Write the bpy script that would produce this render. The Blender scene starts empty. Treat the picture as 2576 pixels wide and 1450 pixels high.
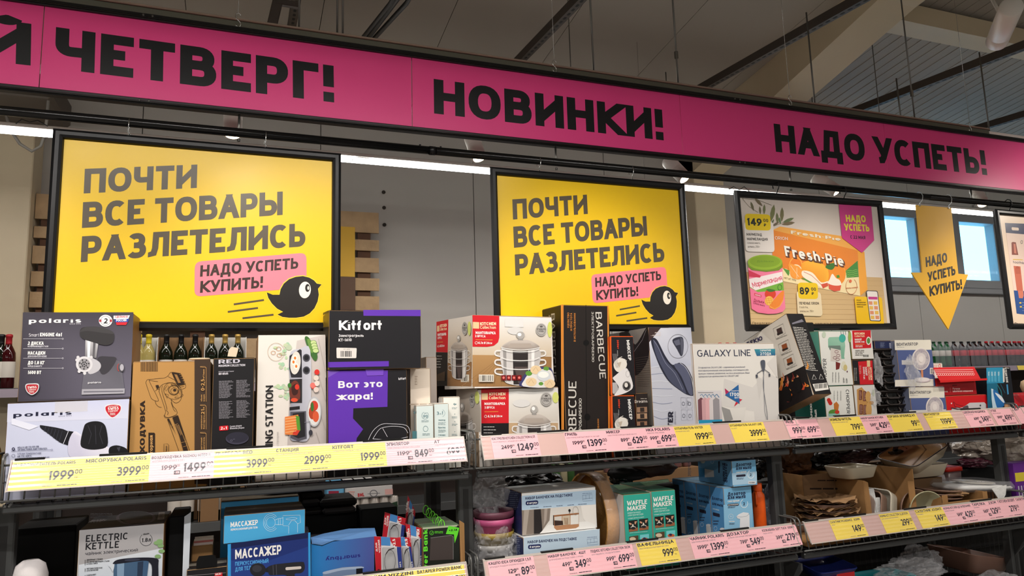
import bpy, math, random
from mathutils import Vector as V, Matrix as MX
S = bpy.context.scene
COL = S.collection
rnd = random.Random(7)
# ---------------------------------------------------------------- camera, world, lights, exposure
F, YAW, PIT, ROL = 1795.62, 0.367308, 0.141284, -0.0298575
EYE = V((0, 0, 1.6))
_fw = V((math.sin(YAW)*math.cos(PIT), math.cos(YAW)*math.cos(PIT), math.sin(PIT)))
_r = V((math.cos(YAW), -math.sin(YAW), 0)); _u = _r.cross(_fw)
RT = _r*math.cos(ROL) + _u*math.sin(ROL)
UP = _u*math.cos(ROL) - _r*math.sin(ROL)
cam = bpy.data.cameras.new('camera'); cam.sensor_width = 36; cam.lens = F/2576*36
camo = bpy.data.objects.new('camera', cam); COL.objects.link(camo)
M = MX((RT, UP, -_fw)).transposed().to_4x4(); M.translation = EYE
camo.matrix_world = M; cam.clip_start = .05
S.camera = camo
S.view_settings.view_transform = 'Standard'; S.view_settings.look = 'None'
S.view_settings.gamma = 1; S.view_settings.use_curve_mapping = False
S.view_settings.exposure = 0.0
S.cycles.max_bounces = 6; S.cycles.transparent_max_bounces = 12
w = bpy.data.worlds.new('store_ambient'); S.world = w; w.use_nodes = True
w.node_tree.nodes['Background'].inputs[0].default_value = (.17, .56, .9, 1)
w.node_tree.nodes['Background'].inputs[1].default_value = 5.5
def area(name, loc, tgt, sx, sy, e, col):
    l = bpy.data.lights.new(name, 'AREA'); l.shape = 'RECTANGLE'; l.size = sx; l.size_y = sy; l.energy = e; l.color = col
    o = bpy.data.objects.new(name, l); COL.objects.link(o); o.location = loc
    o.rotation_euler = (V(tgt)-V(loc)).to_track_quat('-Z', 'Y').to_euler(); return o
def spot(name, loc, tgt, e, ang, col, blend=.6, r=.045):
    l = bpy.data.lights.new(name, 'SPOT'); l.energy = e; l.spot_size = math.radians(ang); l.spot_blend = blend; l.color = col; l.shadow_soft_size = r
    o = bpy.data.objects.new(name, l); COL.objects.link(o); o.location = loc
    o.rotation_euler = (V(tgt)-V(loc)).to_track_quat('-Z', 'Y').to_euler(); return o
WARM = (1, .92, .82); NEUT = (1, .96, .92); COOL = (.75, .88, 1)
# our aisle is lit like the next one: a linear lamp at Y=1.0 and track spots at Y=1.6 (not every spot has a housing below)
def lamp_light(x0, x1, Y, z, e): area('linear_lamp_light', ((x0+x1)/2, Y, z-.02), ((x0+x1)/2, Y, 0), x1-x0, .045, e, NEUT)
lamp_light(-2.6, 1.45, 1.0, 2.93, 62)
lamp_light(-3, 9, 4.0, 2.90, 60)
lamp_light(-4, 10, -2.2, 3.1, 170)  # unseen lamp row behind the viewer, added for ambient light
AIMS = [(-.9, 1.55, 1.75), (-.05, .25, 1.72), (1.13, 1.35, 1.72), (2.4, 2.55, 1.72), (3.5, 3.6, 1.7), (4.8, 4.3, 2.5)]
for k, (x, tx, tz) in enumerate(AIMS): spot('track_spot_light', (x, 1.58, 2.74), (tx if k else -.9, 2.45, tz-.2), 44, 75, WARM, .8)
for x in (-.05, 1.13, 2.4, 3.53, 4.84): spot('track_spot_light', (x, 3.42, 2.76), (x-.2, 4.7, 1.7), 22, 75, WARM)
# ---------------------------------------------------------------- photo pixel -> place in the room
def ray(x, y): return _fw + RT*((x-1288)/F) - UP*((y-725)/F)
def at(x, y, Y):
    d = ray(x, y); return EYE + d*(Y/d.y)
def hit(x, y, P, N):
    d = ray(x, y); return EYE + d*((P-EYE).dot(N)/d.dot(N))
def px(p):
    q = V(p)-EYE; z = q.dot(_fw); return (1288+F*q.dot(RT)/z, 725-F*q.dot(UP)/z)
def lin(c):
    c = c/255; return c/12.92 if c < .04045 else ((c+.055)/1.055)**2.4
def L(c): return (lin(c[0]), lin(c[1]), lin(c[2]), 1)
# ---------------------------------------------------------------- materials
_m = {}
def mat(name, c, rough=.5, metal=0, bump=0, bscale=60, var=.0, vscale=8, emit=0, alpha=1, trans=0, ior=1.45, coat=0, spec=.5):
    if name in _m: return _m[name]
    m = bpy.data.materials.new(name); m.use_nodes = True; nt = m.node_tree; b = nt.nodes['Principled BSDF']; _m[name] = m
    lc = L(c); b.inputs['Base Color'].default_value = lc; b.inputs['Roughness'].default_value = rough
    b.inputs['Metallic'].default_value = metal; b.inputs['IOR'].default_value = ior; b.inputs['Coat Weight'].default_value = coat
    b.inputs['Specular IOR Level'].default_value = spec
    b.inputs['Transmission Weight'].default_value = trans; b.inputs['Alpha'].default_value = alpha
    if emit: b.inputs['Emission Color'].default_value = lc; b.inputs['Emission Strength'].default_value = emit
    tc = nt.nodes.new('ShaderNodeTexCoord')
    n = nt.nodes.new('ShaderNodeTexNoise'); n.inputs['Scale'].default_value = vscale; n.inputs['Detail'].default_value = 3
    nt.links.new(tc.outputs['Object'], n.inputs['Vector'])
    if var:
        mr = nt.nodes.new('ShaderNodeMapRange'); mr.inputs[3].default_value = 1-var; mr.inputs[4].default_value = 1+var
        nt.links.new(n.outputs[0], mr.inputs[0])
        mx = nt.nodes.new('ShaderNodeVectorMath'); mx.operation = 'SCALE'; mx.inputs[0].default_value = lc[:3]
        nt.links.new(mr.outputs[0], mx.inputs['Scale']); nt.links.new(mx.outputs[0], b.inputs['Base Color'])
    rr = nt.nodes.new('ShaderNodeMapRange'); rr.inputs[3].default_value = max(0, rough-.05); rr.inputs[4].default_value = min(1, rough+.05)
    nt.links.new(n.outputs[0], rr.inputs[0]); nt.links.new(rr.outputs[0], b.inputs['Roughness'])
    if bump:
        n2 = nt.nodes.new('ShaderNodeTexNoise'); n2.inputs['Scale'].default_value = bscale; n2.inputs['Detail'].default_value = 4
        nt.links.new(tc.outputs['Object'], n2.inputs['Vector'])
        bp = nt.nodes.new('ShaderNodeBump'); bp.inputs['Strength'].default_value = bump; bp.inputs['Distance'].default_value = .01
        nt.links.new(n2.outputs[0], bp.inputs['Height']); nt.links.new(bp.outputs[0], b.inputs['Normal'])
    return m
def printmat(name, rough, coat=0, spec=.5):
    m = mat(name, (255, 255, 255), rough, coat=coat, spec=spec); nt = m.node_tree
    a = nt.nodes.new('ShaderNodeVertexColor'); a.layer_name = 'ink'
    nt.links.new(a.outputs[0], nt.nodes['Principled BSDF'].inputs['Base Color']); return m
PR = printmat('printed_card', .45, 0, .35)          # laminated carton print
PM = printmat('matte_print', .7, 0, .2)
PG = printmat('glossy_print', .3, .0, .5)
# ---------------------------------------------------------------- mesh builder (several materials in one mesh, ink colours)
class MB:
    def __init__(s): s.v = []; s.f = []; s.mi = []; s.c = []; s.ms = []; s.sm = []
    def face(s, pts, m, ink=(1, 1, 1, 1), smooth=False):
        if m not in s.ms: s.ms.append(m)
        i = len(s.v); s.v += [tuple(p) for p in pts]; s.f.append(tuple(range(i, i+len(pts)))); s.mi.append(s.ms.index(m))
        s.c += ([ink]*len(pts) if not isinstance(ink, list) else ink); s.sm.append(smooth)
    def raw(s, vs, fs, m, ink=(1, 1, 1, 1), smooth=False):
        if m not in s.ms: s.ms.append(m)
        i = len(s.v); s.v += [tuple(p) for p in vs]; k = s.ms.index(m)
        for f in fs:
            s.f.append(tuple(i+j for j in f)); s.mi.append(k); s.c += [ink]*len(f); s.sm.append(smooth)
    def box(s, a, b, m, ink=(1, 1, 1, 1), bev=0):
        x0, y0, z0 = a; x1, y1, z1 = b
        if bev:
            bev = min(bev, abs(x1-x0)*.45, abs(y1-y0)*.45, abs(z1-z0)*.45)
            vs = []; ix = {}
            for k, (sx, sy, sz) in enumerate([(i, j, l) for i in (0, 1) for j in (0, 1) for l in (0, 1)]):
                X = (x0, x1)[sx]; Y = (y0, y1)[sy]; Z = (z0, z1)[sz]
                dx = bev*(1-2*sx); dy = bev*(1-2*sy); dz = bev*(1-2*sz)
                ix[sx, sy, sz] = (len(vs), len(vs)+1, len(vs)+2); vs += [(X, Y+dy, Z+dz), (X+dx, Y, Z+dz), (X+dx, Y+dy, Z)]
            fs = []
            for sd in (0, 1):
                q = [ix[sd, a_, b_][0] for a_, b_ in ((0, 0), (1, 0), (1, 1), (0, 1))]; fs.append(q if sd else q[::-1])
                q = [ix[a_, sd, b_][1] for a_, b_ in ((0, 0), (1, 0), (1, 1), (0, 1))]; fs.append(q[::-1] if sd else q)
                q = [ix[a_, b_, sd][2] for a_, b_ in ((0, 0), (1, 0), (1, 1), (0, 1))]; fs.append(q if sd else q[::-1])
            for a_ in (0, 1):
                for b_ in (0, 1):
                    fs.append([ix[a_, b_, 0][0], ix[a_, b_, 1][0], ix[a_, b_, 1][1], ix[a_, b_, 0][1]])
                    fs.append([ix[a_, 0, b_][0], ix[a_, 1, b_][0], ix[a_, 1, b_][2], ix[a_, 0, b_][2]])
                    fs.append([ix[0, a_, b_][1], ix[1, a_, b_][1], ix[1, a_, b_][2], ix[0, a_, b_][2]])
                    for c_ in (0, 1): fs.append(ix[a_, b_, c_])
            s.raw(vs, fs, m, ink)
        else:
            vs = [(x, y, z) for x in (x0, x1) for y in (y0, y1) for z in (z0, z1)]
            s.raw(vs, [(0, 1, 3, 2), (4, 6, 7, 5), (0, 4, 5, 1), (2, 3, 7, 6), (0, 2, 6, 4), (1, 5, 7, 3)], m, ink)
    def tube(s, pts, r, m, n=8, ink=(1, 1, 1, 1), smooth=True, cap=True, closed=False):
        pts = [V(p) for p in pts]; N = len(pts); vs = []; fs = []
        rr = r if isinstance(r, (list, tuple)) else [r]*N
        ref = None
        for i, p in enumerate(pts):
            d = (pts[(i+1) % N]-pts[i-1]) if closed else (pts[min(i+1, N-1)]-pts[max(i-1, 0)])
            d = d.normalized()
            if ref is None: ref = V((0, 0, 1)) if abs(d.z) < .9 else V((1, 0, 0))
            a = d.cross(ref)
            if a.length < 1e-4: a = d.orthogonal()
            a.normalize(); b = a.cross(d).normalized(); ref = b
            for k in range(n):
                t = 2*math.pi*k/n; vs.append(p+(a*math.cos(t)+b*math.sin(t))*rr[i])
        for i in range(N if closed else N-1):
            for k in range(n):
                k2 = (k+1) % n; j = (i+1) % N
                fs.append((i*n+k, i*n+k2, j*n+k2, j*n+k))
        if cap and not closed: fs.append(tuple(range(n))[::-1]); fs.append(tuple((N-1)*n+k for k in range(n)))
        s.raw(vs, fs, m, ink, smooth)
    def lathe(s, prof, m, n=24, c=(0, 0, 0), ink=(1, 1, 1, 1), smooth=True, mtx=None, cap=True):
        vs = []; fs = []; N = len(prof); c = V(c)
        for (r, z) in prof:
            for k in range(n):
                t = 2*math.pi*k/n; p = V((r*math.cos(t), r*math.sin(t), z)); vs.append((mtx @ p if mtx else p)+c)
        for i in range(N-1):
            for k in range(n): fs.append((i*n+k, i*n+(k+1) % n, (i+1)*n+(k+1) % n, (i+1)*n+k))
        if cap:
            if prof[0][0] > 1e-5: fs.append(tuple(range(n))[::-1])
            if prof[-1][0] > 1e-5: fs.append(tuple((N-1)*n+k for k in range(n)))
        s.raw(vs, fs, m, ink, smooth)
    def prism(s, poly, d, m, ink=(1, 1, 1, 1)):     # poly: list of 3D points, d: extrusion vector
        n = len(poly); a = [V(p) for p in poly]; b = [p+V(d) for p in a]
        s.raw(a+b, [tuple(range(n))[::-1], tuple(range(n, 2*n))]+[(i, (i+1) % n, n+(i+1) % n, n+i) for i in range(n)], m, ink)
    def build(s, name, parent=None, mtx=None):
        me = bpy.data.meshes.new(name); me.from_pydata(s.v, [], s.f)
        for m in s.ms: me.materials.append(m)
        me.polygons.foreach_set('material_index', s.mi); me.polygons.foreach_set('use_smooth', s.sm)
        ca = me.color_attributes.new('ink', 'FLOAT_COLOR', 'CORNER')
        ca.data.foreach_set('color', [x for c in s.c for x in c]); me.update()
        o = bpy.data.objects.new(name, me); COL.objects.link(o)
        if parent is not None: o.parent = parent
        if mtx is not None: o.matrix_local = mtx
        return o
def tag(o, label=None, cat=None, group=None, kind=None):
    if label: o['label'] = label
    if cat: o['category'] = cat
    if group: o['group'] = group
    if kind: o['kind'] = kind
    return o
def thing(name, label, cat, mtx=None, group=None):
    o = bpy.data.objects.new(name, None); COL.objects.link(o); o.empty_display_size = .05
    if mtx is None: mtx = MX()
    elif not isinstance(mtx, MX): mtx = MX.Translation(V(mtx))
    o.matrix_world = mtx
    tag(o, label, cat, group); MW[o.name] = mtx; return o
MW = {}
def copy_tree(o, parent=None):
    c = o.copy(); COL.objects.link(c)
    if parent is not None: c.parent = parent
    for ch in [x for x in o.children]: copy_tree(ch, c)
    return c
def local(t, mb, name):      # a mesh given in room coordinates becomes a part of thing t
    inv = MW[t.name].inverted(); mb.v = [tuple(inv @ V(p)) for p in mb.v]; return mb.build(name, t)
# ---------------------------------------------------------------- a small stroke alphabet for all lettering
_G = {}
def _g(chars, w, spec):
    for c in chars: _G[c] = (w/10, spec)
_O = '@5,5,5,5,0,360'; _o = '@5,3.5,5,3.5,0,360'
_g('АA', 7, '0 0 4.7 10;10 0 5.3 10;1.9 3.3 8.1 3.3'); _g('Б', 6.4, '9 10 0 10 0 0 5.5 0 @5.8,3,4.2,3,-90,90 0 6')
_g('ВB', 6.6, '0 0 0 10;0 10 5.2 10 @5.4,7.65,3.8,2.35,90,-90 0 5.3;0 0 5.5 0 @5.8,2.65,4.2,2.65,-90,90 4 5.3')
_g('Г', 5.2, '0 0 0 10 10 10'); _g('Д', 7.8, '0 -2 0 0 10 0 10 -2;1.5 0 2.8 10 8.4 10 8.4 0')
_g('ЕEЁ', 5.6, '10 10 0 10 0 0 10 0;0 5.2 9 5.2'); _g('Ж', 9.8, '5 0 5 10;0 10 5 5 0 0;10 10 5 5 10 0')
_g('З3', 6.2, '@4.6,7.6,4.4,2.4,150,-90 2.6 5.2;2.6 5.2 4.6 5.2 @4.7,2.6,5.3,2.6,90,-150')
_g('И', 7.2, '0 0 0 10;10 0 10 10;0 1.2 10 8.8'); _g('Й', 7.2, '0 0 0 10;10 0 10 10;0 1.2 10 8.8;@5,13.6,2.6,1.8,190,350')
_g('КK', 6.9, '0 0 0 10;10 10 2 5.2 10 0'); _g('Л', 7, '0 0 1.6 .4 2.6 3 3 10 10 10 10 0')
_g('МM', 8.6, '0 0 0 10;10 0 10 10;.6 9.4 5 2.4 9.4 9.4'); _g('НH', 7, '0 0 0 10;10 0 10 10;0 5.2 10 5.2'); _g('ОO', 7.6, _O)
_g('П', 6.9, '0 0 0 10 10 10 10 0'); _g('РP', 6.3, '0 0 0 10;0 10 5.2 10 @5.4,7,4.6,3,90,-90 0 4'); _g('СC', 6.6, '@5.6,5,5.6,5,48,312')
_g('ТT', 6.3, '0 10 10 10;5 10 5 0'); _g('У', 6.9, '0 10 5 3;10 10 5 1.8 3.6 .2 1 0'); _g('Ф', 8.6, '5 0 5 10;@5,5.3,5,3.3,0,360')
_g('ХX', 7, '0 10 10 0;10 10 0 0'); _g('Ц', 7.4, '0 10 0 0 10 0 10 -2;8.6 10 8.6 0'); _g('Ч', 6.5, '0 10 0 6.6 @3.4,6.6,3.4,2.3,180,270 10 4.4;10 10 10 0')
_g('Ш', 9.8, '0 10 0 0 10 0 10 10;5 0 5 10'); _g('Щ', 10, '0 10 0 0 10 0 10 -2;4.6 0 4.6 10;9.2 0 9.2 10')
_g('ЬЪ', 6.2, '0 10 0 0 5.2 0 @5.4,2.9,4.6,2.9,-90,90 0 5.8'); _g('Ы', 8.8, '0 10 0 0 3.8 0 @3.8,2.9,3,2.9,-90,90 0 5.8;10 0 10 10')
_g('Э', 6.4, '@4.2,5,5.8,5,130,-130;3.6 5.2 9.6 5.2'); _g('Ю', 9.8, '0 0 0 10;0 5.2 3 5.2;@6.5,5,3.5,5,0,360')
_g('Я', 6.5, '10 0 10 10 4.8 10 @4.6,7,4.6,3,90,270 10 4;5.4 4 .5 0'); _g('D', 7, '0 0 0 10;0 10 4 10 @4.4,5,5.6,5,90,-90 0 0')
_g('F', 5.4, '10 10 0 10 0 0;0 5.2 9 5.2'); _g('G', 7.2, '@5.4,5,5.4,5,48,318 9.6 4.8 5.8 4.8'); _g('I', 1.9, '5 0 5 10'); _g('J', 4.6, '10 10 10 3 @5,3,5,3,0,-140')
_g('L', 5.4, '0 10 0 0 10 0'); _g('N', 7.3, '0 0 0 10;10 0 10 10;0 8.8 10 1.2'); _g('Q', 7.6, _O+';6 3 10 -.6'); _g('R', 6.6, '0 0 0 10;0 10 5.2 10 @5.4,7.1,4.4,2.9,90,-90 0 4.2;5 4.2 9.6 0')
_g('S', 6.1, '@5,7.5,4.6,2.5,35,270 @5,2.5,4.9,2.5,90,-145'); _g('U', 7, '0 10 0 3.6 @5,3.6,5,3.6,180,360 10 10'); _g('V', 6.9, '0 10 4.5 0 5.5 0 10 10')
_g('W', 10, '0 10 2.2 0 3 0 5 8.6 7 0 7.8 0 10 10'); _g('Y', 6.6, '0 10 5 4.4 10 10;5 5 5 0'); _g('Z', 6.2, '0 10 10 10;0 0 10 0;9.2 9.6 .8 .4')
_g('0', 6.3, _O); _g('1', 3.6, '0 7.8 7.6 10;7.6 10 7.6 0'); _g('2', 6, '@5,7.1,4.7,2.9,160,-40 .6 .2;0 0 10 0'); _g('4', 6.6, '7.4 0 7.4 10;7 10 0 2.8;0 2.6 10 2.6')
_g('5', 6, '9 10 1.4 10 1 5.4 @4.6,3.1,5,3.1,125,-145'); _g('6', 6.3, '@5,3.2,5,3.2,0,360;7.6 10 .6 4.4'); _g('7', 5.8, '0 10 10 10;9.4 9.6 3.4 0')
_g('8', 6.3, '@5,7.6,4.3,2.4,0,360;@5,2.65,5,2.65,0,360'); _g('9', 6.3, '@5,6.8,5,3.2,0,360;2.4 0 9.4 5.6')
_g('!', 1.9, '5 10 5 3.8;5 0 5 1.9'); _g('.', 1.6, '5 0 5 .9'); _g(',', 1.6, '5 .9 3 -1.6'); _g('-–', 3.6, '0 4.6 10 4.6'); _g('+', 5.6, '0 4.6 10 4.6;5 1.4 5 7.8')
_g('%', 7.5, '@2.2,8,2.2,2,0,360;@7.8,2,2.2,2,0,360;9 10 1 0'); _g('/', 4, '0 0 10 10'); _g(':', 1.6, '5 0 5 1;5 5 5 6'); _g('·•', 2.6, '5 3.4 5 5.4'); _g("°", 3, '@5,8.4,5,1.6,0,360')
_g('₽', 6.6, '2 0 2 10;2 10 6 10 @6,7.2,4,2.8,90,-90 0 4.4;0 2.2 6 2.2'); _g('³', 3, '0 10 8 10 4 8.4 8 7 0 6.4'); _g('Ø', 7, _O+';0 0 10 10'); _g('Г', 5.2, '0 0 0 10 10 10')
_g('aа', 6, '@4.8,3.5,4.8,3.5,0,360;10 0 10 7'); _g('b', 6.2, '0 0 0 10;'+_o); _g('cс', 5.4, '@5.4,3.5,5.4,3.5,50,310'); _g('d', 6.2, '10 0 10 10;'+_o)
_g('eеё', 5.9, '.4 3.6 10 3.6;@5,3.5,5,3.5,0,312'); _g('f', 4.8, '3 0 3 7.8 @7.6,7.8,4.6,2.2,180,75;0 6.4 8.6 6.4'); _g('g', 6.1, _o+';10 7 10 -.6 @5,-.6,5,2,0,-150')
_g('h', 6, '0 0 0 10;0 4 @5,4,5,3,180,0 10 0'); _g('i', 1.9, '5 0 5 6.6;5 9 5 10'); _g('j', 2.6, '8 7 8 -1 0 -2;8 9 8 10'); _g('k', 5.8, '0 0 0 10;10 7 2 3.4 10 0'); _g('l', 1.9, '5 0 5 10')
_g('m', 9.2, '0 0 0 7;0 4.6 @2.5,4.6,2.5,2.4,180,0 5 0;5 4.6 @7.5,4.6,2.5,2.4,180,0 10 0'); _g('n', 6, '0 0 0 7;0 4 @5,4,5,3,180,0 10 0'); _g('oо', 6.3, _o)
_g('pр', 6.2, '0 -3 0 7;'+_o); _g('q', 6.2, '10 -3 10 7;'+_o); _g('r', 4.4, '0 0 0 7;0 3.2 @7.6,3.4,7.6,3.6,180,72'); _g('s', 5, '@5,5.2,4.4,1.8,30,270 @5,1.7,4.8,1.7,90,-150')
_g('t', 4, '4 10 4 2 @8,2,4,2,180,275;0 6.6 9.6 6.6'); _g('u', 6, '0 7 0 3 @5,3,5,3,180,360;10 7 10 0'); _g('v', 5.8, '0 7 4.6 0 5.4 0 10 7'); _g('w', 8.6, '0 7 2.2 0 3 0 5 6 7 0 7.8 0 10 7')
_g('xх', 5.8, '0 7 10 0;10 7 0 0'); _g('yу', 5.9, '0 7 5 0;10 7 4.4 -2 2.8 -3 0 -3'); _g('z', 5.2, '0 7 10 7;0 0 10 0;9 6.6 1 .4'); _g('б', 6.2, _o+';9.4 10 3 9.2 .2 6.4 0 3.5'); _g('ф', 8, '5 -2.6 5 9.6;@5,3.5,5,3.5,0,360')
def _sc(spec):
    out = []
    for tk in spec.replace(';', ' ; ').split():
        if tk[0] == '@':
            a = tk[1:].split(','); a[1] = str(float(a[1])*.7); a[3] = str(float(a[3])*.7); out.append('@'+','.join(a))
        else: out.append(tk)
    r = []; k = 0
    for tk in out:
        if tk == ';' or tk[0] == '@': r.append(tk); k = 0
        else: r.append(tk if k % 2 == 0 else str(float(tk)*.7)); k += 1
    return ' '.join(r)
for _a, _b in zip('вгджзийклмнптцчшщъыьэюя', 'ВГДЖЗИЙКЛМНПТЦЧШЩЪЫЬЭЮЯ'): _G[_a] = (_G[_b][0]*.84, _sc(_G[_b][1]))
_cache = {}
def glyph(ch, t):      # strokes as polylines of (x, y), cap height 1, stroke weight t
    key = (ch, round(t, 3))
    if key in _cache: return _cache[key]
    w, spec = _G.get(ch, _G['-']); w = max(w*(.86+t*.9), t*1.02); lc = ch not in 'abc' and False
    out = []
    X = lambda x: t/2+x/10*(w-t); 
    def Y(y): return t/2+y/10*(1-t) if y >= 0 else t/2+y/10
    for st in spec.split(';'):
        pts = []; tk = st.split(); i = 0; closed = False
        while i < len(tk):
            if tk[i][0] == '@':
                cx, cy, rx, ry, a0, a1 = map(float, tk[i][1:].split(',')); n = max(4, int(abs(a1-a0)/15)+1)
                if abs(a1-a0) >= 359: closed = True
                for k in range(n if closed else n+1):
                    a = math.radians(a0+(a1-a0)*k/n); c, s_ = math.cos(a), math.sin(a)
                    e = .86
                    pts.append((X(cx+rx*math.copysign(abs(c)**e, c)), Y(cy+ry*math.copysign(abs(s_)**e, s_))))
                i += 1
            else: pts.append((X(float(tk[i])), Y(float(tk[i+1])))); i += 2
        q = [pts[0]]
        for p in pts[1:]:
            if abs(p[0]-q[-1][0])+abs(p[1]-q[-1][1]) > 1e-4: q.append(p)
        if len(q) < 2: continue
        N = len(q); lf = []; rg = []
        top = 1 if not (ch in 'aceimnopqrsuvwxyzаеорсухвгджзклмнптцчшщъыьэюягя') else t/2+.7*(1-t)+t/2
        for k in range(N):
            p = q[k]
            if closed: a, b = q[k-1], q[(k+1) % N]
            else: a = q[k-1] if k else None; b = q[k+1] if k < N-1 else None
            def nd(u, v):
                dx, dy = v[0]-u[0], v[1]-u[1]; l_ = math.hypot(dx, dy); return dx/l_, dy/l_
            if a and b:
                d1 = nd(a, p); d2 = nd(p, b); tx, ty = d1[0]+d2[0], d1[1]+d2[1]; l_ = math.hypot(tx, ty)
                if l_ < .3: tx, ty = d1; l_ = 1
                tx /= l_; ty /= l_; nx, ny = -ty, tx; cs = max(.45, nx*-d1[1]+ny*d1[0]); h = t/2/cs
                lf.append((p[0]+nx*h, p[1]+ny*h)); rg.append((p[0]-nx*h, p[1]-ny*h))
            else:
                d = nd(p, b) if b else nd(a, p); sg = -1 if b else 1; nx, ny = -d[1], d[0]; h = t/2
                A = [p[0]+nx*h, p[1]+ny*h]; B = [p[0]-nx*h, p[1]-ny*h]; dd = (d[0]*sg, d[1]*sg)
                ye = None
                if abs(dd[1]) > .45:
                    if dd[1] > 0 and p[1] > top-t/2-.02: ye = top
                    if dd[1] < 0 and abs(p[1]-t/2) < .02: ye = 0
                    if dd[1] < 0 and p[1] < -.05: ye = p[1]-t/2
                if ye is not None:
                    for Q in (A, B):
                        m_ = (ye-Q[1])/dd[1]; Q[0] += dd[0]*m_; Q[1] = ye
                elif abs(dd[0]) > .8 and (p[0] < t/2+.01 or p[0] > w-t/2-.01):
                    xe = 0 if dd[0] < 0 else w
                    for Q in (A, B):
                        m_ = (xe-Q[0])/dd[0]; Q[0] = xe; Q[1] += dd[1]*m_
                lf.append(tuple(A)); rg.append(tuple(B))
        if ch not in 'ЙйёЁgjpqyурф,Q':
            lo = -.25 if ch in 'ДЦЩдцщ' else 0
            lf = [(x, min(max(y, lo), 1)) for x, y in lf]; rg = [(x, min(max(y, lo), 1)) for x, y in rg]
        out.append((lf, rg, closed))
    _cache[key] = (w, out); return _cache[key]
def layout(s, t, sp=.13):
    x = 0; out = []
    for ch in s:
        if ch == ' ': x += .3; continue
        w_, st = glyph(ch, t)
        out.append((x, st)); x += w_+sp
    return x-sp, out
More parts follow.
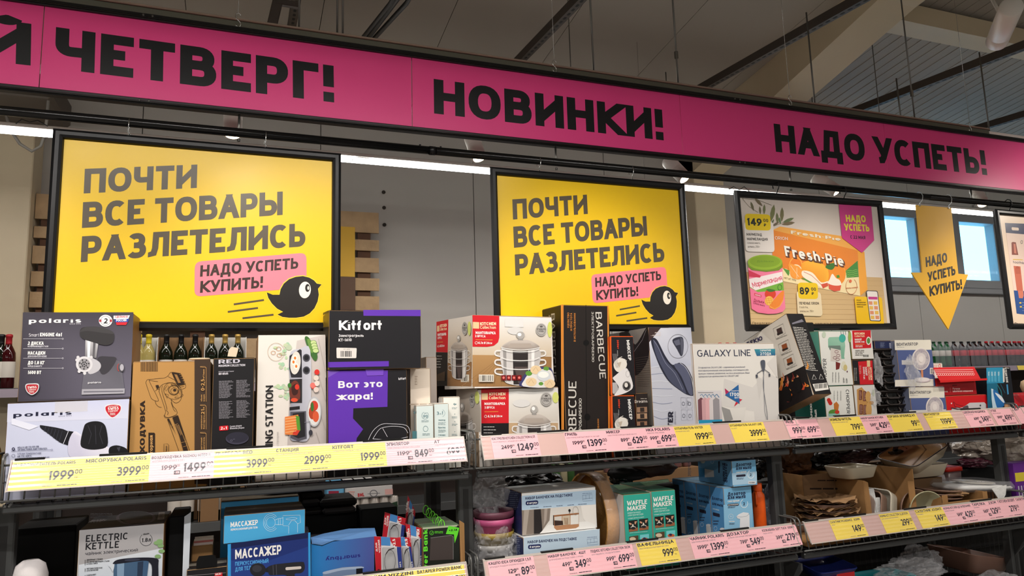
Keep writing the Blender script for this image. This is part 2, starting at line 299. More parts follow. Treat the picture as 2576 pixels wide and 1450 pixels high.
# ---------------------------------------------------------------- flat print on a real face, mapped where the photo shows it
def smooth(pts, closed):
    pts = [tuple(p) for p in pts]
    if closed and pts[0] == pts[-1] and len(pts) > 3: pts = pts[:-1]; end = True
    else: end = False
    n = len(pts); out = []
    if n < 3: return pts
    for i in range(n if closed else n-1):
        a, b, c, d = (pts[(i+k) % n] for k in (-1, 0, 1, 2)) if closed else (pts[max(i-1, 0)], pts[i], pts[i+1], pts[min(i+2, n-1)])
        for t in (0, .25, .5, .75): out.append(tuple(.5*(2*b[j]+(c[j]-a[j])*t+(2*a[j]-5*b[j]+4*c[j]-d[j])*t*t+(3*b[j]-a[j]-3*c[j]+d[j])*t**3) for j in (0, 1)))
    if not closed: out.append(pts[-1])
    elif end: out.append(out[0])
    return out
class Print:
    """collects flat ink shapes on the plane (P, N) of thing t"""
    def __init__(s, t, P, N, m=None, mtx=None):
        s.t = t; s.P = V(P); s.N = V(N).normalized()
        if s.N.dot(EYE-s.P) < 0: s.N = -s.N
        s.mb = MB(); s.k = 1; s.m = m or PR
    def h(s, x, y): return hit(x, y, s.P, s.N)
    def lift(s): s.k += 1; return s.N*(s.k*6e-5)
    def poly(s, pts, c, c2=None, solid=0):
        o = s.lift(); P = [s.h(*p)+o for p in pts]
        ink = L(c)
        if c2 is not None: n = len(pts); ink = [L(c)]*(n//2)+[L(c2)]*(n-n//2)
        s.mb.face(P, s.m, ink)
    def sp(s, pts, c, c2=None): s.poly(smooth(pts, True), c, c2)
    def sl(s, pts, wd, c): s.line(smooth(pts, tuple(pts[0]) == tuple(pts[-1])), wd, c)
    def quad(s, x0, y0, x1, y1, c, c2=None): s.poly([(x0, y0), (x1, y0), (x1, y1), (x0, y1)], c, c2)
    def ell(s, x, y, rx, ry, c, n=20, rot=0, a0=0, a1=360):
        cr, sr = math.cos(rot), math.sin(rot); P = []
        for k in range(n):
            a = math.radians(a0+(a1-a0)*k/(n if a1-a0 >= 360 else n-1)); u, v = rx*math.cos(a), ry*math.sin(a); P.append((x+u*cr-v*sr, y+u*sr+v*cr))
        s.poly(P, c)
    def ring(s, x, y, rx, ry, wd, c, n=24, a0=0, a1=360, rot=0):
        P = []; cr, sr = math.cos(rot), math.sin(rot)
        for k in range(n+1):
            a = math.radians(a0+(a1-a0)*k/n); u, v = rx*math.cos(a), ry*math.sin(a); P.append((x+u*cr-v*sr, y+u*sr+v*cr))
        s.line(P, wd, c)
    def line(s, pts, wd, c):
        o = s.lift(); P = [s.h(*p) for p in pts]; h = (s.h(pts[0][0], pts[0][1]+wd)-s.h(*pts[0])).length/2; N = len(P)
        A = []; B = []
        for i in range(N):
            d = (P[min(i+1, N-1)]-P[max(i-1, 0)]).normalized(); n = s.N.cross(d)*h; A.append(P[i]+n+o); B.append(P[i]-n+o)
        s.mb.raw(A+B, [(i, i+1, N+i+1, N+i) for i in range(N-1)], s.m, L(c))
    def rrect(s, q, r, c):      # rounded quad from 4 corner pixels, r in pixels
        P = []
        for i in range(4):
            p = V(q[i]); a = V(q[i-1])-p; b = V(q[(i+1) % 4])-p; ra = min(r, a.length*.49, b.length*.49); a = a.normalized()*ra; b = b.normalized()*ra
            for k in range(5):
                t = k/4; P.append(tuple(p+a*(1-t)**2+b*t**2))
        s.poly(P, c)
    def T(s, txt, p0, p1, hp, c, wt=.17, sp=.13, slant=0, up=None):
        """text with its baseline from pixel p0 to p1 and cap height hp pixels"""
        a = s.h(*p0); b = s.h(*p1); dx, dy = p1[0]-p0[0], p1[1]-p0[1]; l_ = math.hypot(dx, dy)
        pm = ((p0[0]+p1[0])/2, (p0[1]+p1[1])/2)
        Hm = (s.h(pm[0]+dy/l_*hp, pm[1]-dx/l_*hp)-s.h(*pm)).length
        W = (b-a).length; ex = (b-a)/W; ey = s.N.cross(ex)
        if up is not None: Hm = 1; ey = s.h(p0[0]+up[0], p0[1]+up[1])-a
        tw, gl = layout(txt, wt, sp)
        if not gl: return
        sx = W/tw; o = s.lift(); s.k += .6
        # condense or widen outlines; keep the weight even
        for gx, st in gl:
            for j, (lf, rg, cl) in enumerate(st):
                n = len(lf); oo = a+o+s.N*(j*1.2e-5)
                vs = [oo+ex*((gx+x+slant*y)*sx)+ey*(y*Hm)+s.N*((q_ % n)*.5e-5) for q_, (x, y) in enumerate(lf+rg)]
                s.mb.raw(vs, [(i, (i+1) % n, n+(i+1) % n, n+i) for i in range(n if cl else n-1)], s.m, L(c))
    def lines(s, x0, y0, x1, y1, n, c, sl=0, jag=.25, wd=.42, seed=1):   # rows of print too fine to read
        r = random.Random(seed); h = (y1-y0)/n
        for i in range(n):
            y = y0+(i+.5)*h; x = x0; xe = x1-(x1-x0)*jag*r.random()
            o = s.lift(); s.k -= .7
            while x < xe:
                w_ = min(h*(1+2.4*r.random()), xe-x)
                if w_ > h*.3:
                    q = [(x, y-h*wd/2), (x+w_, y-h*wd/2), (x+w_, y+h*wd/2), (x, y+h*wd/2)]
                    s.mb.face([s.h(u, v+sl*(u-x0))+o for u, v in q], s.m, L(c))
                x += w_+h*.35
        s.k += 1
    def bars(s, x0, y0, x1, y1, c=(20, 20, 20), n=16, seed=2, bg=(235, 235, 230), sl=0):
        if bg: s.poly([(x0-2, y0-2), (x1+2, y0-2+sl*(x1-x0)), (x1+2, y1+2+sl*(x1-x0)), (x0-2, y1+2)], bg)
        r = random.Random(seed); x = x0; u = (x1-x0)/n/2; o = s.lift()
        while x < x1-u:
            w_ = u*(.5+1.4*r.random()); s.mb.face([s.h(a, b+sl*(a-x0))+o for a, b in ((x, y0), (x+w_, y0), (x+w_, y1), (x, y1))], s.m, L(c)); x += w_+u*(.6+r.random())
    def done(s, name='front_print', label=None):
        if not s.mb.v: return None
        o = local(s.t, s.mb, name)
        if label: o['label'] = label
        return o

class Flat(Print):      # the same, but laid out in millimetres from a corner O (x right, y down)
    def __init__(s, t, O, ex, ey, m=None):
        s.t = t; s.O = V(O); s.ex = V(ex).normalized(); s.ey = V(ey).normalized(); s.N = s.ex.cross(s.ey).normalized(); s.mb = MB(); s.k = 1; s.m = m or PR
    def h(s, x, y): return s.O+s.ex*(x*.001)-s.ey*(y*.001)
WH = (236, 234, 230)
# ---------------------------------------------------------------- materials of the place
M_wall = mat('sandwich_panel_wall', (176, 172, 166), .5, var=.03, vscale=1.5)
M_ceil = mat('ceiling_panel', (170, 163, 152), .55, var=.04, vscale=1.2)
M_cream = mat('cream_paint', (206, 190, 160), .5, var=.04)
M_gap = mat('panel_gap', (58, 52, 46), .8)
M_blk = mat('black_metal', (16, 16, 17), .32, metal=.2)
M_blkgl = mat('black_gloss_pipe', (12, 12, 13), .18)
M_steel = mat('zinc_steel', (120, 118, 114), .35, metal=.9)
M_strut = mat('strut_steel', (74, 66, 60), .55, metal=.4)
M_track = mat('grey_green_track', (96, 98, 84), .5, metal=.2)
M_trackb = mat('beige_track_lip', (150, 132, 116), .5)
M_grey = mat('rack_grey_paint', (70, 71, 71), .42, metal=.25, var=.06)
M_wire = mat('rack_wire_grey', (104, 104, 102), .35, metal=.4)
M_dark = mat('shadow_black', (12, 12, 12), .7)
M_wht = mat('white_plastic', (225, 222, 216), .4)
M_fr = mat('window_frame_grey', (134, 134, 136), .5)
M_glass = mat('window_glass', (235, 250, 250), .02, alpha=.06)
M_lamp = mat('lamp_diffuser', (255, 252, 246), .5, emit=14)
M_bulb = mat('spot_lens', (255, 226, 190), .4, emit=9)
M_floor = mat('floor_tile', (150, 146, 140), .3, var=.05, vscale=3)
M_pap = mat('wood_pallet', (176, 148, 112), .75, var=.22, vscale=14, bump=.3, bscale=40)
M_papd = mat('wood_pallet_back', (88, 60, 42), .8, var=.2, vscale=14)
M_cable = mat('black_cable', (18, 17, 16), .5)
M_cond = mat('grey_conduit', (120, 116, 110), .5)
M_silver = mat('silver_wire', (200, 200, 200), .2, metal=1)
def struct(name, mb): return tag(mb.build(name), kind='structure')
# ---------------------------------------------------------------- room shell
WY = 5.2; CZ = 3.78; CS = .139
X0, X1, Y0 = -6, 12.5, -5
def cz(Y): return CZ+CS*(WY-Y)
b = MB(); b.box((X0, Y0, -.1), (X1, WY+.2, 0), M_floor); struct('floor', b)
# back wall: backing above and below the strip windows, panels as parts
WX = [(5.95, 6.44), (7.04, 7.60), (8.14, 8.7)]; WZ0, WZ1 = 2.552, 3.252
b = MB(); b.box((X0, WY+.06, 0), (X1, WY+.2, WZ0), M_gap); b.box((X0, WY+.06, WZ1), (X1, WY+.2, 5), M_gap)
b.box((X0, WY+.06, WZ0), (5.6, WY+.2, WZ1), M_gap); b.box((8.8, WY+.06, WZ0), (X1, WY+.2, WZ1), M_gap)
wall = struct('wall_back', b)
x = 1.70-1.172*7
while x < X1:
    xe = min(x+1.172, X1)
    for (z0, z1) in (((0, WZ0-.04), (WZ1+.04, CZ+.3)) if xe > 5.6 and x < 8.8 else ((0, CZ+.3),)):
        b = MB(); b.box((x+.0025, WY, z0), (xe-.0025, WY+.059, z1), M_wall, bev=.002); b.build('wall_panel', wall)
    if x < 5.6 < xe: b = MB(); b.box((x+.003, WY, WZ0-.04), (5.6, WY+.059, WZ1+.04), M_wall); b.build('wall_panel', wall)
    x = xe
for (x, z) in [(at(u, v, WY).x, at(u, v, WY).z) for u, v in ((965, 484), (966, 523), (967, 566))]:   # plugs left in the wall
    b = MB(); b.lathe([(.014, 0), (.014, .006), (.007, .008), (.006, .002)], M_gap, 14, (x, WY, z), mtx=MX.Rotation(math.pi/2, 4, 'X')); b.build('wall_plug', wall)
for i, (a, c) in enumerate(WX):
    b = MB(); f = .05
    b.box((a-f-.06, WY-.03, WZ0-.05), (a, WY+.1, WZ1+.05), M_fr, bev=.006); b.box((c, WY-.03, WZ0-.05), (c+f+.06, WY+.1, WZ1+.05), M_fr, bev=.006)
    b.box((a, WY-.03, WZ0-.05), (c, WY+.1, WZ0+.04), M_fr, bev=.006); b.box((a, WY-.03, WZ1-.04), (c, WY+.1, WZ1+.05), M_fr, bev=.006)
    wn = struct('window_%d' % (i+1), b)
    b = MB(); b.box((a, WY-.012, WZ0+.04), (c, WY-.008, WZ1-.04), M_glass); b.build('pane', wn)
    for xx in (a, c-.02):
        b = MB(); b.box((xx, WY-.02, WZ0+.04), (xx+.02, WY+.01, WZ1-.04), M_fr, bev=.004); b.build('sash', wn)
b = MB(); b.box((5.55, WY-.06, WZ0-.11), (8.8, WY+.02, WZ0-.055), M_fr, bev=.006); struct('trim_1', b)
b = MB(); b.box((5.55, WY-.05, WZ1+.055), (8.8, WY+.02, WZ1+.12), M_fr, bev=.006); struct('trim_2', b)
b = MB()
for i in range(2): b.box((WX[i][1]+.11, WY+.01, WZ0-.05), (WX[i+1][0]-.11, WY+.06, WZ1+.05), M_fr)
struct('trim_3', b)
for nm, a, c in (('wall_left', (X0-.1, Y0, 0), (X0, WY+.2, 5.6)), ('wall_right', (X1, Y0, 0), (X1+.1, WY+.2, 5.6)), ('wall_front', (X0, Y0-.1, 0), (X1, Y0, 5.6))):
    b = MB(); b.box(a, c, M_wall); struct(nm, b)
# sloping ceiling of long panels, falling towards the back wall
b = MB(); b.prism([(X0, Y0, cz(Y0)+.06), (X1, Y0, cz(Y0)+.06), (X1, WY+.2, cz(WY+.2)+.06), (X0, WY+.2, cz(WY+.2)+.06)], (0, 0, .1), M_gap)
ceil = struct('ceiling', b)
x = .43-.77*9
while x < X1:
    b = MB(); b.prism([(x+.002, Y0, cz(Y0)), (x+.768, Y0, cz(Y0)), (x+.768, WY+.06, cz(WY+.06)), (x+.002, WY+.06, cz(WY+.06))], (0, 0, .05), M_ceil)
    if x > 3.9:      # ribbed roof sheets on the window side
        for k in range(1, 8):
            xx = x+.768*k/8; b.prism([(xx-.003, Y0, cz(Y0)-.004), (xx+.003, Y0, cz(Y0)-.004), (xx+.003, WY, cz(WY)-.004), (xx-.003, WY, cz(WY)-.004)], (0, 0, .006), M_ceil)
    b.build('ceiling_panel', ceil); x += .77
# portal frames: column on the wall, rafter under the roof
def frame(n, x0, x1, wf=0):
    b = MB(); b.box((x0, WY-.22, 0), (x1, WY-.001, CZ-.2), M_cream, bev=.006); struct('wall_column', b)
    b = MB(); ys = [WY-.001, 3.0, 0, Y0]; dz = [.42, .18, .16, .16]
    vs = []; fs = []
    for a, d in zip(ys, dz): vs += [(x0, a, cz(a)-d), (x1, a, cz(a)-d), (x1, a, cz(a)-.001), (x0, a, cz(a)-.001)]
    for i in range(3):
        for k in range(4): fs.append((i*4+k, i*4+(k+1) % 4, i*4+4+(k+1) % 4, i*4+4+k))
    fs += [(3, 2, 1, 0), (12, 13, 14, 15)]
    b.raw(vs, fs, M_cream); struct('roof_rafter', b)
frame(1, 3.62, 3.93); frame(2, -1.66, -1.205)
b = MB(); b.prism([(3.97, 3.3, cz(3.3)-.14), (X1, 3.3, cz(3.3)-.14), (X1, 3.3, cz(3.3)-.01), (3.97, 3.3, cz(3.3)-.01)], (0, -.16, .0), M_cream); struct('roof_purlin', b)
# ---------------------------------------------------------------- ceiling services
def strut(X, ya, yb, label, s=.064, w_=.042):
    zz = lambda Y: 3.5+s*(Y-2.55)
    t = thing('steel_strut', label, 'beam', (X, ya, zz(ya)), 'steel channels under the roof')
    b = MB(); o = V((X, ya, zz(ya)))
    vs = [];
    for Y in (ya, yb):
        z = zz(Y); vs += [V(p)-o for p in ((X-w_/2, Y, z), (X+w_/2, Y, z), (X+w_/2, Y, z+.05), (X-w_/2, Y, z+.05))]
    b.raw(vs, [(0, 1, 2, 3), (7, 6, 5, 4), (0, 4, 5, 1), (1, 5, 6, 2), (2, 6, 7, 3), (3, 7, 4, 0)], M_strut); b.build('channel', t)
    b = MB(); Y = ya+.03
    while Y < yb-.05:
        b.prism([V((X+u*.007, Y+v, zz(Y+v)-.0008))-o for u, v in ((-1, .004), (0, 0), (1, .004), (1, .026), (0, .03), (-1, .026))], (0, 0, .0006), M_dark); Y += .05
    tag(b.build('slots', t), kind='stuff')
    b = MB(); b.tube([(0, (yb-ya)*.8, zz(ya+(yb-ya)*.8)-o.z+.04), (0, (yb-ya)*.8, cz(ya+(yb-ya)*.8)-o.z)], .004, M_steel, 6); b.build('hanger_rod', t)
strut(.23, 2.3, 4.95, 'dark steel channel above the left yellow poster, ending behind the magenta banner')
strut(1.575, 2.2, 4.95, 'dark steel channel rising to the top edge above the middle of the magenta banner')
strut(2.925, 1.6, 4.95, 'long dark steel channel crossing the cream rafter at the top right')
strut(4.31, 1.6, 4.95, 'dark steel channel crossing the blue-lit roof sheets on the right')
strut(5.62, 2.6, 4.95, 'dark steel channel at the right edge, just above the magenta banner')
# dark bundle of cables sagging from the roof
b = MB()
for k, (dx, r) in enumerate(((0, .016), (.03, .012), (-.025, .011))):
    b.tube([(.80+dx, 2.3, 3.62), (.74+dx, 2.8, 3.50+.01*k), (.68+dx*1.5, 3.2, 3.50-.02*k), (.60+dx, 3.7, 3.50), (.57+dx, 4.4, 3.53)], r, M_cable, 8)
tag(b.build('cable_bundle'), 'black bundle of cables sagging above the banner beside a steel rod', 'cable')
# threaded rods from the roof to the track behind the banner
RODY = 2.66
for i, (x, y) in enumerate(((752, 60), (848, 80), (862, 80), (1492, 150), (1704, 180), (2046, 220), (2300, 290), (2485, 300), (2265, 290))):
    p = at(x, y, RODY); t = thing('threaded_rod', ['thin steel rod beside the bent bracket above the banner', 'left rod of the close pair above the banner left half', 'right rod of the close pair above the banner left half',
        'lone steel rod above the fourth letter of the middle banner word', 'steel rod with a coupler left of the cream rafter', 'short steel rod crossing the cream rafter soffit', 'steel rod with a coupler in front of the blue-lit roof sheets',
        'steel rod near the right end of the banner', 'short steel rod left of the blue-lit rod with coupler'][i], 'rod', (p.x, RODY, 2.93), 'steel rods holding the banner track')
    top = {5: 3.48, 7: 3.45, 8: 3.2}.get(i, cz(RODY))-2.93
    b = MB(); b.tube([(0, 0, -.02), (0, 0, top)], .0042, M_steel, 6); b.build('rod', t)
    if i in (4, 6): b = MB(); b.tube([(0, 0, .18), (0, 0, .215)], .009, M_steel, 6, smooth=False); b.build('coupler', t)
    b = MB(); b.tube([(0, 0, -.012), (0, 0, -.004)], .011, M_steel, 6, smooth=False); b.build('nut', t)
t = thing('bracket', 'bent brown steel bracket hanging above the banner near the left rods', 'bracket', at(690, 40, 2.9))
b = MB(); b.box((-.02, -.01, -.1), (.02, .01, .2), M_strut, bev=.003); b.build('arm', t, MX.Rotation(.18, 4, 'Y'))
b = MB(); b.box((.0, -.012, .05), (.1, .012, .075), M_strut, bev=.003); b.build('plate', t)
# grey-green track behind the banner's top edge
t = thing('track_beam', 'grey-green steel track running behind the top edge of the magenta banner', 'beam', (0, 2.62, 2.931))
b = MB(); b.box((-1.6, 0, 0), (3.9, .07, .03), M_track, bev=.003); b.build('channel', t)
b = MB(); b.box((-1.6, -.006, .03), (3.9, .076, .038), M_trackb, bev=.002); b.build('lip', t)
b = MB(); b.box((3.9, .01, .0), (5.2, .06, .03), M_wht, bev=.003); b.build('end_section', t)
# ---------------------------------------------------------------- magenta banner, its frame and lettering
BY = 2.53
t = thing('banner', 'long magenta hanging banner with black Cyrillic lettering in a black frame', 'banner', (0, BY, 2.58))
MAG = (235, 66, 138)
M_mag = mat('magenta_print', MAG, .38, spec=.5)
zb, zt = 2.587, 2.868
for a, c in ((-1.9, -.612), (-.609, .5895), (.5925, 1.7905), (1.7935, 2.993), (2.996, 4.2), (4.203, 5.3)):
    b = MB(); b.box((a, 0, zb-2.58), (c, .004, zt-2.58), M_mag); b.build('banner_panel', t)
for nm, z0, z1 in (('bottom_profile', 2.568, 2.589), ('top_profile', 2.866, 2.888)):
    b = MB(); z0 -= 2.58; z1 -= 2.58
    b.box((-1.9, -.012, z0), (5.3, .016, z1), M_blk, bev=.003); b.box((-1.9, -.017, z0+.004), (5.3, -.011, z0+.010), M_blkgl, bev=.001); b.build(nm, t)
for xx in (-.61, 1.792, 4.2):
    b = MB()
    for zz in (2.573, 2.872):
        for dx in (-.014, .014): b.tube([(xx+dx+.3, -.014, zz-2.575), (xx+dx+.3, -.02, zz-2.575)], .0035, M_steel, 8)
    b.build('splice_screws', t)
p = Print(t, (0, BY-.0003, 2.6), (0, -1, 0), PG); K = (20, 21, 24)
p.T('Й', (-48, 151), (77, 165), 100, K, .235, up=(3, -107)); p.done('lettering'); p = Print(t, (0, BY-.0003, 2.6), (0, -1, 0), PG); p.T('ЧЕТВЕРГ!', (137, 172), (841, 258), 100, K, .235, .1, up=(4, -104))
p.done('lettering'); p = Print(t, (0, BY-.0003, 2.6), (0, -1, 0), PG); p.T('НОВИНКИ!', (1092, 285.5), (1670, 353.5), 80, K, .235, .1, up=(-1, -87)); p.done('lettering'); p = Print(t, (0, BY-.0003, 2.6), (0, -1, 0), PG); p.T('НАДО УСПЕТЬ!', (1952, 382), (2484, 441), 70, K, .235, .1, up=(-6, -71))
p.done('lettering')
# drop rods from banner to the pipe
for x in (600, 1402, 1996, 2456):
    q = at(x, 300+x*.11, 2.53); b = MB(); b.tube([(q.x, 2.535, 2.572), (q.x, 2.535, 2.49)], .004, M_steel, 8); b.tube([(q.x, 2.535, 2.482), (q.x, 2.535, 2.474)], .006, M_steel, 6)
    local(t, b, 'drop_rod')
# wires and S hooks carrying the banner
for i, (x, y) in enumerate(((599, 50), (1391, 160), (1981, 240), (2433, 310))):
    q = at(x, y, 2.545); t = thing('suspension_wire', ['thin wire with an S hook above the banner left word', 'thin wire with an S hook above the banner middle word', 'thin wire with an S hook above the banner third word', 'thin wire with an S hook near the banner right end'][i], 'wire', (q.x, 2.532, 2.888), 'wires hanging the banner')
    b = MB(); top = cz(2.53)-2.888; b.tube([(0, 0, .06), (.0, 0, top)], .0011, M_silver, 5); b.build('wire', t)
    b = MB(); pts = []
    for k in range(17):
        s_ = k/16; a = math.pi*(-.9+1.9*s_*2) if s_ < .5 else math.pi*(1.0-1.9*(s_-.5)*2)
        pts.append((.0085*math.cos(a)*(1 if s_ < .5 else -1), 0, (.043 if s_ < .5 else .021)+.0085*math.sin(a)*(1 if s_ < .5 else 1) ))
    pts = [(.009*math.sin(u*2*math.pi*.98), 0, .008+.05*u) for u in [k/14 for k in range(15)]]
    b.tube([(-.008, 0, .016), (-.006, 0, .008), (0, 0, .003), (.007, 0, .007), (.0095, 0, .015), (.006, 0, .024), (-.005, 0, .034), (-.009, 0, .043), (-.006, 0, .052), (0, 0, .056), (.007, 0, .052), (.008, 0, .046)], .0018, M_silver, 7); b.build('hook', t)
# ---------------------------------------------------------------- black pipe rail
t = thing('hanging_rail', 'long black pipe rail under the banner carrying the posters', 'rail', (0, 2.53, 2.504))
for a, c in ((-1.9, .665), (.668, 3.25), (3.253, 5.2)):
    b = MB(); b.tube([(a, 0, 0), (c, 0, 0)], .0155, M_blkgl, 20); b.build('pipe', t)
for xx in (.62, .70):
    b = MB(); b.tube([(xx, 0, .014), (xx, 0, .02)], .004, M_blk, 8); b.build('screw', t)
b = MB(); b.tube([(.655, 0, 0), (.678, 0, 0)], .017, M_blk, 20); b.build('coupling', t)
# ---------------------------------------------------------------- linear lamps and track spots
def lin_lamp(name, x0, x1, Y, z, lab, h=.024):
    t = thing(name, lab, 'lamp', ((x0+x1)/2, Y, z)); w_ = (x1-x0)/2
    b = MB(); b.box((-w_, -.02, .008), (w_, .02, .03), M_wht, bev=.003); b.build('housing', t)
    b = MB(); b.box((-w_, -.022, -h/2-.008), (w_, .022, .008), M_lamp, bev=.008); b.build('diffuser', t)
    for s in (-.75, -.1, .6):
        b = MB(); b.tube([(w_*s, 0, .03), (w_*s, 0, cz(Y)-z)], .0012, M_silver, 5); b.build('wire', t)
lin_lamp('linear_lamp', -3.2, 9.5, 4.0, 2.937, 'long glowing linear lamp running behind the posters')
lin_lamp('linear_lamp', -2.6, 1.45, 1.0, 2.945, 'linear lamp over the near aisle, outside the picture')
lin_lamp('linear_lamp', -4, 10, -2.2, 3.13, 'unseen linear lamp added behind the viewer for ambient light')
def track_spot(loc, aim, lab, r=.042, ln=.17, grp='white track spots behind the banner'):
    d = (V(aim)-V(loc)).normalized(); q = d.to_track_quat('-Z', 'Y').to_matrix().to_4x4(); Mt = MX.Translation(V(loc)) @ q
    t = thing('track_spotlight', lab, 'spotlight', Mt, grp)
    b = MB(); b.lathe([(r*.9, -.003), (r, 0), (r, .075), (r*.97, .077), (r*.97, .079), (r, .081), (r, ln-.012), (r*.88, ln)], M_wht, 28); b.build('housing', t)
    b = MB(); b.lathe([(.001, -.012), (r*.5, -.010), (r*.82, -.002), (r*.88, .002)], M_bulb, 24); b.build('lens', t)
    b = MB(); u = Mt.inverted() @ V((loc[0], loc[1], loc[2]+.22)); u0 = V((0, 0, ln*.55)); b.tube([u0, (u0+u)/2, u], .008, M_wht, 8); b.build('stem', t)
SPX = [(585, 345, (0, 4.0, 1.9)), (1205, 403, (.9, 4.2, 1.8)), (1722, 455, (2.0, 4.2, 1.8)), (2105, 487, (2.9, 4.3, 1.8)), (2472, 518, (4.3, 4.2, 1.8))]
for i, (x, y, aim) in enumerate(SPX):
    q = at(x, y-6, 3.4); q0 = q
    a = [(q.x+.0, q.y-.2, 1.9), (q.x+.1, q.y-.25, 2.2), (q.x+.16, q.y-.3, 2.35), (q.x+.24, q.y-.3, 2.45), (q.x-.22, q.y-.3, 2.35)][i]
    track_spot(tuple(q), a, ['white track spot glowing above the left yellow poster', 'white track spot left of the second yellow poster', 'white track spot right above the second yellow poster', 'white track spot above the grocery poster', 'white track spot above the hanging arrow, right'][i])
for k, (x, tx, tz) in enumerate(AIMS):
    if k < 3: track_spot((x, 1.5, 2.79), (tx, 2.45, tz), '%s white track spot over the near aisle, outside the picture' % ('first', 'second', 'third', 'fourth')[k], grp='track spots of the near aisle')
q, q1 = at(2508, 104, 2.12), at(2545, 16, 1.88); track_spot(tuple(q), tuple(q+(q-q1)), 'large white track spot hanging at the top right corner', .046, (q-q1).length, None)
for Yt, zt_, xa, xb, lab in ((3.4, 3.0, -1.5, 6, 'lighting track hidden behind the banner carrying the white spots'), (1.5, 3.03, -1.5, 4.6, 'lighting track over the near aisle, outside the picture')):
    t = thing('lighting_track', lab, 'track', (xa, Yt, zt_)); b = MB(); b.box((0, -.018, 0), (xb-xa, .018, .03), M_wht, bev=.003); b.build('track', t)
    for xx in (.4, 3.2, 5.5):
        b = MB(); b.tube([(xx, 0, .03), (xx, 0, cz(Yt)-zt_)], .003, M_steel, 6); b.build('hanger_rod', t)
# conduit loop and cables at the lamp, far left
b = MB(); b.tube([at(15, 290, 4.4), at(28, 330, 4.4), at(50, 362, 4.4), at(80, 381, 4.4), at(102, 368, 4.4), at(112, 340, 4.4), at(118, 300, 4.4), (at(118, 300, 4.4).x, 4.4, cz(4.4))], .008, M_cond, 8)
tag(b.build('conduit'), 'grey flexible conduit looping under the lamp at the far left', 'cable')
for i, (pts, lab) in enumerate(((((885, 403), (900, 396), (925, 398), (940, 404), (960, 403)), 'loose white lamp lead above the lamp right of the left poster'),
        (((1830, 480), (1845, 470), (1860, 478), (1872, 470), (1885, 482)), 'curled black lamp leads above the grocery poster'),
        (((40, 312), (55, 300), (75, 308), (95, 303), (120, 318)), 'curled dark lead on the lamp at the far left'))):
    b = MB(); b.tube([at(x, y, 3.98) for x, y in pts], .003, M_wht if i == 0 else M_cable, 6); tag(b.build('lamp_lead'), lab, 'cable')
# air heater high on the wall, far left
t = thing('air_heater', 'dark grey ceiling air unit at the far left under the banner', 'heater', at(60, 250, 4.6))
M_ac = mat('air_unit_grey', (82, 74, 66), .6, var=.08)
b = MB(); b.box((-.55, -.25, -.07), (.19, .25, .09), M_ac, bev=.02); b.build('housing', t)
b = MB(); b.box((-.5, -.256, -.02), (.13, -.25, .05), M_dark, bev=.002); b.build('grille', t)
for k in range(2):
    b = MB(); b.box((-.5, -.262, -.0+.025*k), (.13, -.255, .006+.025*k), M_ac, bev=.002); b.build('slat', t)
b = MB(); b.box((-.62, -.3, .0), (-.185, -.262, .06), mat('orange_plastic', (214, 72, 26), .4), bev=.004); b.build('side_cap', t)
b = MB(); b.tube([(-.2, 0, .09), (-.2, 0, cz(4.6)-at(60, 250, 4.6).z)], .006, M_steel, 6); b.build('hanger_rod', t)
# ---------------------------------------------------------------- pallet sign on the wall behind the left poster
t = thing('pallet_sign', 'wooden pallet fixed to the wall behind the left yellow poster', 'pallet', (-1.2, WY-.13, 2.2))
zs = [(2.235, 2.355), (2.40, 2.50), (2.545, 2.67), (2.715, 2.80), (2.84, 2.99)]
r = random.Random(3)
def board(xa, xb, za, zb_, nm='board', y=0, mm=None):
    b = MB(); e = [r.uniform(-.006, .006) for _ in range(4)]
    b.prism([(xa, y, za+e[0]), (xb, y, za+e[1]), (xb+e[3]*.5, y, zb_+e[2]), (xa, y, zb_+e[3])], (0, .02, 0), mm or M_pap); b.build(nm, t)
for za, zb_ in ((-.35, -.22), (-.17, -.06), (-.02, .075), (.115, .205), (.255, .36), (.41, .49), (.535, .69)):
    board(0.0, .62, za, zb_); board(.62, 2.13 if za > -.3 else 2.16, za+.01, zb_+.01)
for xx in (.03, .9, 1.98): board(xx, xx+.09, -.35, .66, 'stringer', .021, M_papd)
ya, yb = at(893, 572, WY-.14), at(893, 697, WY-.14); yc = at(893, 792, WY-.14); xr = ya.x+1.2
b = MB(); b.box((.8, -.012, yb.z-2.2), (xr, -.003, ya.z-2.2), mat('yellow_sign', (206, 160, 22), .5)); b.build('yellow_panel', t)
b = MB(); b.box((.8, -.012, yc.z-2.2), (xr+.003, -.003, yb.z-2.2005), mat('brown_sign', (92, 66, 48), .6)); b.build('brown_panel', t)
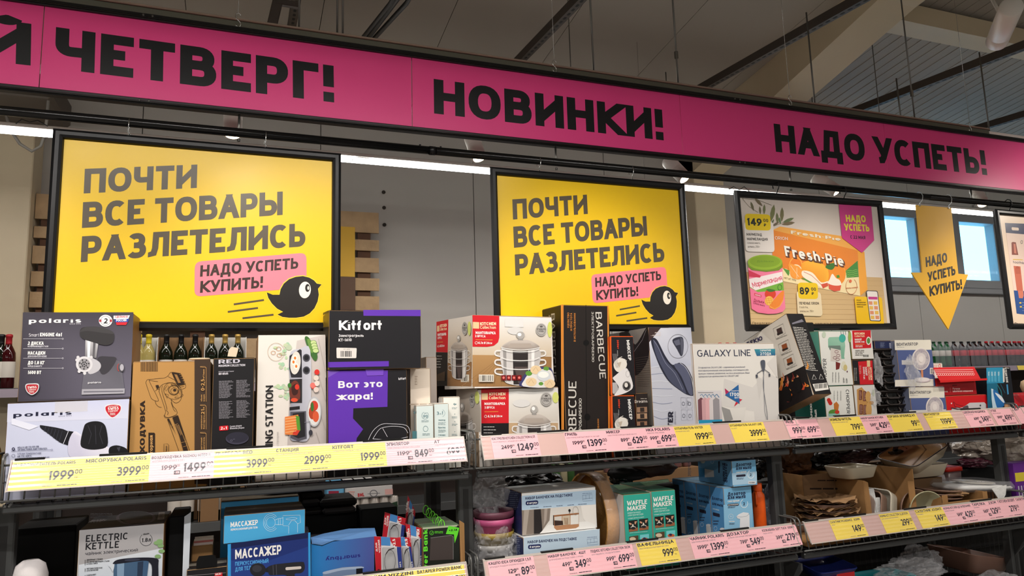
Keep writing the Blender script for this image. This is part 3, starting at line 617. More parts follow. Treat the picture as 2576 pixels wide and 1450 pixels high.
# ---------------------------------------------------------------- hanging posters
PY = 2.53
M_frame = mat('snap_frame_black', (22, 22, 24), .33, metal=.3)
M_back = mat('poster_board', (60, 60, 62), .7)
def poster(nm, lab, Mt, W, H, bg, fw=.027, cat_='poster'):
    t = thing(nm, lab, cat_, Mt)
    prof = [(0, 0), (-.004, -.010), (.005, -.018), (.016, -.018), (.024, -.012), (fw, -.004), (fw, 0)]   # inward offset, depth
    def side(a, c, inn):     # mitred bar
        n = len(prof); vs = []
        for P, q in ((a, 1), (c, -1)):
            for (u, v) in prof:
                vs.append((P[0]+inn[0]*u+(c[0]-a[0])/abs(c[0]-a[0] or 1)*u*q*(1 if a[0] != c[0] else 0), v, P[1]+inn[1]*u+(1 if a[0] == c[0] else 0)*(c[1]-a[1])/abs(c[1]-a[1] or 1)*u*q))
        b = MB(); b.raw(vs, [(i, (i+1) % n, n+(i+1) % n, n+i) for i in range(n)], M_frame, smooth=False); b.build('frame_bar', t)
    side((0, 0), (W, 0), (0, 1)); side((0, H), (W, H), (0, -1)); side((0, 0), (0, H), (1, 0)); side((W, 0), (W, H), (-1, 0))
    b = MB(); b.box((.004, .001, .004), (W-.004, .008, H-.004), M_back); b.build('backing', t)
    b = MB(); b.face([(fw*.8, -.003, fw*.8), (W-fw*.8, -.003, fw*.8), (W-fw*.8, -.003, H-fw*.8), (fw*.8, -.003, H-fw*.8)], PG, L(bg)); b.build('sheet', t)
    return t
def hooks(t, xs, col=M_blk, zt=None, clear=False, r=.0017):
    for x in xs:
        b = MB(); z0 = zt
        P = [(x, .0, z0), (x+.001, -.003, z0+.012), (x-.004, -.012, z0+.018), (x-.001, -.019, z0+.03), (x, -.0195, z0+.045), (x, -.014, z0+.060), (x, 0, z0+.067), (x, .014, z0+.060), (x, .0195, z0+.047), (x, .017, z0+.036)]
        b.tube(P, r*1.5, col, 8); b.build('hook', t)
TYP_HAZE = (84, 74, 58)  # black ink lightened to take in the glare haze on the sheet
t1 = poster('framed_poster', 'large yellow poster with black lettering hazed to brown, leftmost of the two yellow ones', MX.Translation((-.559, PY, 1.822)), .882, .632, (240, 197, 14))
p = Print(t1, (0, PY-.0032, 2), (0, -1, 0), PG)
p.T('ПОЧТИ', (210.5, 487), (495, 473), 60, TYP_HAZE, .225, .08, up=(3, -62))
p.T('ВСЕ ТОВАРЫ', (206, 574), (711, 541), 60, TYP_HAZE, .225, .07, up=(3, -65))
p.T('РАЗЛЕТЕЛИСЬ', (203, 660), (768, 620), 60, TYP_HAZE, .225, .07, up=(3.5, -65))
p.rrect([(490, 659), (771, 636), (771, 724), (489, 747)], 17, (255, 132, 148))
p.T('НАДО УСПЕТЬ', (503, 697), (750, 676), 28, (58, 40, 34), .21, .08, up=(1.5, -29)); p.T('КУПИТЬ!', (503, 737.5), (661, 724.5), 28, (58, 40, 34), .21, .08, up=(1.5, -30))
def bird(o=0, oc=None):
    B = [(671, 736), (686, 742), (703, 742), (706, 728), (714, 714), (727, 703), (744, 697), (762, 695), (778, 699), (790, 706), (797, 714), (809, 716), (800, 727), (802, 742), (799, 759), (791, 776), (779, 789), (764, 797), (745, 800), (727, 800), (711, 798), (698, 792), (712, 785), (697, 777), (684, 764), (675, 750)]
    if o: cx, cy = 742, 748; B = [(x+(x-cx)/math.hypot(x-cx, y-cy)*o, y+(y-cy)/math.hypot(x-cx, y-cy)*o) for x, y in B]
    p.poly(B, oc or (34, 30, 28))
bird(2.2, (255, 214, 60)); bird()
p.ell(767, 730, 15, 21, (250, 240, 225), 22, .08); p.ell(773.5, 725, 6, 10, (30, 26, 24), 18); p.ell(775.5, 725, 2.6, 5, (245, 235, 220), 12)
for a, c in (((588, 766), (664, 755)), ((573, 785), (649, 775)), ((610, 801), (688, 792))): p.line([a, c], 4.2, TYP_HAZE)
p.done('print')
hooks(t1, [.208, .63], M_silver, .629, r=.0012)
t2 = copy_tree(t1); t2.location.x += 1.4555; MW[t2.name] = MX.Translation((1.4555, 0, 0)) @ MW[t1.name]
t2['label'] = 'second yellow poster with black lettering hazed to brown, hanging behind the tall black cartons'
# poster with groceries
R3 = MX.Translation((2.052, PY, 1.823)) @ MX.Rotation(-.012, 4, 'Y')
t3 = poster('framed_poster', 'beige poster showing an orange pie box and a pink jar, in a black frame', R3, .872, .622, (226, 214, 204))
R3y = R3
p = Print(t3, (0, PY-.0032, 2), (0, -1, 0), PG)
def c2(x, y): return (1820+x/3.816, 480+y/3.816)     # close-up pixel to photo pixel
def Q(*a): return [c2(a[i], a[i+1]) for i in range(0, len(a), 2)]
p.poly(Q(195, 780, 1525, 835, 1575, 1302, 228, 1302), (206, 172, 122), (222, 190, 140))
for k in range(9): p.line(Q(210+k*4, 830+k*50, 1530, 870+k*46), .8, (194, 158, 110))
r = random.Random(5)
for (x, y, l_, a) in ((275, 150, 95, 1.25), (350, 190, 80, 1.5), (390, 180, 100, 1.6), (470, 215, 165, 1.75), (515, 265, 110, 1.5), (560, 230, 140, 1.6), (540, 290, 70, 1.4), (620, 285, 120, 2.75), (620, 315, 130, 3.0), (500, 320, 80, 2.6), (335, 110, 110, .8), (470, 300, 60, 2.0)):
    ca, sa = math.cos(a), math.sin(a); w_ = l_*.13
    P = [(x+ca*l_/2*u-sa*w_*v, y+sa*l_/2*u+ca*w_*v) for u, v in ((-1, 0), (-.5, .8), (.1, 1), (.6, .6), (1, 0), (.6, -.6), (.1, -1), (-.5, -.8))]
    p.poly([c2(*q) for q in P], (96+r.randint(0, 30), 104+r.randint(0, 30), 84))
for pts in (((175, 70), (240, 150), (330, 210)), ((180, 75), (330, 90), (460, 140)), ((300, 80), (370, 140)), ((480, 340), (560, 310), (640, 270))): p.line([c2(*q) for q in pts], .9, (120, 112, 92))
p.poly(Q(470, 378, 540, 345, 1350, 470, 1285, 575), (248, 178, 84)); p.poly(Q(470, 378, 1285, 575, 1310, 1012, 565, 845, 466, 740), (240, 142, 50), (236, 130, 40))
p.poly(Q(1285, 575, 1350, 590, 1380, 950, 1310, 1012), (246, 170, 60))
p.poly(Q(466, 745, 600, 750, 760, 860, 1000, 860, 1160, 800, 1285, 670, 1310, 1012, 566, 870), (246, 226, 176))
p.poly(Q(1170, 770, 1285, 672, 1295, 830, 1180, 838), (70, 140, 60))
for k in range(4): p.line(Q(1175, 775+k*20, 1205, 765+k*18, 1235, 772+k*18, 1265, 760+k*18, 1288, 765+k*18), 1.3, (140, 190, 90))
p.poly(Q(566, 745, 640, 770, 620, 820), (90, 150, 60)); p.poly(Q(730, 835, 870, 860, 850, 900), (90, 150, 60))
for (x, y, a, c_) in ((690, 710, 62, (250, 180, 80)), (690, 710, 54, (240, 130, 40)), (690, 780, 62, (250, 226, 180)), (690, 785, 56, (246, 150, 50)), (1070, 800, 100, (250, 170, 60)), (1080, 810, 88, (244, 146, 40))): p.ell(*c2(x, y), a/3.8, a*1.15/3.8, c_)
p.sp(Q(625, 700, 750, 760, 745, 840, 690, 850, 640, 800), (248, 160, 60)); p.line(Q(640, 720, 720, 830), 1.2, (250, 226, 190)); p.line(Q(700, 740, 700, 845), 1.2, (250, 226, 190))
p.sp(Q(750, 700, 830, 672, 930, 690, 1000, 770, 995, 870, 930, 900, 860, 800, 755, 770), (250, 184, 56), (244, 160, 40))
p.sp(Q(755, 770, 850, 790, 930, 880, 1000, 870, 995, 905, 945, 935, 880, 900, 760, 830), (250, 236, 214)); p.line(Q(765, 780, 840, 815, 900, 870, 940, 910), 1.6, (214, 130, 110))
p.poly(Q(930, 900, 995, 885, 1000, 915, 950, 940), (214, 84, 60)); p.poly(Q(1000, 890, 1125, 910, 1115, 960, 1060, 968, 1010, 945), (224, 88, 66))
p.sp(Q(1000, 890, 1015, 850, 1040, 800, 1075, 840, 1110, 860, 1125, 905, 1060, 912), (250, 238, 224)); p.poly(Q(1080, 815, 1105, 810, 1112, 835, 1085, 842), (80, 150, 50))
p.sp(Q(975, 740, 1000, 705, 1070, 700, 1040, 760), (60, 120, 50)); p.poly(Q(1080, 838, 1095, 860), (60, 120, 50)) if 0 else None
p.T('Fresh·Pie', c2(596, 640), c2(1168, 745), 30, (96, 60, 46), .34, .06, up=(-5, -29)); p.T('Fresh·Pie', c2(592, 628), c2(1155, 728), 26, (250, 246, 236), .2, .16, up=(-5, -26))
p.T('апельсин', c2(775, 668), c2(948, 705), 9, (90, 56, 30), .14, .1); p.T('Fresh·Pie', c2(640, 415), c2(1120, 485), 8, (250, 236, 210), .22, .1); p.T('ORION', c2(490, 470), c2(612, 478), 8, (250, 240, 226), .13)
p.T('NET WT 150g', c2(578, 845), c2(690, 868), 4, (140, 110, 70), .12)
p.ring(*c2(1222, 920), 14, 20, 1, (196, 110, 60), 22, -60, 240); p.T('апельсиновый', c2(1170, 945), c2(1285, 935), 4, (196, 100, 50), .14); p.ell(*c2(1212, 870), 3.5, 4, (224, 110, 70))
p.poly(Q(1100, 134, 1412, 152, 1440, 478, 1322, 598, 1132, 455), (214, 62, 142)); p.T('НАДО', c2(1172, 300), c2(1362, 306), 17, (240, 226, 70), .24, .1); p.T('УСПЕТЬ', c2(1158, 385), c2(1396, 394), 17, (240, 226, 70), .24, .1)
p.T('С 22 МАЯ', c2(1212, 462), c2(1356, 468), 8, (70, 24, 54), .22)
def pill(a, col, r_=9): p.rrect(Q(*a), r_, col)
pill((188, 300, 470, 300, 485, 594, 208, 586), (240, 232, 226)); pill((198, 222, 442, 232, 448, 386, 206, 380), (240, 208, 20))
p.T('149', c2(222, 335), c2(364, 340), 18, (36, 40, 34), .22, .1); p.T('00', c2(377, 303), c2(424, 305), 8, (36, 40, 34), .18); p.T('₽', c2(381, 345), c2(404, 346), 7, (36, 40, 34), .18)
p.T('МАРМЕЛАД', c2(216, 434), c2(362, 438), 6.5, (50, 46, 44), .17); p.T('МАРМЕЛАНДИЯ', c2(220, 478), c2(418, 482), 6.5, (50, 46, 44), .17); p.T('сочное манго,', c2(222, 512), c2(348, 514), 5, (120, 112, 106), .12); p.T('дольки, 250 г', c2(226, 548), c2(344, 550), 5, (120, 112, 106), .12)
pill((692, 965, 925, 975, 944, 1208, 705, 1200), (236, 216, 180)); pill((704, 884, 896, 888, 900, 1044, 712, 1040), (240, 200, 20))
p.T('89', c2(726, 998), c2(818, 1000), 18, (36, 40, 34), .22, .1); p.T('00', c2(834, 962), c2(880, 964), 8, (36, 40, 34), .18); p.T('₽', c2(838, 1002), c2(860, 1003), 7, (36, 40, 34), .18)
p.T('ПЕЧЕНЬЕ ORION', c2(720, 1095), c2(908, 1096), 6.5, (60, 46, 34), .17); p.T('Fresh Pie,', c2(722, 1130), c2(806, 1131), 5, (130, 108, 84), .12); p.T('апельсин, 150 г', c2(726, 1168), c2(860, 1168), 5, (130, 108, 84), .12)
# pink tin with green lid
p.poly(Q(228, 735, 556, 740, 586, 1130, 560, 1165, 500, 1182, 420, 1186, 320, 1172, 262, 1135), (250, 132, 164), (246, 120, 158))
p.poly(Q(240, 930, 560, 830, 572, 960, 320, 975), (120, 180, 60)); p.poly(Q(236, 850, 556, 780, 560, 880, 300, 960, 245, 925), (250, 236, 236))
p.T('Мармеландия', c2(274, 935), c2(556, 858), 13, (220, 60, 96), .13, .06); p.poly(Q(232, 765, 352, 820, 340, 838, 236, 828), (214, 50, 84)); p.T('Дольки', c2(280, 1068), c2(380, 1088), 8, (150, 30, 60), .15); p.T('СОЧНОЕ МАНГО', c2(276, 1088), c2(386, 1116), 3.6, (120, 30, 50), .14)
p.poly(Q(286, 985, 354, 1005, 354, 1026, 288, 1008), (220, 50, 70)); p.T('НОВИНКА', c2(292, 1005), c2(348, 1020), 3, (250, 240, 240), .16)
p.ell(*c2(440, 995), 14, 13, (224, 66, 40)); p.ell(*c2(428, 1060), 11, 12, (250, 196, 90)); p.sp(Q(400, 955, 430, 945, 490, 960, 440, 975), (60, 120, 50)); p.sp(Q(430, 1110, 560, 960, 562, 1050, 530, 1110, 480, 1138), (246, 140, 50)); p.line(Q(432, 1112, 480, 1140, 530, 1112, 564, 1050), 2, (250, 180, 90))
for k in range(3): p.line(Q(395+k*24, 1030, 415+k*24, 1100), .8, (230, 150, 50)); p.line(Q(390, 1042+k*20, 465, 1030+k*20), .8, (230, 150, 50))
p.ring(*c2(530, 930), 5, 7, 1, (50, 110, 60))
p.poly(Q(222, 690, 228, 735, 262, 765, 400, 782, 520, 768, 558, 735, 555, 690), (120, 150, 30)); p.ell(*c2(388, 690), 43.5, 19, (150, 184, 44), 30); p.ell(*c2(388, 684), 38, 14.5, (134, 168, 34), 30); p.T('Дольки', c2(310, 690), c2(470, 690), 5, (116, 150, 30), .2)
# app badge with phone, code left out
pill((1244, 1018, 1508, 1026, 1530, 1292, 1268, 1284), (246, 196, 24), 6); pill((1356, 960, 1468, 964, 1500, 1258, 1392, 1254), (40, 36, 44), 5); pill((1362, 966, 1462, 970, 1494, 1250, 1398, 1248), (240, 232, 226), 4)
p.poly(Q(1376, 1020, 1464, 1022, 1466, 1048, 1380, 1046), (200, 60, 140))
for i in range(4):
    for j in range(2): x, y = 1380+j*46+i*6, 1064+i*46; p.poly(Q(x, y, x+36, y+1, x+38, y+34, x+3, y+33), (236, 190, 90) if (i+j) % 2 else (226, 150, 110))
for i, s_ in enumerate(('СЛЕДИТЕ', 'ЗА НОВИНКАМИ', 'ПРЯМО В ВАШЕМ', 'ТЕЛЕФОНЕ')): p.T(s_, c2(1262+i*2, 1060+i*21), c2(1262+(48, 88, 90, 58)[i]+i*2, 1061+i*21), 3, (80, 66, 20), .15)
p.T('Предложение действует, пока', c2(266, 1284), c2(760, 1284), 5.5, (84, 66, 46), .15); p.T('товар есть в наличии.', c2(866, 1288), c2(1136, 1288), 5.5, (84, 66, 46), .15)
p.done('print'); hooks(t3, [.24, .64], M_blk, .619)
# poster cut by the right edge
R4 = MX.Translation((3.718, PY, 1.836)) @ MX.Rotation(.0, 4, 'Y')
t4 = poster('framed_poster', 'cream poster with toothbrushes, cut off by the right edge of the photo', R4, .88, .63, (252, 226, 200))
p = Print(t4, (0, PY-.0032, 2), (0, -1, 0), PG)
def c2(x, y): return (2440+x/3.816, 480+y/3.816)
p.poly(Q(336, 310, 900, 330, 905, 450, 346, 405), (52, 58, 96)); p.rrect(Q(398, 350, 468, 356, 470, 384, 402, 380), 3, (246, 224, 204)); p.poly(Q(346, 405, 905, 450, 990, 1240, 448, 1180), (250, 222, 206))
p.poly(Q(398, 500, 410, 492, 440, 496, 464, 618, 402, 616), (150, 84, 74)); p.poly(Q(418, 510, 436, 512, 446, 605, 424, 600), (220, 140, 120)); p.poly(Q(418, 722, 484, 728, 514, 1010, 505, 1034, 470, 1032, 456, 1010), (216, 120, 96)); p.ell(*c2(456, 760), 6, 9, (190, 96, 76))
p.poly(Q(432, 745, 478, 750, 484, 800, 440, 800), (200, 106, 84)); p.poly(Q(420, 958, 900, 990, 930, 1240, 448, 1180), (58, 92, 156)); p.poly(Q(458, 960, 512, 965, 514, 1010, 505, 1034, 470, 1032), (226, 134, 108))
p.T('toothbrush', c2(414, 696), c2(590, 712), 5.5, (96, 92, 110), .12); p.line(Q(412, 660, 504, 664), 1.6, (240, 200, 60)); p.ring(*c2(496, 494), 2.4, 4, 1, (110, 120, 120)); p.T('Предложение', c2(430, 1286), c2(620, 1296), 5, (90, 70, 60), .14)
for k in range(4): p.line(Q(500, 1075+k*25, 600, 1082+k*25), .8, (180, 196, 226))
p.ell(*c2(482, 1078), 3, 2, (240, 200, 80)); p.ell(*c2(486, 1116), 3, 2, (240, 200, 80))
p.done('print'); hooks(t4, [.12, .6], M_blk, .629)
# yellow arrow hung on clear hooks
M_arr = mat('yellow_foam_board', (244, 186, 48), .5)
def A(x, y): return at(x, y, PY-.0)
t5 = thing('arrow_sign', 'yellow downward arrow sign with black lettering hanging beside the grocery poster', 'sign', A(2305, 512))
pts = [(2305, 516), (2393, 523), (2411, 689), (2436, 691), (2386, 829), (2293, 686), (2321, 686)]
b = MB(); b.prism([A(*q) for q in pts], (0, .006, 0), M_arr); local(t5, b, 'arrow_board')
p = Print(t5, (0, PY-.0004, 2), (0, -1, 0), PG)
def c2(x, y): return (1800+x/3.295, 420+y/3.295)
p.T('НАДО', c2(1745, 832), c2(1922, 790), 20, (52, 48, 44), .23, .08, up=(-1.5, -25)); p.T('УСПЕТЬ', c2(1762, 955), c2(1990, 895), 20, (52, 48, 44), .23, .08, up=(-1.5, -24)); p.T('КУПИТЬ!', c2(1776, 1075), c2(2045, 1012), 20, (52, 48, 44), .23, .08, up=(-1.5, -25))
p.done('lettering')
M_clr = mat('clear_plastic', (225, 228, 230), .15, trans=.6, ior=1.4)
for x, y in ((2313, 517), (2386, 523)):
    q = A(x, y); b = MB(); b.tube([q, q+V((0, -.004, .012)), q+V((0, -.019, .022)), (q.x+.004, PY-.021, 2.50), (q.x+.004, PY-.014, 2.52), (q.x+.004, PY, 2.5265), (q.x+.003, PY+.014, 2.52), (q.x+.002, PY+.02, 2.508)], .002, M_clr, 8)
    b.box((q.x-.004, PY-.005, q.z-.006), (q.x+.004, PY+.007, q.z+.004), M_clr, bev=.001); local(t5, b, 'clear_hook')
# ---------------------------------------------------------------- the gondola: frame, wire shelves, price rails
P0, PITCH = -.60, 1.327
DK = {1: 1.342, 2: .942, 3: .542}
RYB, RYT = 2.284, 2.319            # price rail: bottom and top edge depth
def rail_z(z): return z+.032, z+.105
M_rail = mat('price_rail_backing', (204, 168, 162), .5, coat=.8)
PINK = (243, 184, 192); YEL = (242, 214, 92)
PT = printmat('tag_print', .3, .8); PT.node_tree.nodes['Principled BSDF'].inputs['Coat Roughness'].default_value = .13
def ribs(m):      # fine horizontal ribs of the clear rail cover catch the lamp
    nt = m.node_tree; g = nt.nodes.new('ShaderNodeNewGeometry'); wv = nt.nodes.new('ShaderNodeTexWave'); wv.bands_direction = 'Z'; wv.inputs['Scale'].default_value = 24; wv.inputs['Distortion'].default_value = .6; wv.inputs['Detail Scale'].default_value = .3
    nt.links.new(g.outputs['Position'], wv.inputs['Vector']); bp = nt.nodes.new('ShaderNodeBump'); bp.inputs['Strength'].default_value = .5; bp.inputs['Distance'].default_value = .0016
    nt.links.new(wv.outputs[0], bp.inputs['Height']); nt.links.new(bp.outputs[0], nt.nodes['Principled BSDF'].inputs['Coat Normal'])
ribs(PT)
M_rail.node_tree.nodes['Principled BSDF'].inputs['Coat Roughness'].default_value = .13; ribs(M_rail)
M_railc = mat('price_rail_lip', (186, 176, 168), .25, spec=.5)
M_wireD = mat('rack_wire_dark', (52, 52, 52), .4, metal=.4)
M_clip = mat('rail_clip_black', (24, 24, 24), .35)
def rr_loop(x, y0, y1, z0, z1, r=.02):
    P = []
    for cy, cz_, a0 in ((y0+r, z0+r, 180), (y1-r, z0+r, 270), (y1-r, z1-r, 0), (y0+r, z1-r, 90)):
        for k in range(5): a = math.radians(a0+k*22.5); P.append((x, cy+r*math.cos(a), cz_+r*math.sin(a)))
    return P
BAYN = ['first', 'second', 'third', 'fourth']
def shelf(k, lv, x1=None):
    if k == -1: return shelf_(k, lv, P0-.012, 'grey wire shelf beyond the left edge of the photo')
    return shelf_(k, lv, x1)
def shelf_(k, lv, x1=None, lab=None):
    z = DK[lv]; xa = P0+PITCH*k+.022; xb = (P0+PITCH*(k+1)-.008) if x1 is None else x1
    t = thing('wire_shelf', lab or '%s grey wire shelf of the %s bay from the left, with its price rail' % ({1: 'top', 2: 'middle', 3: 'bottom'}[lv], BAYN[k]), 'shelf', (xa, 2.29, z), 'wire shelves of the rack')
    w_ = xb-xa
    b = MB(); b.box((0, .020, -.030), (w_, .045, -.009), M_grey, bev=.004); b.build('support_beam', t)
    b = MB(); b.box((0, .50, -.042), (w_, .525, -.010), M_grey, bev=.004); b.build('support_beam', t)
    b = MB(); x = .01
    while x < w_: b.tube([(x, .012, -.004), (x, .51, -.004)], .0022, M_wireD, 4, smooth=False, cap=False); x += .035
    for y in (.03, .15, .28, .40, .5): b.tube([(0, y, -.0085), (w_, y, -.0085)], .003, M_wireD, 4, smooth=False)
    tag(b.build('deck_wires', t), kind='stuff')
    b = MB(); x = .016
    while x < w_-.006: b.tube([(x, .010, .003), (x, .030, .096)], .0021, M_wire, 6); x += .0352
    tag(b.build('front_wires', t), kind='stuff')
    for zz, yy in ((.004, .0075), (.096, .034)): b = MB(); b.tube([(-.012, yy, zz), (w_+.008, yy, zz)], .003, M_wire, 8); b.build('edge_wire', t)
    for x in (-.006, w_+.002):
        b = MB(); b.tube(rr_loop(x, .026, .47, -.002, .124), .0034, M_wire, 8, closed=True); b.build('side_loop', t)
        b = MB()
        for y in (.05, .12, .19, .26, .33, .40): b.tube([(x, y, -.002), (x, y, .124)], .0018, M_wire, 5)
        b.tube([(x, .026, .05), (x, .47, .05)], .0018, M_wire, 5); tag(b.build('side_wires', t), kind='stuff')
    # price rail: tilted backing with lips
    za, zb_ = .032, .105; ya, yb = -.006, .029
    b = MB(); b.prism([(.014, ya, za), (w_-.016, ya, za), (w_-.016, yb, zb_), (.014, yb, zb_)], (0, .004, .0015), M_rail)
    pr = b.build('price_rail', t)
    b = MB(); b.prism([(.012, ya-.004, za-.0015), (w_-.014, ya-.004, za-.0015), (w_-.014, ya-.001, za+.0015), (.012, ya-.001, za+.0015)], (0, .006, .0), M_railc); b.build('lower_lip', pr)
    b = MB(); b.prism([(.012, yb-.002, zb_-.002), (w_-.014, yb-.002, zb_-.002), (w_-.014, yb+.001, zb_+.004), (.012, yb+.001, zb_+.004)], (0, .006, .0), M_railc); b.build('upper_lip', pr)
    for x in (.012, w_-.017): b = MB(); b.prism([(x, ya-.004, za-.003), (x+.003, ya-.004, za-.003), (x+.003, yb-.002, zb_+.003), (x, yb-.002, zb_+.003)], (0, .006, .002), M_railc, ); b.build('end_cap', pr)
    for a, c in ((.02, .09), (.22, .34), (.55, .68), (.95, 1.08)):
        if c < w_: b = MB(); b.box((a, yb-.001, zb_+.002), (c, yb+.008, zb_+.008), M_clip, bev=.001); b.build('rail_clip', pr)
    return t
shelf(-1, 1)
for lv in (1, 2, 3):
    for k in range(4):
        if lv == 3 and k == 3: continue
        shelf(k, lv, 4.55 if k == 3 else None)
for k in range(5):
    x = P0+PITCH*k+.007
    for nm, y, w_ in (('front', 2.425, .026), ('back', 2.86, .03)):
        t = thing('rack_upright', '%s upright of the rack %s' % (nm, ['at the left edge', 'between first and second bay', 'between second and third bay', 'between third and fourth bay', 'at the far right'][k]), 'post', (x, y, 0), 'rack uprights')
        top = 1.318; b = MB(); b.box((-w_, -.02, 0), (w_, .02, top), M_grey, bev=.004); b.box((-w_*.35, -.0212, .1), (w_*.35, -.0198, top-.05), M_wireD); b.build('post', t)
        if nm == 'front':
            for z in (DK[2], DK[3]):
                b = MB(); b.prism([(-.004, -.02, z-.045), (-.004, -.11, z-.045), (-.004, -.11, z-.07), (-.004, -.02, z-.17)], (.008, 0, 0), M_grey); b.build('bracket', t)
            for z in DK.values():
                b = MB(); b.box((-.012, .02, z-.05), (.012, .40, z-.015), M_grey, bev=.003); b.build('cross_arm', t)
b = MB()
t = thing('back_mesh', 'dark wire grille closing the back of the rack below the middle shelf', 'grille', (P0, 2.83, .05))
x = .02
while x < 5.2: b.tube([(x, 0, 0), (x, 0, .84)], .002, M_wireD, 4, smooth=False, cap=False); x += .035
for z in (0, .2, .42, .64, .84): b.tube([(0, .004, z), (5.2, .004, z)], .003, M_wireD, 4, smooth=False)
bb = MB(); bb.box((0, .012, -.02), (5.2, .018, .82), mat('shade_board_dark', (22, 21, 21), .7)); bb.build('shade_board', t)  # added board, keeps the view behind the grille dark
tag(b.build('grille_wires', t), kind='stuff')
# ---------------------------------------------------------------- price tags slid into the rails
INKD = (40, 38, 52)
def ptag(lv, x0, x1, ye, col, title, price, old=None, sub='', lab='', k=0, disc='-30%', edge='b', tw=.7):
    """x0, x1: photo columns of the tag's left and right edge at the rail's bottom (b) or top (t) edge"""
    z = DK[lv]; za, zb_ = rail_z(z); Ye = RYB if edge == 'b' else RYT
    A = at(x0, ye[0], Ye).x; B = at(x1, ye[1], Ye).x
    ev = V((0, RYT-RYB, zb_-za)); H = ev.length-.004; ev.normalize(); n = V((0, -ev.z, ev.y))
    O = V((A, RYB, za))+ev*(H+.001)+n*(.0012+k*.0006)
    W = B-A
    t = thing('price_tag', lab, 'price tag', (A, RYB, za), 'price tags on the rails')
    p = Flat(t, O, (1, 0, 0), ev, PT); h = H*1000; w_ = W*1000
    p.mb.prism([O, O+V((W, 0, 0)), O+V((W, 0, 0))-ev*H, O-ev*H], -n*.0004, PT, L(col)); p.poly([(0, 0), (w_, 0), (w_, h), (0, h)], col)
    tl = min(w_*.92, len(title)*h*(.12 if len(title) < 19 else .085)*tw/.7)
    if title: p.T(title, (w_*.02, h*.165), (w_*.02+tl, h*.165), h*(.14 if len(title) < 19 else .115), INKD, .2, .1)
    if sub: p.T(sub, (w_*.03, h*.29), (w_*.03+min(w_*.8, len(sub)*h*.055), h*.29), h*.06, (130, 110, 120), .13, .12)
    pw = {2: .42, 3: .63, 4: .84}[len(price)]*h*.95; x1_ = w_-h*.26; x0_ = x1_-pw
    p.T(price, (x0_, h*.72), (x1_-h*.02, h*.72), h*.33, INKD, .19, .08)
    p.T('00', (x1_+h*.01, h*.54), (x1_+h*.23, h*.54), h*.16, INKD, .15, .12); p.T('₽/шт', (x1_+h*.01, h*.69), (x1_+h*.12, h*.69), h*.05, INKD, .14)
    if old:
        ow = (.42 if len(old) == 3 else .58)*h*.9; ox = max(w_*.03, x0_-h*.22-ow); xe = min(ox+ow, x0_-h*.15)
        if xe-ox > h*.1:
            p.T(old, (ox, h*.60), (xe, h*.60), h*.17, INKD, .17, .1); p.T('00', (xe+h*.01, h*.49), (xe+h*.1, h*.49), h*.07, INKD, .15)
            p.line([(ox, h*.58), (xe, h*.44)], .5, INKD)
            q = xe-h*.08; p.poly([(q, h*.66), (q+h*.2, h*.66), (q+h*.2, h*.80), (q, h*.80)], INKD); p.T(disc, (q+h*.025, h*.775), (q+h*.175, h*.775), h*.09, col, .2)
    p.lines(w_-h*.75, h*.90, w_-h*.10, h*.95, 1, INKD, wd=.5, jag=.1, seed=int(x0)); p.lines(w_-h*1.2, h*.905, w_-h*.8, h*.95, 1, (150, 130, 130), wd=.4, seed=int(x0)+1)
    p.done('card')
b1 = lambda a, c: (1240-(a-17)*.0689, 1240-(c-17)*.0689)
def b2(a, c): f_ = lambda x: 1154-(x-1231)*.061; return f_(a), f_(c)
for i, (a, c, col, ti, pr, old, sub, d) in enumerate((
    (19, 204, YEL, 'ПАРООЧИСТИТЕЛЬ POLARIS', '1999', None, '', 'first yellow tag from the left on the top rail, price 1999'),
    (204, 373, YEL, 'МЯСОРУБКА POLARIS', '3999', None, '', 'second yellow tag from the left on the top rail, price 3999'),
    (373, 537, PINK, 'ВОЗДУХОДУВКА SUZHOU HITERIA', '1499', '1999', 'АККУМУЛЯТОРНАЯ 4.0АЧ', 'pink tag under the brown blower carton, price 1499'),
    (537, 692, YEL, 'ПЫЛЕСОС RED', '3999', None, '', 'yellow tag under the narrow black vacuum carton, price 3999'),
    (692, 836, YEL, 'СТАНЦИЯ', '2999', None, 'КУЛИНАРНАЯ ЭЛ.БЫТ.АК-А031', 'yellow tag under the white cooking station carton, price 2999'),
    (836, 974, YEL, 'KITFORT', '1999', None, 'ЭЛЕКТРОГРИЛЬ КТ-1610', 'yellow tag under the purple carton, price 1999'),
    (974, 1097, PINK, 'ЭПИЛЯТОР', '849', '1199', 'ЭЛЕКТРИЧЕСКИЙ БЫТОВ.С6356', 'pink tag under the pale green boxes, price 849'),
    (1097, 1176, PINK, 'АТ', '699', None, 'УЛЬТРАЗВУК.СА226', 'last pink tag of the first top rail, price 699'))):
    ptag(1, a, c, b1(a, c), col, ti, pr, old, sub, d)
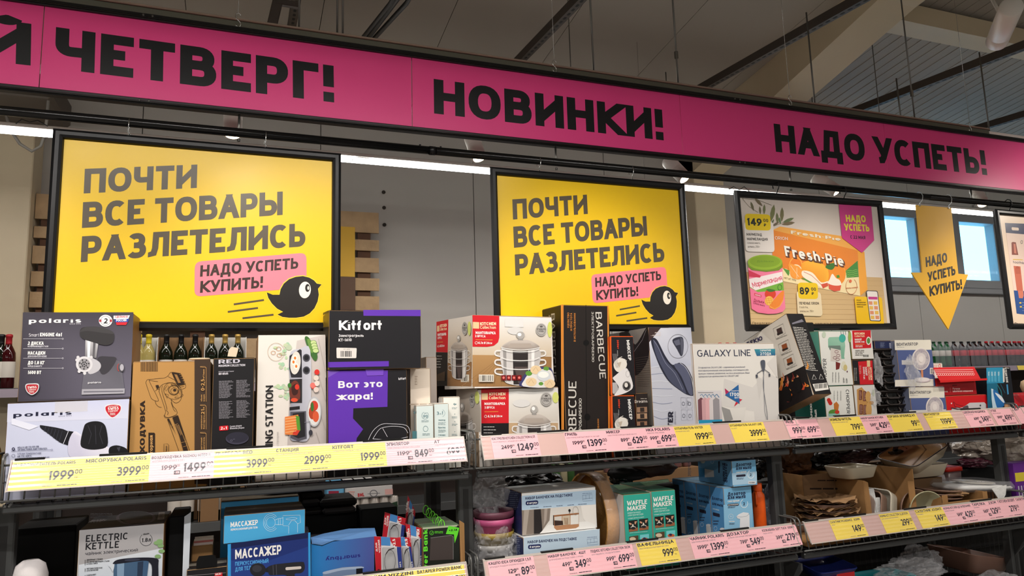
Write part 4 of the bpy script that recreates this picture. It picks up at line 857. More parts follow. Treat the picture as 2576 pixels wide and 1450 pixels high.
for i, (a, c, col, ti, pr, old, sub, d) in enumerate((
    (1243, 1362, PINK, 'КАСТРЮЛЯ KITCHEN COLLECTION 6,1Л', '1249', '2499', 'МАНТОВАРКА С КРЫШКОЙ 3 ЯРУСА', 'first pink tag of the second top rail, price 1249'),
    (1430, 1535, PINK, 'ГРИЛЬ', '1399', '1999', 'ЭЛЕКТРИЧЕСКИЙ БЫТОВОЙ ТК-SK768Р', 'pink tag under the tall black cartons, price 1399'),
    (1535, 1637, PINK, 'МИКСЕР', '629', '899', 'ЭЛЕКТРИЧЕСКИЙ БЫТОВОЙ НМ-911', 'pink tag under the orange edged mixer boxes, price 629'),
    (1637, 1709, PINK, 'НКА POLARIS', '699', '999', 'Я ВОЛОС PHC-1003N', 'pink tag partly under its neighbour, price 699'),
    (1709, 1802, YEL, 'ОТПАРИВАТЕЛЬ VIXTER', '1999', None, 'РУЧНОЙ GSH-005', 'yellow tag under the white steamer carton, price 1999'),
    (1850, 1937, YEL, 'ОТПАРИВАТЕЛЬ GALAXY LINE', '3999', None, 'GL6211', 'yellow tag under the large white carton with the clothes photo, price 3999'),
    (1988, 2036, PINK, 'ГРИЛЬ', '999', None, 'ПОРТАТ.Д/БАРБЕКЮ', 'narrow pink tag at the left end of the third top rail'),
    (2033, 2072, PINK, '', '699', None, '', 'pink tag half covered at the left end of the third top rail, price 699'),
    (2105, 2182, YEL, 'ИЗМЕЛЬЧИТЕЛЬ', '799', None, 'ЭЛЕКТРИЧЕСКИЙ RK-104', 'yellow tag under the chopper boxes, price 799'),
    (2182, 2250, PINK, 'НАБОР БАНОК KITCHEN', '429', '599', 'Д/ПРОД.С КРЫШКОЙ БАМБ.', 'pink tag under the red jar set boxes, price 429'),
    (2250, 2325, YEL, 'КОРЗИНА АРХИМЕД 4Л', '99', None, 'АМ01', 'yellow tag under the black baskets, price 99'),
    (2343, 2411, YEL, 'ВЕНТИЛЯТОР', '1199', None, 'НАСТОЛЬНЫЙ', 'yellow tag under the fan boxes, price 1199'),
    (2443, 2505, PINK, 'ШВЕЙНАЯ МАШИНКА', '349', '499', 'ПОРТАТ.РУЧН.', 'pink tag under the red sewing machine box, price 349'),
    (2512, 2563, PINK, 'УТЮГ', '499', '999', 'ЭЛЕКТРИЧЕСКИЙ', 'pink tag under the blue steam iron box, price 499'),
    (2566, 2620, PINK, 'А ЕН', '99', None, '', 'pink tag cut by the right edge on the top rail'))):
    ptag(1, a, c, b2(a, c), col, ti, pr, old, sub, d, k=1 if a == 1988 else 0)
def t2_(a, c): f_ = lambda x: 1405-(x-1222)*.111; return f_(a), f_(c)
def t3_(a, c): f_ = lambda x: 1312-(x-2030)*.1235; return f_(a), f_(c)
for a, c, fn, col, ti, pr, old, sub, d, tw in (
    (915, 1046, lambda a, c: (1446-(a-930)*.135, 1446-(c-930)*.135), YEL, 'ОЧКИ VIZZINI', '99', None, 'ДЛЯ ЧТЕНИЯ', 'yellow tag under the reading glasses, cut by the bottom edge', .95),
    (1046, 1166, lambda a, c: (1446-(a-930)*.135, 1446-(c-930)*.135), YEL, 'БАТАРЕЯ POWER BANK', '999', None, '', 'yellow tag under the green cased battery box, cut by the bottom edge', .95),
    (1225, 1340, t2_, PINK, 'КАШПО IDEA ОРХИДЕЯ 1,5Л', '89', '129', 'ОРХИДЕЯ ПОДДОН D160ММ М 3055-Ч', 'first pink tag of the second middle rail, price 89', .8),
    (1374, 1481, t2_, PINK, 'НАБОР БАНОЧЕК   4ШТ', '349', '499', 'Д/ХРАНЕНИЯ НА ПОДСТАВКЕ С КРЫШ.', 'pink tag under the jar stand boxes, price 349', .8),
    (1481, 1588, t2_, PINK, 'ПОДНОС KITCHEN COLLECTION 30СМ', '699', '999', 'КРУТЯЩИЙСЯ С РАЗДЕЛИТЕЛЯМИ', 'pink tag under the round wooden tray, price 699', .8),
    (1599, 1697, t2_, YEL, 'ВАФЕЛЬНИЦА', '999', None, 'ЭЛЕКТРИЧЕСКАЯ БЫТОВАЯ АК-С003', 'yellow tag under the teal cartons, price 999', 1.2),
    (1731, 1823, t2_, PINK, 'ЧАЙНИК POLARIS', '1399', '1999', 'ЭЛЕКТРИЧЕСКИЙ PWK 1538CGL', 'pink tag left of the dispenser tag, price 1399', 1.1),
    (1823, 1912, t2_, PINK, 'ДОЗАТОР', '549', '799', 'Д/МЫЛА СЕНСОРНЫЙ ЭЛЕК.БЫТ.SP401', 'pink tag under the blue dispenser boxes, price 549', 1.1),
    (1912, 1999, t2_, PINK, 'KOOKABARA SOFT TUCH  500МЛ', '279', '399', 'INZA-H1150', 'pink tag under the orange bottle, price 279', .85),
    (2083, 2163, t3_, YEL, 'САЛАТНИК РАЗАВАНСЕ   163ММ', '149', None, 'XZ03', 'first yellow tag of the third middle rail, price 149', .85),
    (2208, 2283, t3_, YEL, 'ФОРМА KIT.COLLECTION 12,2Х15СМ', '299', None, 'ДЛЯ ЗАПЕКАНИЯ КЕРАМИКА', 'second yellow tag of the third middle rail, price 299', .85),
    (2298, 2367, t3_, YEL, 'САЛАТНИК 650МЛ', '149', None, 'КЕРАМИКА', 'third yellow tag of the third middle rail, price 149', 1.0),
    (2367, 2440, t3_, PINK, 'ФОРМА KITCHEN Д/ЗАПЕКАНИЯ', '429', '599', 'ПРЯМОУГОЛЬНАЯ', 'pink tag right of the three yellow ones, price 429', .8),
    (2440, 2504, t3_, PINK, 'ТАРЕЛКА     23СМ', '129', '169', 'КЕРАМИКА', 'pink tag right of the 429 one on the third middle rail', .8),
    (2504, 2550, t3_, PINK, 'Т KITCHEN DESERT', '279', None, '', 'narrow pink tag second from the right edge on the middle rail, price 279', .8),
    (2550, 2610, t3_, PINK, 'САЛАТНИК КОМПЛЕКТ', '199', None, '', 'pink tag of the third middle rail cut by the right edge', .8)):
    ptag(2, a, c, fn(a, c), col, ti, pr, old, sub, d, edge='t', tw=tw, disc='-31%' if pr in ('549', '89') else '-30%')
# ---------------------------------------------------------------- cartons on the shelves
KB = (150, 116, 76)
M_tape = mat('clear_tape', (236, 226, 206), .12, alpha=.25)
class Carton:
    def __init__(s, name, lab, cat_, c, Y, a, xr, zb, dep, col, side=None, top=None, group=None, zt=None, Mt=None, W=None, H=None, flaps=True, m=None):
        s.m = m or PR
        if Mt is None:
            C = at(c[0], c[1], Y); a = math.radians(a); ex = V((math.cos(a), math.sin(a), 0)); ey = V((-math.sin(a), math.cos(a), 0))
            s.W = W or (hit(xr, c[1], C, ey)-C).dot(ex); s.H = H or (zt if zt else C.z)-zb
            Mt = MX.Translation((C.x, C.y, zb)) @ MX.Rotation(a, 4, 'Z')
        else: s.W, s.H = W, H
        s.D = dep; s.M = Mt; s.t = thing(name, lab, cat_, Mt, group)
        R = Mt.to_3x3(); s.ex, s.ey, s.ez = R.col[0], R.col[1], R.col[2]; s.o = Mt.translation.copy(); s.top = s.o.z+s.H
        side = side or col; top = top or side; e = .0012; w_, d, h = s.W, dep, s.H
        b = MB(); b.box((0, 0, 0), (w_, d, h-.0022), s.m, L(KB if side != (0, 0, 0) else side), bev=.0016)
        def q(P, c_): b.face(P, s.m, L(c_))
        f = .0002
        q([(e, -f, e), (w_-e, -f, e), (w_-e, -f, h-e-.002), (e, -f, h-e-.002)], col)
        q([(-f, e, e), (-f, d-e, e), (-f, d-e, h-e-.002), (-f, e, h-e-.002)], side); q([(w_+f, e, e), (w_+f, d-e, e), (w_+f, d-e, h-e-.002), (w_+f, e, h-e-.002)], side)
        q([(e, d+f, e), (w_-e, d+f, e), (w_-e, d+f, h-e-.002), (e, d+f, h-e-.002)], col)
        b.build('carton', s.t)
        if flaps:
            for y0, y1 in ((.0015, d/2-.0012), (d/2+.0012, d-.0015)):
                b = MB(); b.box((.0015, y0, h-.002), (w_-.0015, y1, h-.0003), s.m, L(top), bev=.0006); b.build('top_flap', s.t)
            b = MB(); b.face([(.002, d/2-.02, h), (w_-.002, d/2-.02, h), (w_-.002, d/2+.02, h), (.002, d/2+.02, h)], M_tape); b.build('tape', s.t)
        else:
            b = MB(); b.box((.001, .001, h-.002), (w_-.001, d-.001, h-.0003), s.m, L(top), bev=.0006); b.build('lid', s.t)
    def F(s): return Print(s.t, s.o-s.ey*.0003, -s.ey, s.m)
    def Lf(s): return Print(s.t, s.o-s.ex*.0003, -s.ex, s.m)
    def Rt(s): return Print(s.t, s.o+s.ex*(s.W+.0003), s.ex, s.m)
    def Tp(s): return Print(s.t, s.o+s.ez*(s.H+.0002), s.ez, s.m)
def cv(sx, ox, oy):
    def c(x, y): return (ox+x/sx, oy+y/sx)
    def q(*a): return [c(a[i], a[i+1]) for i in range(0, len(a), 2)]
    return c, q
D1 = DK[1]
# ---------------------------------------------------------------- far wall shelving with drinks
from mathutils import noise as _ns
FY = 4.80
M_cartonb = mat('brown_carton', (138, 104, 70), .8, var=.08, vscale=10)
M_cartonw = mat('white_carton_print', (206, 204, 198), .6)
t = thing('wall_shelving', 'dark shelving along the back wall holding drinks', 'shelf', (-2, FY-.06, 0))
for z in (.42, .875, 1.69):
    b = MB(); b.box((0, 0, z-.03), (11, .42, z), M_grey, bev=.003); b.build('shelf_board', t)
    b = MB(); b.prism([(0, -.012, z-.052), (11, -.012, z-.052), (11, -.001, z-.004), (0, -.001, z-.004)], (0, .004, 0), mat('lilac_rail', (150, 138, 150), .4) if z > 1 else M_grey); b.build('price_rail', t)
b = MB(); b.box((0, .425, .02), (11, .44, 1.66), mat('shelf_back_dark', (56, 46, 42), .7)); b.build('back_panel', t)
for x in range(0, 12, 1):
    b = MB(); b.box((x-.02, .40, 0), (x+.02, .424, 1.66), M_grey); b.build('upright', t)
q = at(2560, 925, FY-.07); b = MB(); b.prism([(q.x+2-.0, -.016, 1.642), (q.x+2.10, -.016, 1.642), (q.x+2.10, -.006, 1.684), (q.x+2, -.006, 1.684)], (0, .002, 0), mat('yellow_tag_far', YEL, .4)); b.build('yellow_tag', t)
DARKG = mat('dark_green_glass', (20, 26, 14), .08, spec=.6); GRNG = mat('green_bottle_plastic', (24, 84, 44), .12); COLA = mat('cola_plastic', (40, 16, 12), .12); REDC = mat('red_cap', (196, 30, 44), .4)
BLKC = mat('black_foil', (20, 19, 20), .35); GOLDC = mat('gold_foil', (196, 160, 84), .35, metal=.5); YELC = mat('yellow_foil', (214, 190, 40), .4); CLRG = mat('pale_wine_glass', (176, 160, 96), .1)
def bottle(x, y, z, glass, capm, labm, lab, grp, kind='wine', cat_='bottle'):
    t = thing({'wine': 'wine_bottle', 'soda': 'soda_bottle', 'sparkling': 'sparkling_wine_bottle'}[kind], lab, cat_, (x, y, z), grp)
    if kind == 'soda':
        pr = [(.024, 0), (.031, .006), (.032, .04), (.029, .06), (.032, .09), (.033, .13), (.032, .155), (.026, .185), (.014, .21), (.0135, .222)]; n = 14
        b = MB(); b.lathe(pr, glass, n); b.build('body', t)
        b = MB(); b.lathe([(.0145, .216), (.0145, .232), (.013, .234)], capm, 12); b.build('cap', t)
        b = MB(); b.lathe([(.0335, .098), (.0342, .10), (.0342, .148), (.0335, .15)], labm, n, cap=False); b.build('label', t)
    else:
        h = .30; pr = [(.034, 0), (.038, .005), (.038, .17), (.036, .20), (.026, .225), (.016, .245), (.0145, .27), (.0145, h)]; b = MB(); b.lathe(pr, glass, 20); b.build('body', t)
        b = MB(); g = .232 if kind == 'sparkling' else .248
        b.lathe([(.0225 if kind == 'sparkling' else .0166, g), (.0156, .258), (.0156, .288), (.0175, .289), (.0175, .304), (.010, .308)] if kind != 'sparkling' else [(.0225, g), (.0170, .258), (.0165, .282), (.019, .285), (.020, .300), (.016, .312), (.006, .316)], capm, 18); b.build('foil_cap', t)
        b = MB(); b.lathe([(.0386, .06), (.0389, .062), (.0389, .148), (.0386, .15)], labm, 20, cap=False); b.build('label', t)
    return t
LW = mat('white_label', (214, 206, 196), .5); LR = mat('red_label', (196, 34, 52), .45)
ZT = 1.691
for i, (px_, g, c_, d) in enumerate(((349, CLRG, YELC, 'left yellow-capped pale wine bottle seen above the brown blower carton'), (374, CLRG, YELC, 'right yellow-capped pale wine bottle seen above the brown blower carton'),
    (418.5, DARKG, BLKC, 'left black-capped wine bottle in the brown display carton'), (455.5, DARKG, BLKC, 'middle black-capped wine bottle in the brown display carton'), (491, DARKG, BLKC, 'right black-capped wine bottle in the brown display carton'),
    (532, DARKG, GOLDC, 'left gold-capped wine bottle in the white patterned carton'), (566, DARKG, GOLDC, 'middle gold-capped wine bottle in the white patterned carton'), (598, DARKG, GOLDC, 'right gold-capped wine bottle in the white patterned carton'),
    (3, DARKG, BLKC, 'dark wine bottle at the far left edge behind the cartons'), (22, mat('red_glass', (60, 10, 14), .1), mat('red_foil', (170, 30, 40), .4), 'red-capped dark wine bottle at the far left with a white label'))):
    q = at(px_, 870, FY+.04); bottle(q.x, q.y, ZT, g, c_, LW, d, 'wine bottles on the far shelf')
def tray(nm, lab, x0, x1, z, m, hgt, back=.13):      # open display carton
    a = at(x0, 870, FY+.0).x; c = at(x1, 870, FY+.0).x; t = thing(nm, lab, 'carton', (a, FY-.01, z)); w_ = c-a
    b = MB(); b.box((0, .095, 0), (w_, .099, hgt), m); b.build('back_wall', t); b = MB(); b.box((0, 0, 0), (w_, .003, .10), m); b.build('front_wall', t)
    for x in (0, w_-.004):
        b = MB(); b.prism([(x, 0, 0), (x, .095, 0), (x, .095, hgt), (x, .05, hgt), (x, .0, hgt*.45)], (.004, 0, 0), m); b.build('side_wall', t)
tray('display_carton', 'brown display carton around three black-capped wine bottles', 397, 512, ZT, M_cartonb, .29); tray('display_carton', 'white patterned carton around gold-capped wine bottles', 514, 620, ZT, M_cartonw, .29)
tray('display_carton', 'white edged carton around the two yellow-capped bottles', 338, 396, ZT, M_cartonw, .29)
for i in range(5):
    q = at((472, 515, 560, 590, 440)[i], 1250, FY+.02); bottle(q.x, q.y, .876, DARKG, GOLDC, LW, 'gold-foiled sparkling wine bottle seen under the first top shelf', 'sparkling wine bottles', 'sparkling')
q = at(455, 1250, FY).x; c = at(620, 1250, FY).x
t = thing('display_carton', 'brown carton behind the gold-foiled bottles under the first top shelf', 'carton', (q, FY+.07, .876)); b = MB(); b.box((0, 0, 0), (c-q, .2, .3), M_cartonb, bev=.002); b.build('carton', t)
b = MB()
for u in (.10, .22, .33): b.box((u, -.1, 0), (u+.004, 0, .2), M_cartonb)
for u, w_ in ((.11, .10), (.23, .09)): b.box((u, -.105, 0), (u+w_, -.102, .17), M_cartonb)
b.build('divider', t)
# soda packs on the top board, right
FILM = mat('shrink_film', (226, 232, 240), .12, alpha=.16, bump=.5, bscale=30, spec=.8)
def packs(x0, x1, glass, cap_, labm, lab, grp, plab):
    a = at(x0, 900, FY).x; c = at(x1, 900, FY).x; n = max(2, int((c-a)/.067)); st = (c-a)/n
    for i in range(n):
        bottle(a+st*(i+.5), FY+.01, ZT, glass, cap_, labm, lab, grp, 'soda'); 
        if i % 2 == 0: bottle(a+st*(i+.5), FY+.08, ZT, glass, cap_, labm, lab, grp, 'soda')
    t = thing('shrink_film', plab, 'film', (a, FY-.026, ZT)); b = MB(); nx, nz = 16, 8; vs = []; fs = []
    for j in range(nz+1):
        for i in range(nx+1):
            u, v = i/nx, j/nz; w_ = c-a
            vs.append((u*w_, -.002+.004*math.cos(u*w_/st*2*math.pi)+.05*max(0, v-.72)/.28+_ns.noise((u*9+a, v*7, 1))*.004, v*.226+_ns.noise((u*11+a, v*3, 4))*.006*(v > .8)))
    for j in range(nz):
        for i in range(nx): k_ = j*(nx+1)+i; fs.append((k_, k_+1, k_+nx+2, k_+nx+1))
    b.raw(vs, fs, FILM, smooth=True); b.build('film', t)
packs(2347, 2394, GRNG, mat('green_cap', (20, 70, 40), .4), LW, 'green mineral water bottle in film on the far shelf', 'green bottles on the far shelf', 'shrink film around the green bottles')
packs(2396, 2434, COLA, BLKC, LR, 'dark soda bottle with red label and black cap on the far shelf', 'black-capped soda bottles', 'shrink film around the first pack of dark soda')
packs(2436, 2478, COLA, BLKC, LR, 'dark soda bottle with red label and black cap on the far shelf', 'black-capped soda bottles', 'shrink film around the second pack of dark soda')
packs(2480, 2525, COLA, REDC, LR, 'dark soda bottle with red label and red cap on the far shelf', 'red-capped soda bottles', 'shrink film around the third pack of dark soda')
packs(2527, 2590, COLA, REDC, LR, 'dark soda bottle with red label and red cap on the far shelf', 'red-capped soda bottles', 'shrink film around the last pack of dark soda, cut by the right edge')
packs(2186, 2262, GRNG, mat('green_cap', (20, 70, 40), .4), LW, 'green-capped bottle peeking over the navy box', 'green-capped bottles over the navy box', 'shrink film around the bottles behind the navy box')
packs(1806, 1862, COLA, REDC, LR, 'red-capped bottle peeking over the large white carton', 'red-capped bottles over the white carton', 'shrink film around the bottles behind the white carton')
# drinks on the middle board seen through the gaps
def canpack(x0, x1, y0, y1, lab, txt, c, Y=4.76, name='drink_pack', ink=(190, 40, 50), tp=None):
    A = at(x0, y1, Y); B = at(x1, y1, Y); zt = at(x0, y0, Y).z; t = thing(name, lab, 'pack', (A.x, Y, A.z))
    b = MB(); b.box((0, 0, 0), (B.x-A.x, .14, zt-A.z), PR, L(c), bev=.008); b.build('wrap', t)
    p = Print(t, (0, Y-.0003, 0), (0, -1, 0))
    return t, p
t, p = canpack(869, 988, 1227, 1258, 'white drink pack with red lettering under the first top shelf', 'BML', (206, 202, 200))
cH, qH = cv(3.68, 540, 1180)
p.T('BML', cH(1325, 262), cH(1385, 255), 9, (196, 50, 56), .26); p.ring(*cH(1472, 228), 9, 8, 2, (110, 110, 116), 20); p.line(qH(1415, 232, 1530, 226), 1, (110, 110, 116)); p.poly(qH(1575, 190, 1648, 185, 1650, 235, 1578, 240), (226, 176, 170)); p.lines(*cH(1240, 205), *cH(1300, 280), 4, (226, 150, 140)); p.done()
t, p = canpack(867, 941, 1209, 1226, 'small stacked white drink pack above the larger one, red lettering', 'BML', (214, 212, 210), 4.78); p.T('BML', cH(1216, 185), cH(1288, 178), 10, (196, 40, 48), .26); p.ring(*cH(1390, 160), 9, 10, 2, (176, 160, 130), 20); p.T('B', cH(1365, 178), cH(1390, 175), 9, (196, 40, 48), .26); p.done()
t, p = canpack(822, 866, 1215, 1254, 'light blue drink pack left of the white packs under the shelf', '', (110, 176, 214), 4.78); p.poly(qH(1055, 205, 1150, 205, 1150, 240, 1055, 240), (150, 50, 70)); p.T('ВОДА', cH(1060, 160), cH(1130, 150), 5, WH, .2); p.done()
CANW = mat('white_can', (196, 188, 180), .3, metal=.3)
def can(x, y, z, m, lab, grp, r=.033, h=.122):
    t = thing('drink_can', lab, 'can', (x, y, z), grp); b = MB(); b.lathe([(r*.8, 0), (r, .008), (r, h-.012), (r*.82, h-.002), (r*.8, h)], m, 18); b.build('body', t); b = MB(); b.lathe([(r*.7, h-.001), (r*.78, h+.001), (.001, h-.002)], M_silver, 14); b.build('lid', t)
z0 = at(869, 1258, 4.76).z-.125
for i in range(5): q = at(893+i*24, 1262, 4.80); can(q.x, q.y, z0, CANW, 'pale can under the white drink pack', 'pale cans under the drink pack')
for i in range(5): q = at(893+i*24, 1262, 4.80); can(q.x, q.y, z0-.125, CANW, 'pale can in the lower row under the drink pack', 'pale cans of the lower row')
M_cgr = mat('green_can', (60, 96, 50), .3, metal=.3); M_cpk = mat('pinkish_can', (150, 110, 110), .3, metal=.3); M_cbg = mat('beige_can', (170, 160, 130), .35, metal=.2)
for i, m in enumerate((M_cgr, M_cbg, M_cgr)):
    q = at(1398+i*18, 1190, 4.80); can(q.x, q.y, .876, m, ['green can left, under the second top shelf', 'beige can with text, under the second top shelf', 'green can right, under the second top shelf'][i], None, .033, at(1398, 1168, 4.8).z-.876)
q0 = at(1528, 1180, 4.80); b = MB(); t = thing('drink_tray', 'tan tray of pale cans under the second top shelf', 'tray', (q0.x-.04, 4.74, .876)); hh = at(1540, 1190, 4.76).z-.876
b.box((0, 0, 0), (.80, .2, hh), M_cartonb, bev=.003); b.build('tray', t)
for i in range(9): can(q0.x+i*.085, 4.79, .877+hh, M_cpk, 'pinkish can in the tan tray', 'cans in the tan tray', .034, .12)
for i in range(8): q = at(1690+i*7, 1190, 4.80); can(q0.x+.86+i*.075, 4.80, .876, M_cgr if i % 3 else M_cbg, 'dark green jar can with pale lettering behind the dispenser boxes', 'jars behind the dispenser boxes', .034, .30)
cA, qA = cv(2.0427, 0, 740)       # close-up of the left part
WH = (236, 234, 230)
# 1 steam cleaner carton (below) and meat grinder carton (on top)
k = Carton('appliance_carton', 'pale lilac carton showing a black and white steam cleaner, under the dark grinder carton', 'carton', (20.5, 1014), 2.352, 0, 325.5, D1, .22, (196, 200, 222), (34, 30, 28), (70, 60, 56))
p = k.F(); NAVY = (30, 32, 56)
p.poly(qA(40, 565, 665, 540, 655, 640, 36, 660), (192, 196, 222), (206, 208, 226)); p.T('polaris', cA(68, 634), cA(368, 620), 10.5, NAVY, .2, .2); p.T('since 1995', cA(300, 633), cA(368, 629), 4, (120, 120, 140), .12)
p.sp(qA(540, 575, 580, 565, 622, 572, 618, 610, 578, 640, 545, 612), (214, 214, 220)); p.sp(qA(544, 580, 580, 570, 618, 577, 614, 607, 578, 634, 549, 608), (190, 30, 44)); p.T('SWISS', cA(554, 598), cA(610, 594), 7, WH, .2); p.T('COMPANY', cA(556, 608), cA(606, 604), 3.6, WH, .16); p.T('CONTROLLED BY', cA(556, 582), cA(606, 578), 2.4, WH, .14); p.lines(*cA(566, 610), *cA(594, 624), 4, WH)
p.poly(qA(60, 640, 200, 680, 150, 700, 60, 670), (220, 222, 236))
p.sp(qA(205, 680, 222, 676, 350, 706, 330, 772, 240, 712, 214, 694), (26, 26, 32))
for i in range(6): p.line(qA(236+i*17, 680+i*4.5, 228+i*15, 708+i*11), .8, (60, 62, 76))
p.poly(qA(350, 704, 380, 708, 350, 778, 322, 768), (18, 18, 24)); p.line(qA(352, 706, 326, 770), 1.2, (210, 210, 220))
p.sp(qA(380, 708, 430, 730, 560, 790, 580, 832, 380, 846, 350, 780), (222, 220, 232), (196, 194, 214)); p.sp(qA(430, 690, 446, 664, 490, 654, 530, 664, 548, 700, 552, 780, 500, 800, 440, 796, 414, 772), (22, 22, 26))
for a_, b_ in ((452, 470), (490, 492), (525, 512)): p.line(qA(a_, 675, b_, 720, a_+4, 772), 1.2, (56, 56, 64))
p.sp(qA(562, 792, 600, 778, 650, 795, 652, 828, 570, 832), (18, 18, 22)); p.poly(qA(600, 790, 620, 786, 612, 812), (60, 60, 70))
p.T('KILLS UP TO 99.9%', cA(92, 794), cA(200, 788), 4.2, (50, 52, 84), .17); p.T('OF BACTERIA AND VIRUSES', cA(92, 805), cA(243, 798), 4.2, (50, 52, 84), .17); p.T('STEAM TEMPERATURE', cA(90, 826), cA(213, 822), 4.2, (80, 82, 110), .14); p.T('UP TO 105°C', cA(90, 840), cA(164, 836), 4.4, (50, 52, 84), .18); p.T('WORKING PRESSURE 3.5 BAR', cA(90, 852), cA(254, 844), 4.2, (60, 62, 90), .15)
p.line(qA(58, 808, 264, 801), .8, (110, 112, 140)); p.ring(*cA(268, 801), 2, 2, .7, (110, 112, 140)); p.line(qA(58, 856, 262, 849), .8, (110, 112, 140)); p.ell(*cA(70, 797), 4, 4, (40, 42, 70)); p.ell(*cA(70, 797), 1.6, 1.6, (200, 200, 220)); p.ring(*cA(70, 832), 4, 4, .8, (80, 82, 110))
p.done()
b_ = MB(); w1 = at(305/2.04, 540/2.04+740, 2.35); local(k.t, (lambda m_: (m_.face([(w1.x-.01, 2.351, k.top-.001), (w1.x+.07, 2.351, k.top-.001), (w1.x+.07, 2.351, k.top-.03), (w1.x-.01, 2.351, k.top-.032)], M_tape), m_)[1])(b_), 'tape_strip')
z1 = k.top+.001
k = Carton('appliance_carton', 'dark plum carton showing a steel meat grinder, stacked on the pale lilac carton', 'carton', (58.7, 785), 2.375, 0, 336, z1, .20, (66, 62, 72), (128, 96, 52), (90, 80, 70))
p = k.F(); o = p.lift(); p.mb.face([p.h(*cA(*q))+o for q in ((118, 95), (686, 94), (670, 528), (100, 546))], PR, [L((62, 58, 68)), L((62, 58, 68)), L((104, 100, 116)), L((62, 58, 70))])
p.T('polaris', cA(148, 150), cA(417, 147), 11, WH, .2, .2); p.T('since 1995', cA(357, 157), cA(415, 157), 4, (190, 188, 196), .12)
p.T('Smart', cA(148, 219), cA(200, 219), 8, (222, 220, 226), .1); p.T('ENGINE 4в1', cA(205, 218), cA(318, 218), 9, WH, .26)
for y, a, b_ in ((262, '2 ДИСКА', 224), (312, 'НАСАДКИ', 232), (362, 'ДО 1,8 КГ', 228), (412, '1600 ВТ', 211)): p.T(a, cA(143, y), cA(b_, y), 8.5, WH, .26)
for y, a, b_ in ((274, 'ИЗ НЕРЖАВЕЮЩЕЙ СТАЛИ', 248), (325, 'ДЛЯ КОЛБАСЫ И КЕББЕ', 240), (376, 'ФАРША В МИНУТУ', 216)): p.T(a, cA(143, y), cA(b_, y), 4.2, (214, 212, 220), .18)
for y in (231, 281, 331, 382): p.line(qA(120, y, 320, y), .9, (190, 188, 196)); p.ring(*cA(323, y), 1.8, 1.8, .8, (200, 198, 206), 10)
p.ell(*cA(543, 138), 17, 15, (230, 228, 228), 28); p.poly(qA(510, 132, 576, 132, 576, 144, 510, 144), (180, 40, 50)); p.ell(*cA(543, 138), 10.5, 10, (236, 234, 234), 22); p.ring(*cA(543, 138), 12.5, 11.5, .8, (90, 90, 96)); p.T('2', cA(534, 152), cA(553, 152), 13, (26, 26, 30), .2)
p.poly(qA(584, 112, 668, 110, 660, 128, 584, 130), (222, 224, 232)); p.poly(qA(590, 130, 664, 128, 658, 145, 592, 146), (44, 70, 150)); p.poly(qA(596, 146, 656, 145, 648, 160, 600, 160), (200, 40, 50)); p.T('СДЕЛАНО В', cA(592, 123), cA(656, 122), 5, (190, 50, 50), .2); p.T('РОССИИ', cA(598, 142), cA(650, 141), 6, WH, .24)
GR = (150, 148, 156)
p.poly(qA(440, 232, 508, 236, 496, 330, 438, 325), (190, 188, 192), (120, 118, 122)); p.poly(qA(450, 236, 466, 237, 462, 328, 450, 326), (232, 230, 232)); p.poly(qA(480, 236, 494, 237, 486, 328, 476, 328), (90, 88, 92))
p.sp(qA(412, 212, 416, 180, 440, 170, 500, 168, 560, 184, 586, 205, 580, 250, 540, 264, 470, 246, 430, 232), (50, 48, 50)); p.sp(qA(412, 196, 440, 172, 500, 168, 560, 184, 586, 205, 540, 202, 450, 190), (62, 60, 62))
p.poly(qA(432, 372, 500, 330, 520, 318, 580, 330, 622, 352, 640, 488, 420, 492, 432, 400), (84, 82, 90), (100, 98, 108)); p.sp(qA(502, 330, 560, 322, 600, 334, 560, 400, 520, 410), (56, 54, 60)); p.poly(qA(422, 490, 642, 486, 640, 512, 420, 518), (164, 162, 170)); p.poly(qA(430, 500, 634, 497, 634, 503, 430, 507), (110, 108, 118))
p.sp(qA(455, 330, 505, 345, 520, 372, 500, 400, 455, 408), (184, 182, 188)); p.ell(*cA(434, 362), 21, 20, (206, 204, 208), 24); 
for x, y in ((396, 340), (408, 398), (436, 408), (470, 326), (402, 326)): p.ell(*cA(x, y), 4, 4, (206, 204, 208), 10)
p.ell(*cA(434, 362), 15, 14.5, (150, 148, 152), 22)
for i in range(7):
    for R_ in (6, 11.5): a = i*.9+R_; p.ell(cA(434, 362)[0]+R_*math.cos(a), cA(434, 362)[1]+R_*math.sin(a), 1.9, 1.9, (40, 38, 42), 8)
p.ell(*cA(434, 362), 2, 2, (40, 38, 42), 8); p.ell(*cA(626, 380), 6.5, 10.5, (70, 68, 74)); p.ell(*cA(627, 378), 5, 8.5, (170, 168, 176)); p.ring(*cA(613, 378), 4, 9, 1.2, (190, 60, 50), 12, 90, 270); p.T('polaris', cA(453, 461), cA(521, 459), 4.6, (224, 224, 228), .17)
p.sp(qA(134, 466, 166, 460, 201, 464, 196, 500, 165, 520, 138, 500), (206, 206, 210)); p.sp(qA(138, 470, 166, 465, 197, 469, 192, 498, 165, 515, 142, 498), (176, 34, 44)); p.T('SWISS', cA(144, 487), cA(190, 485), 6, WH, .2); p.T('COMPANY', cA(146, 496), cA(188, 495), 3, WH, .16); p.lines(*cA(152, 498), *cA(180, 509), 3, WH)
p.done()
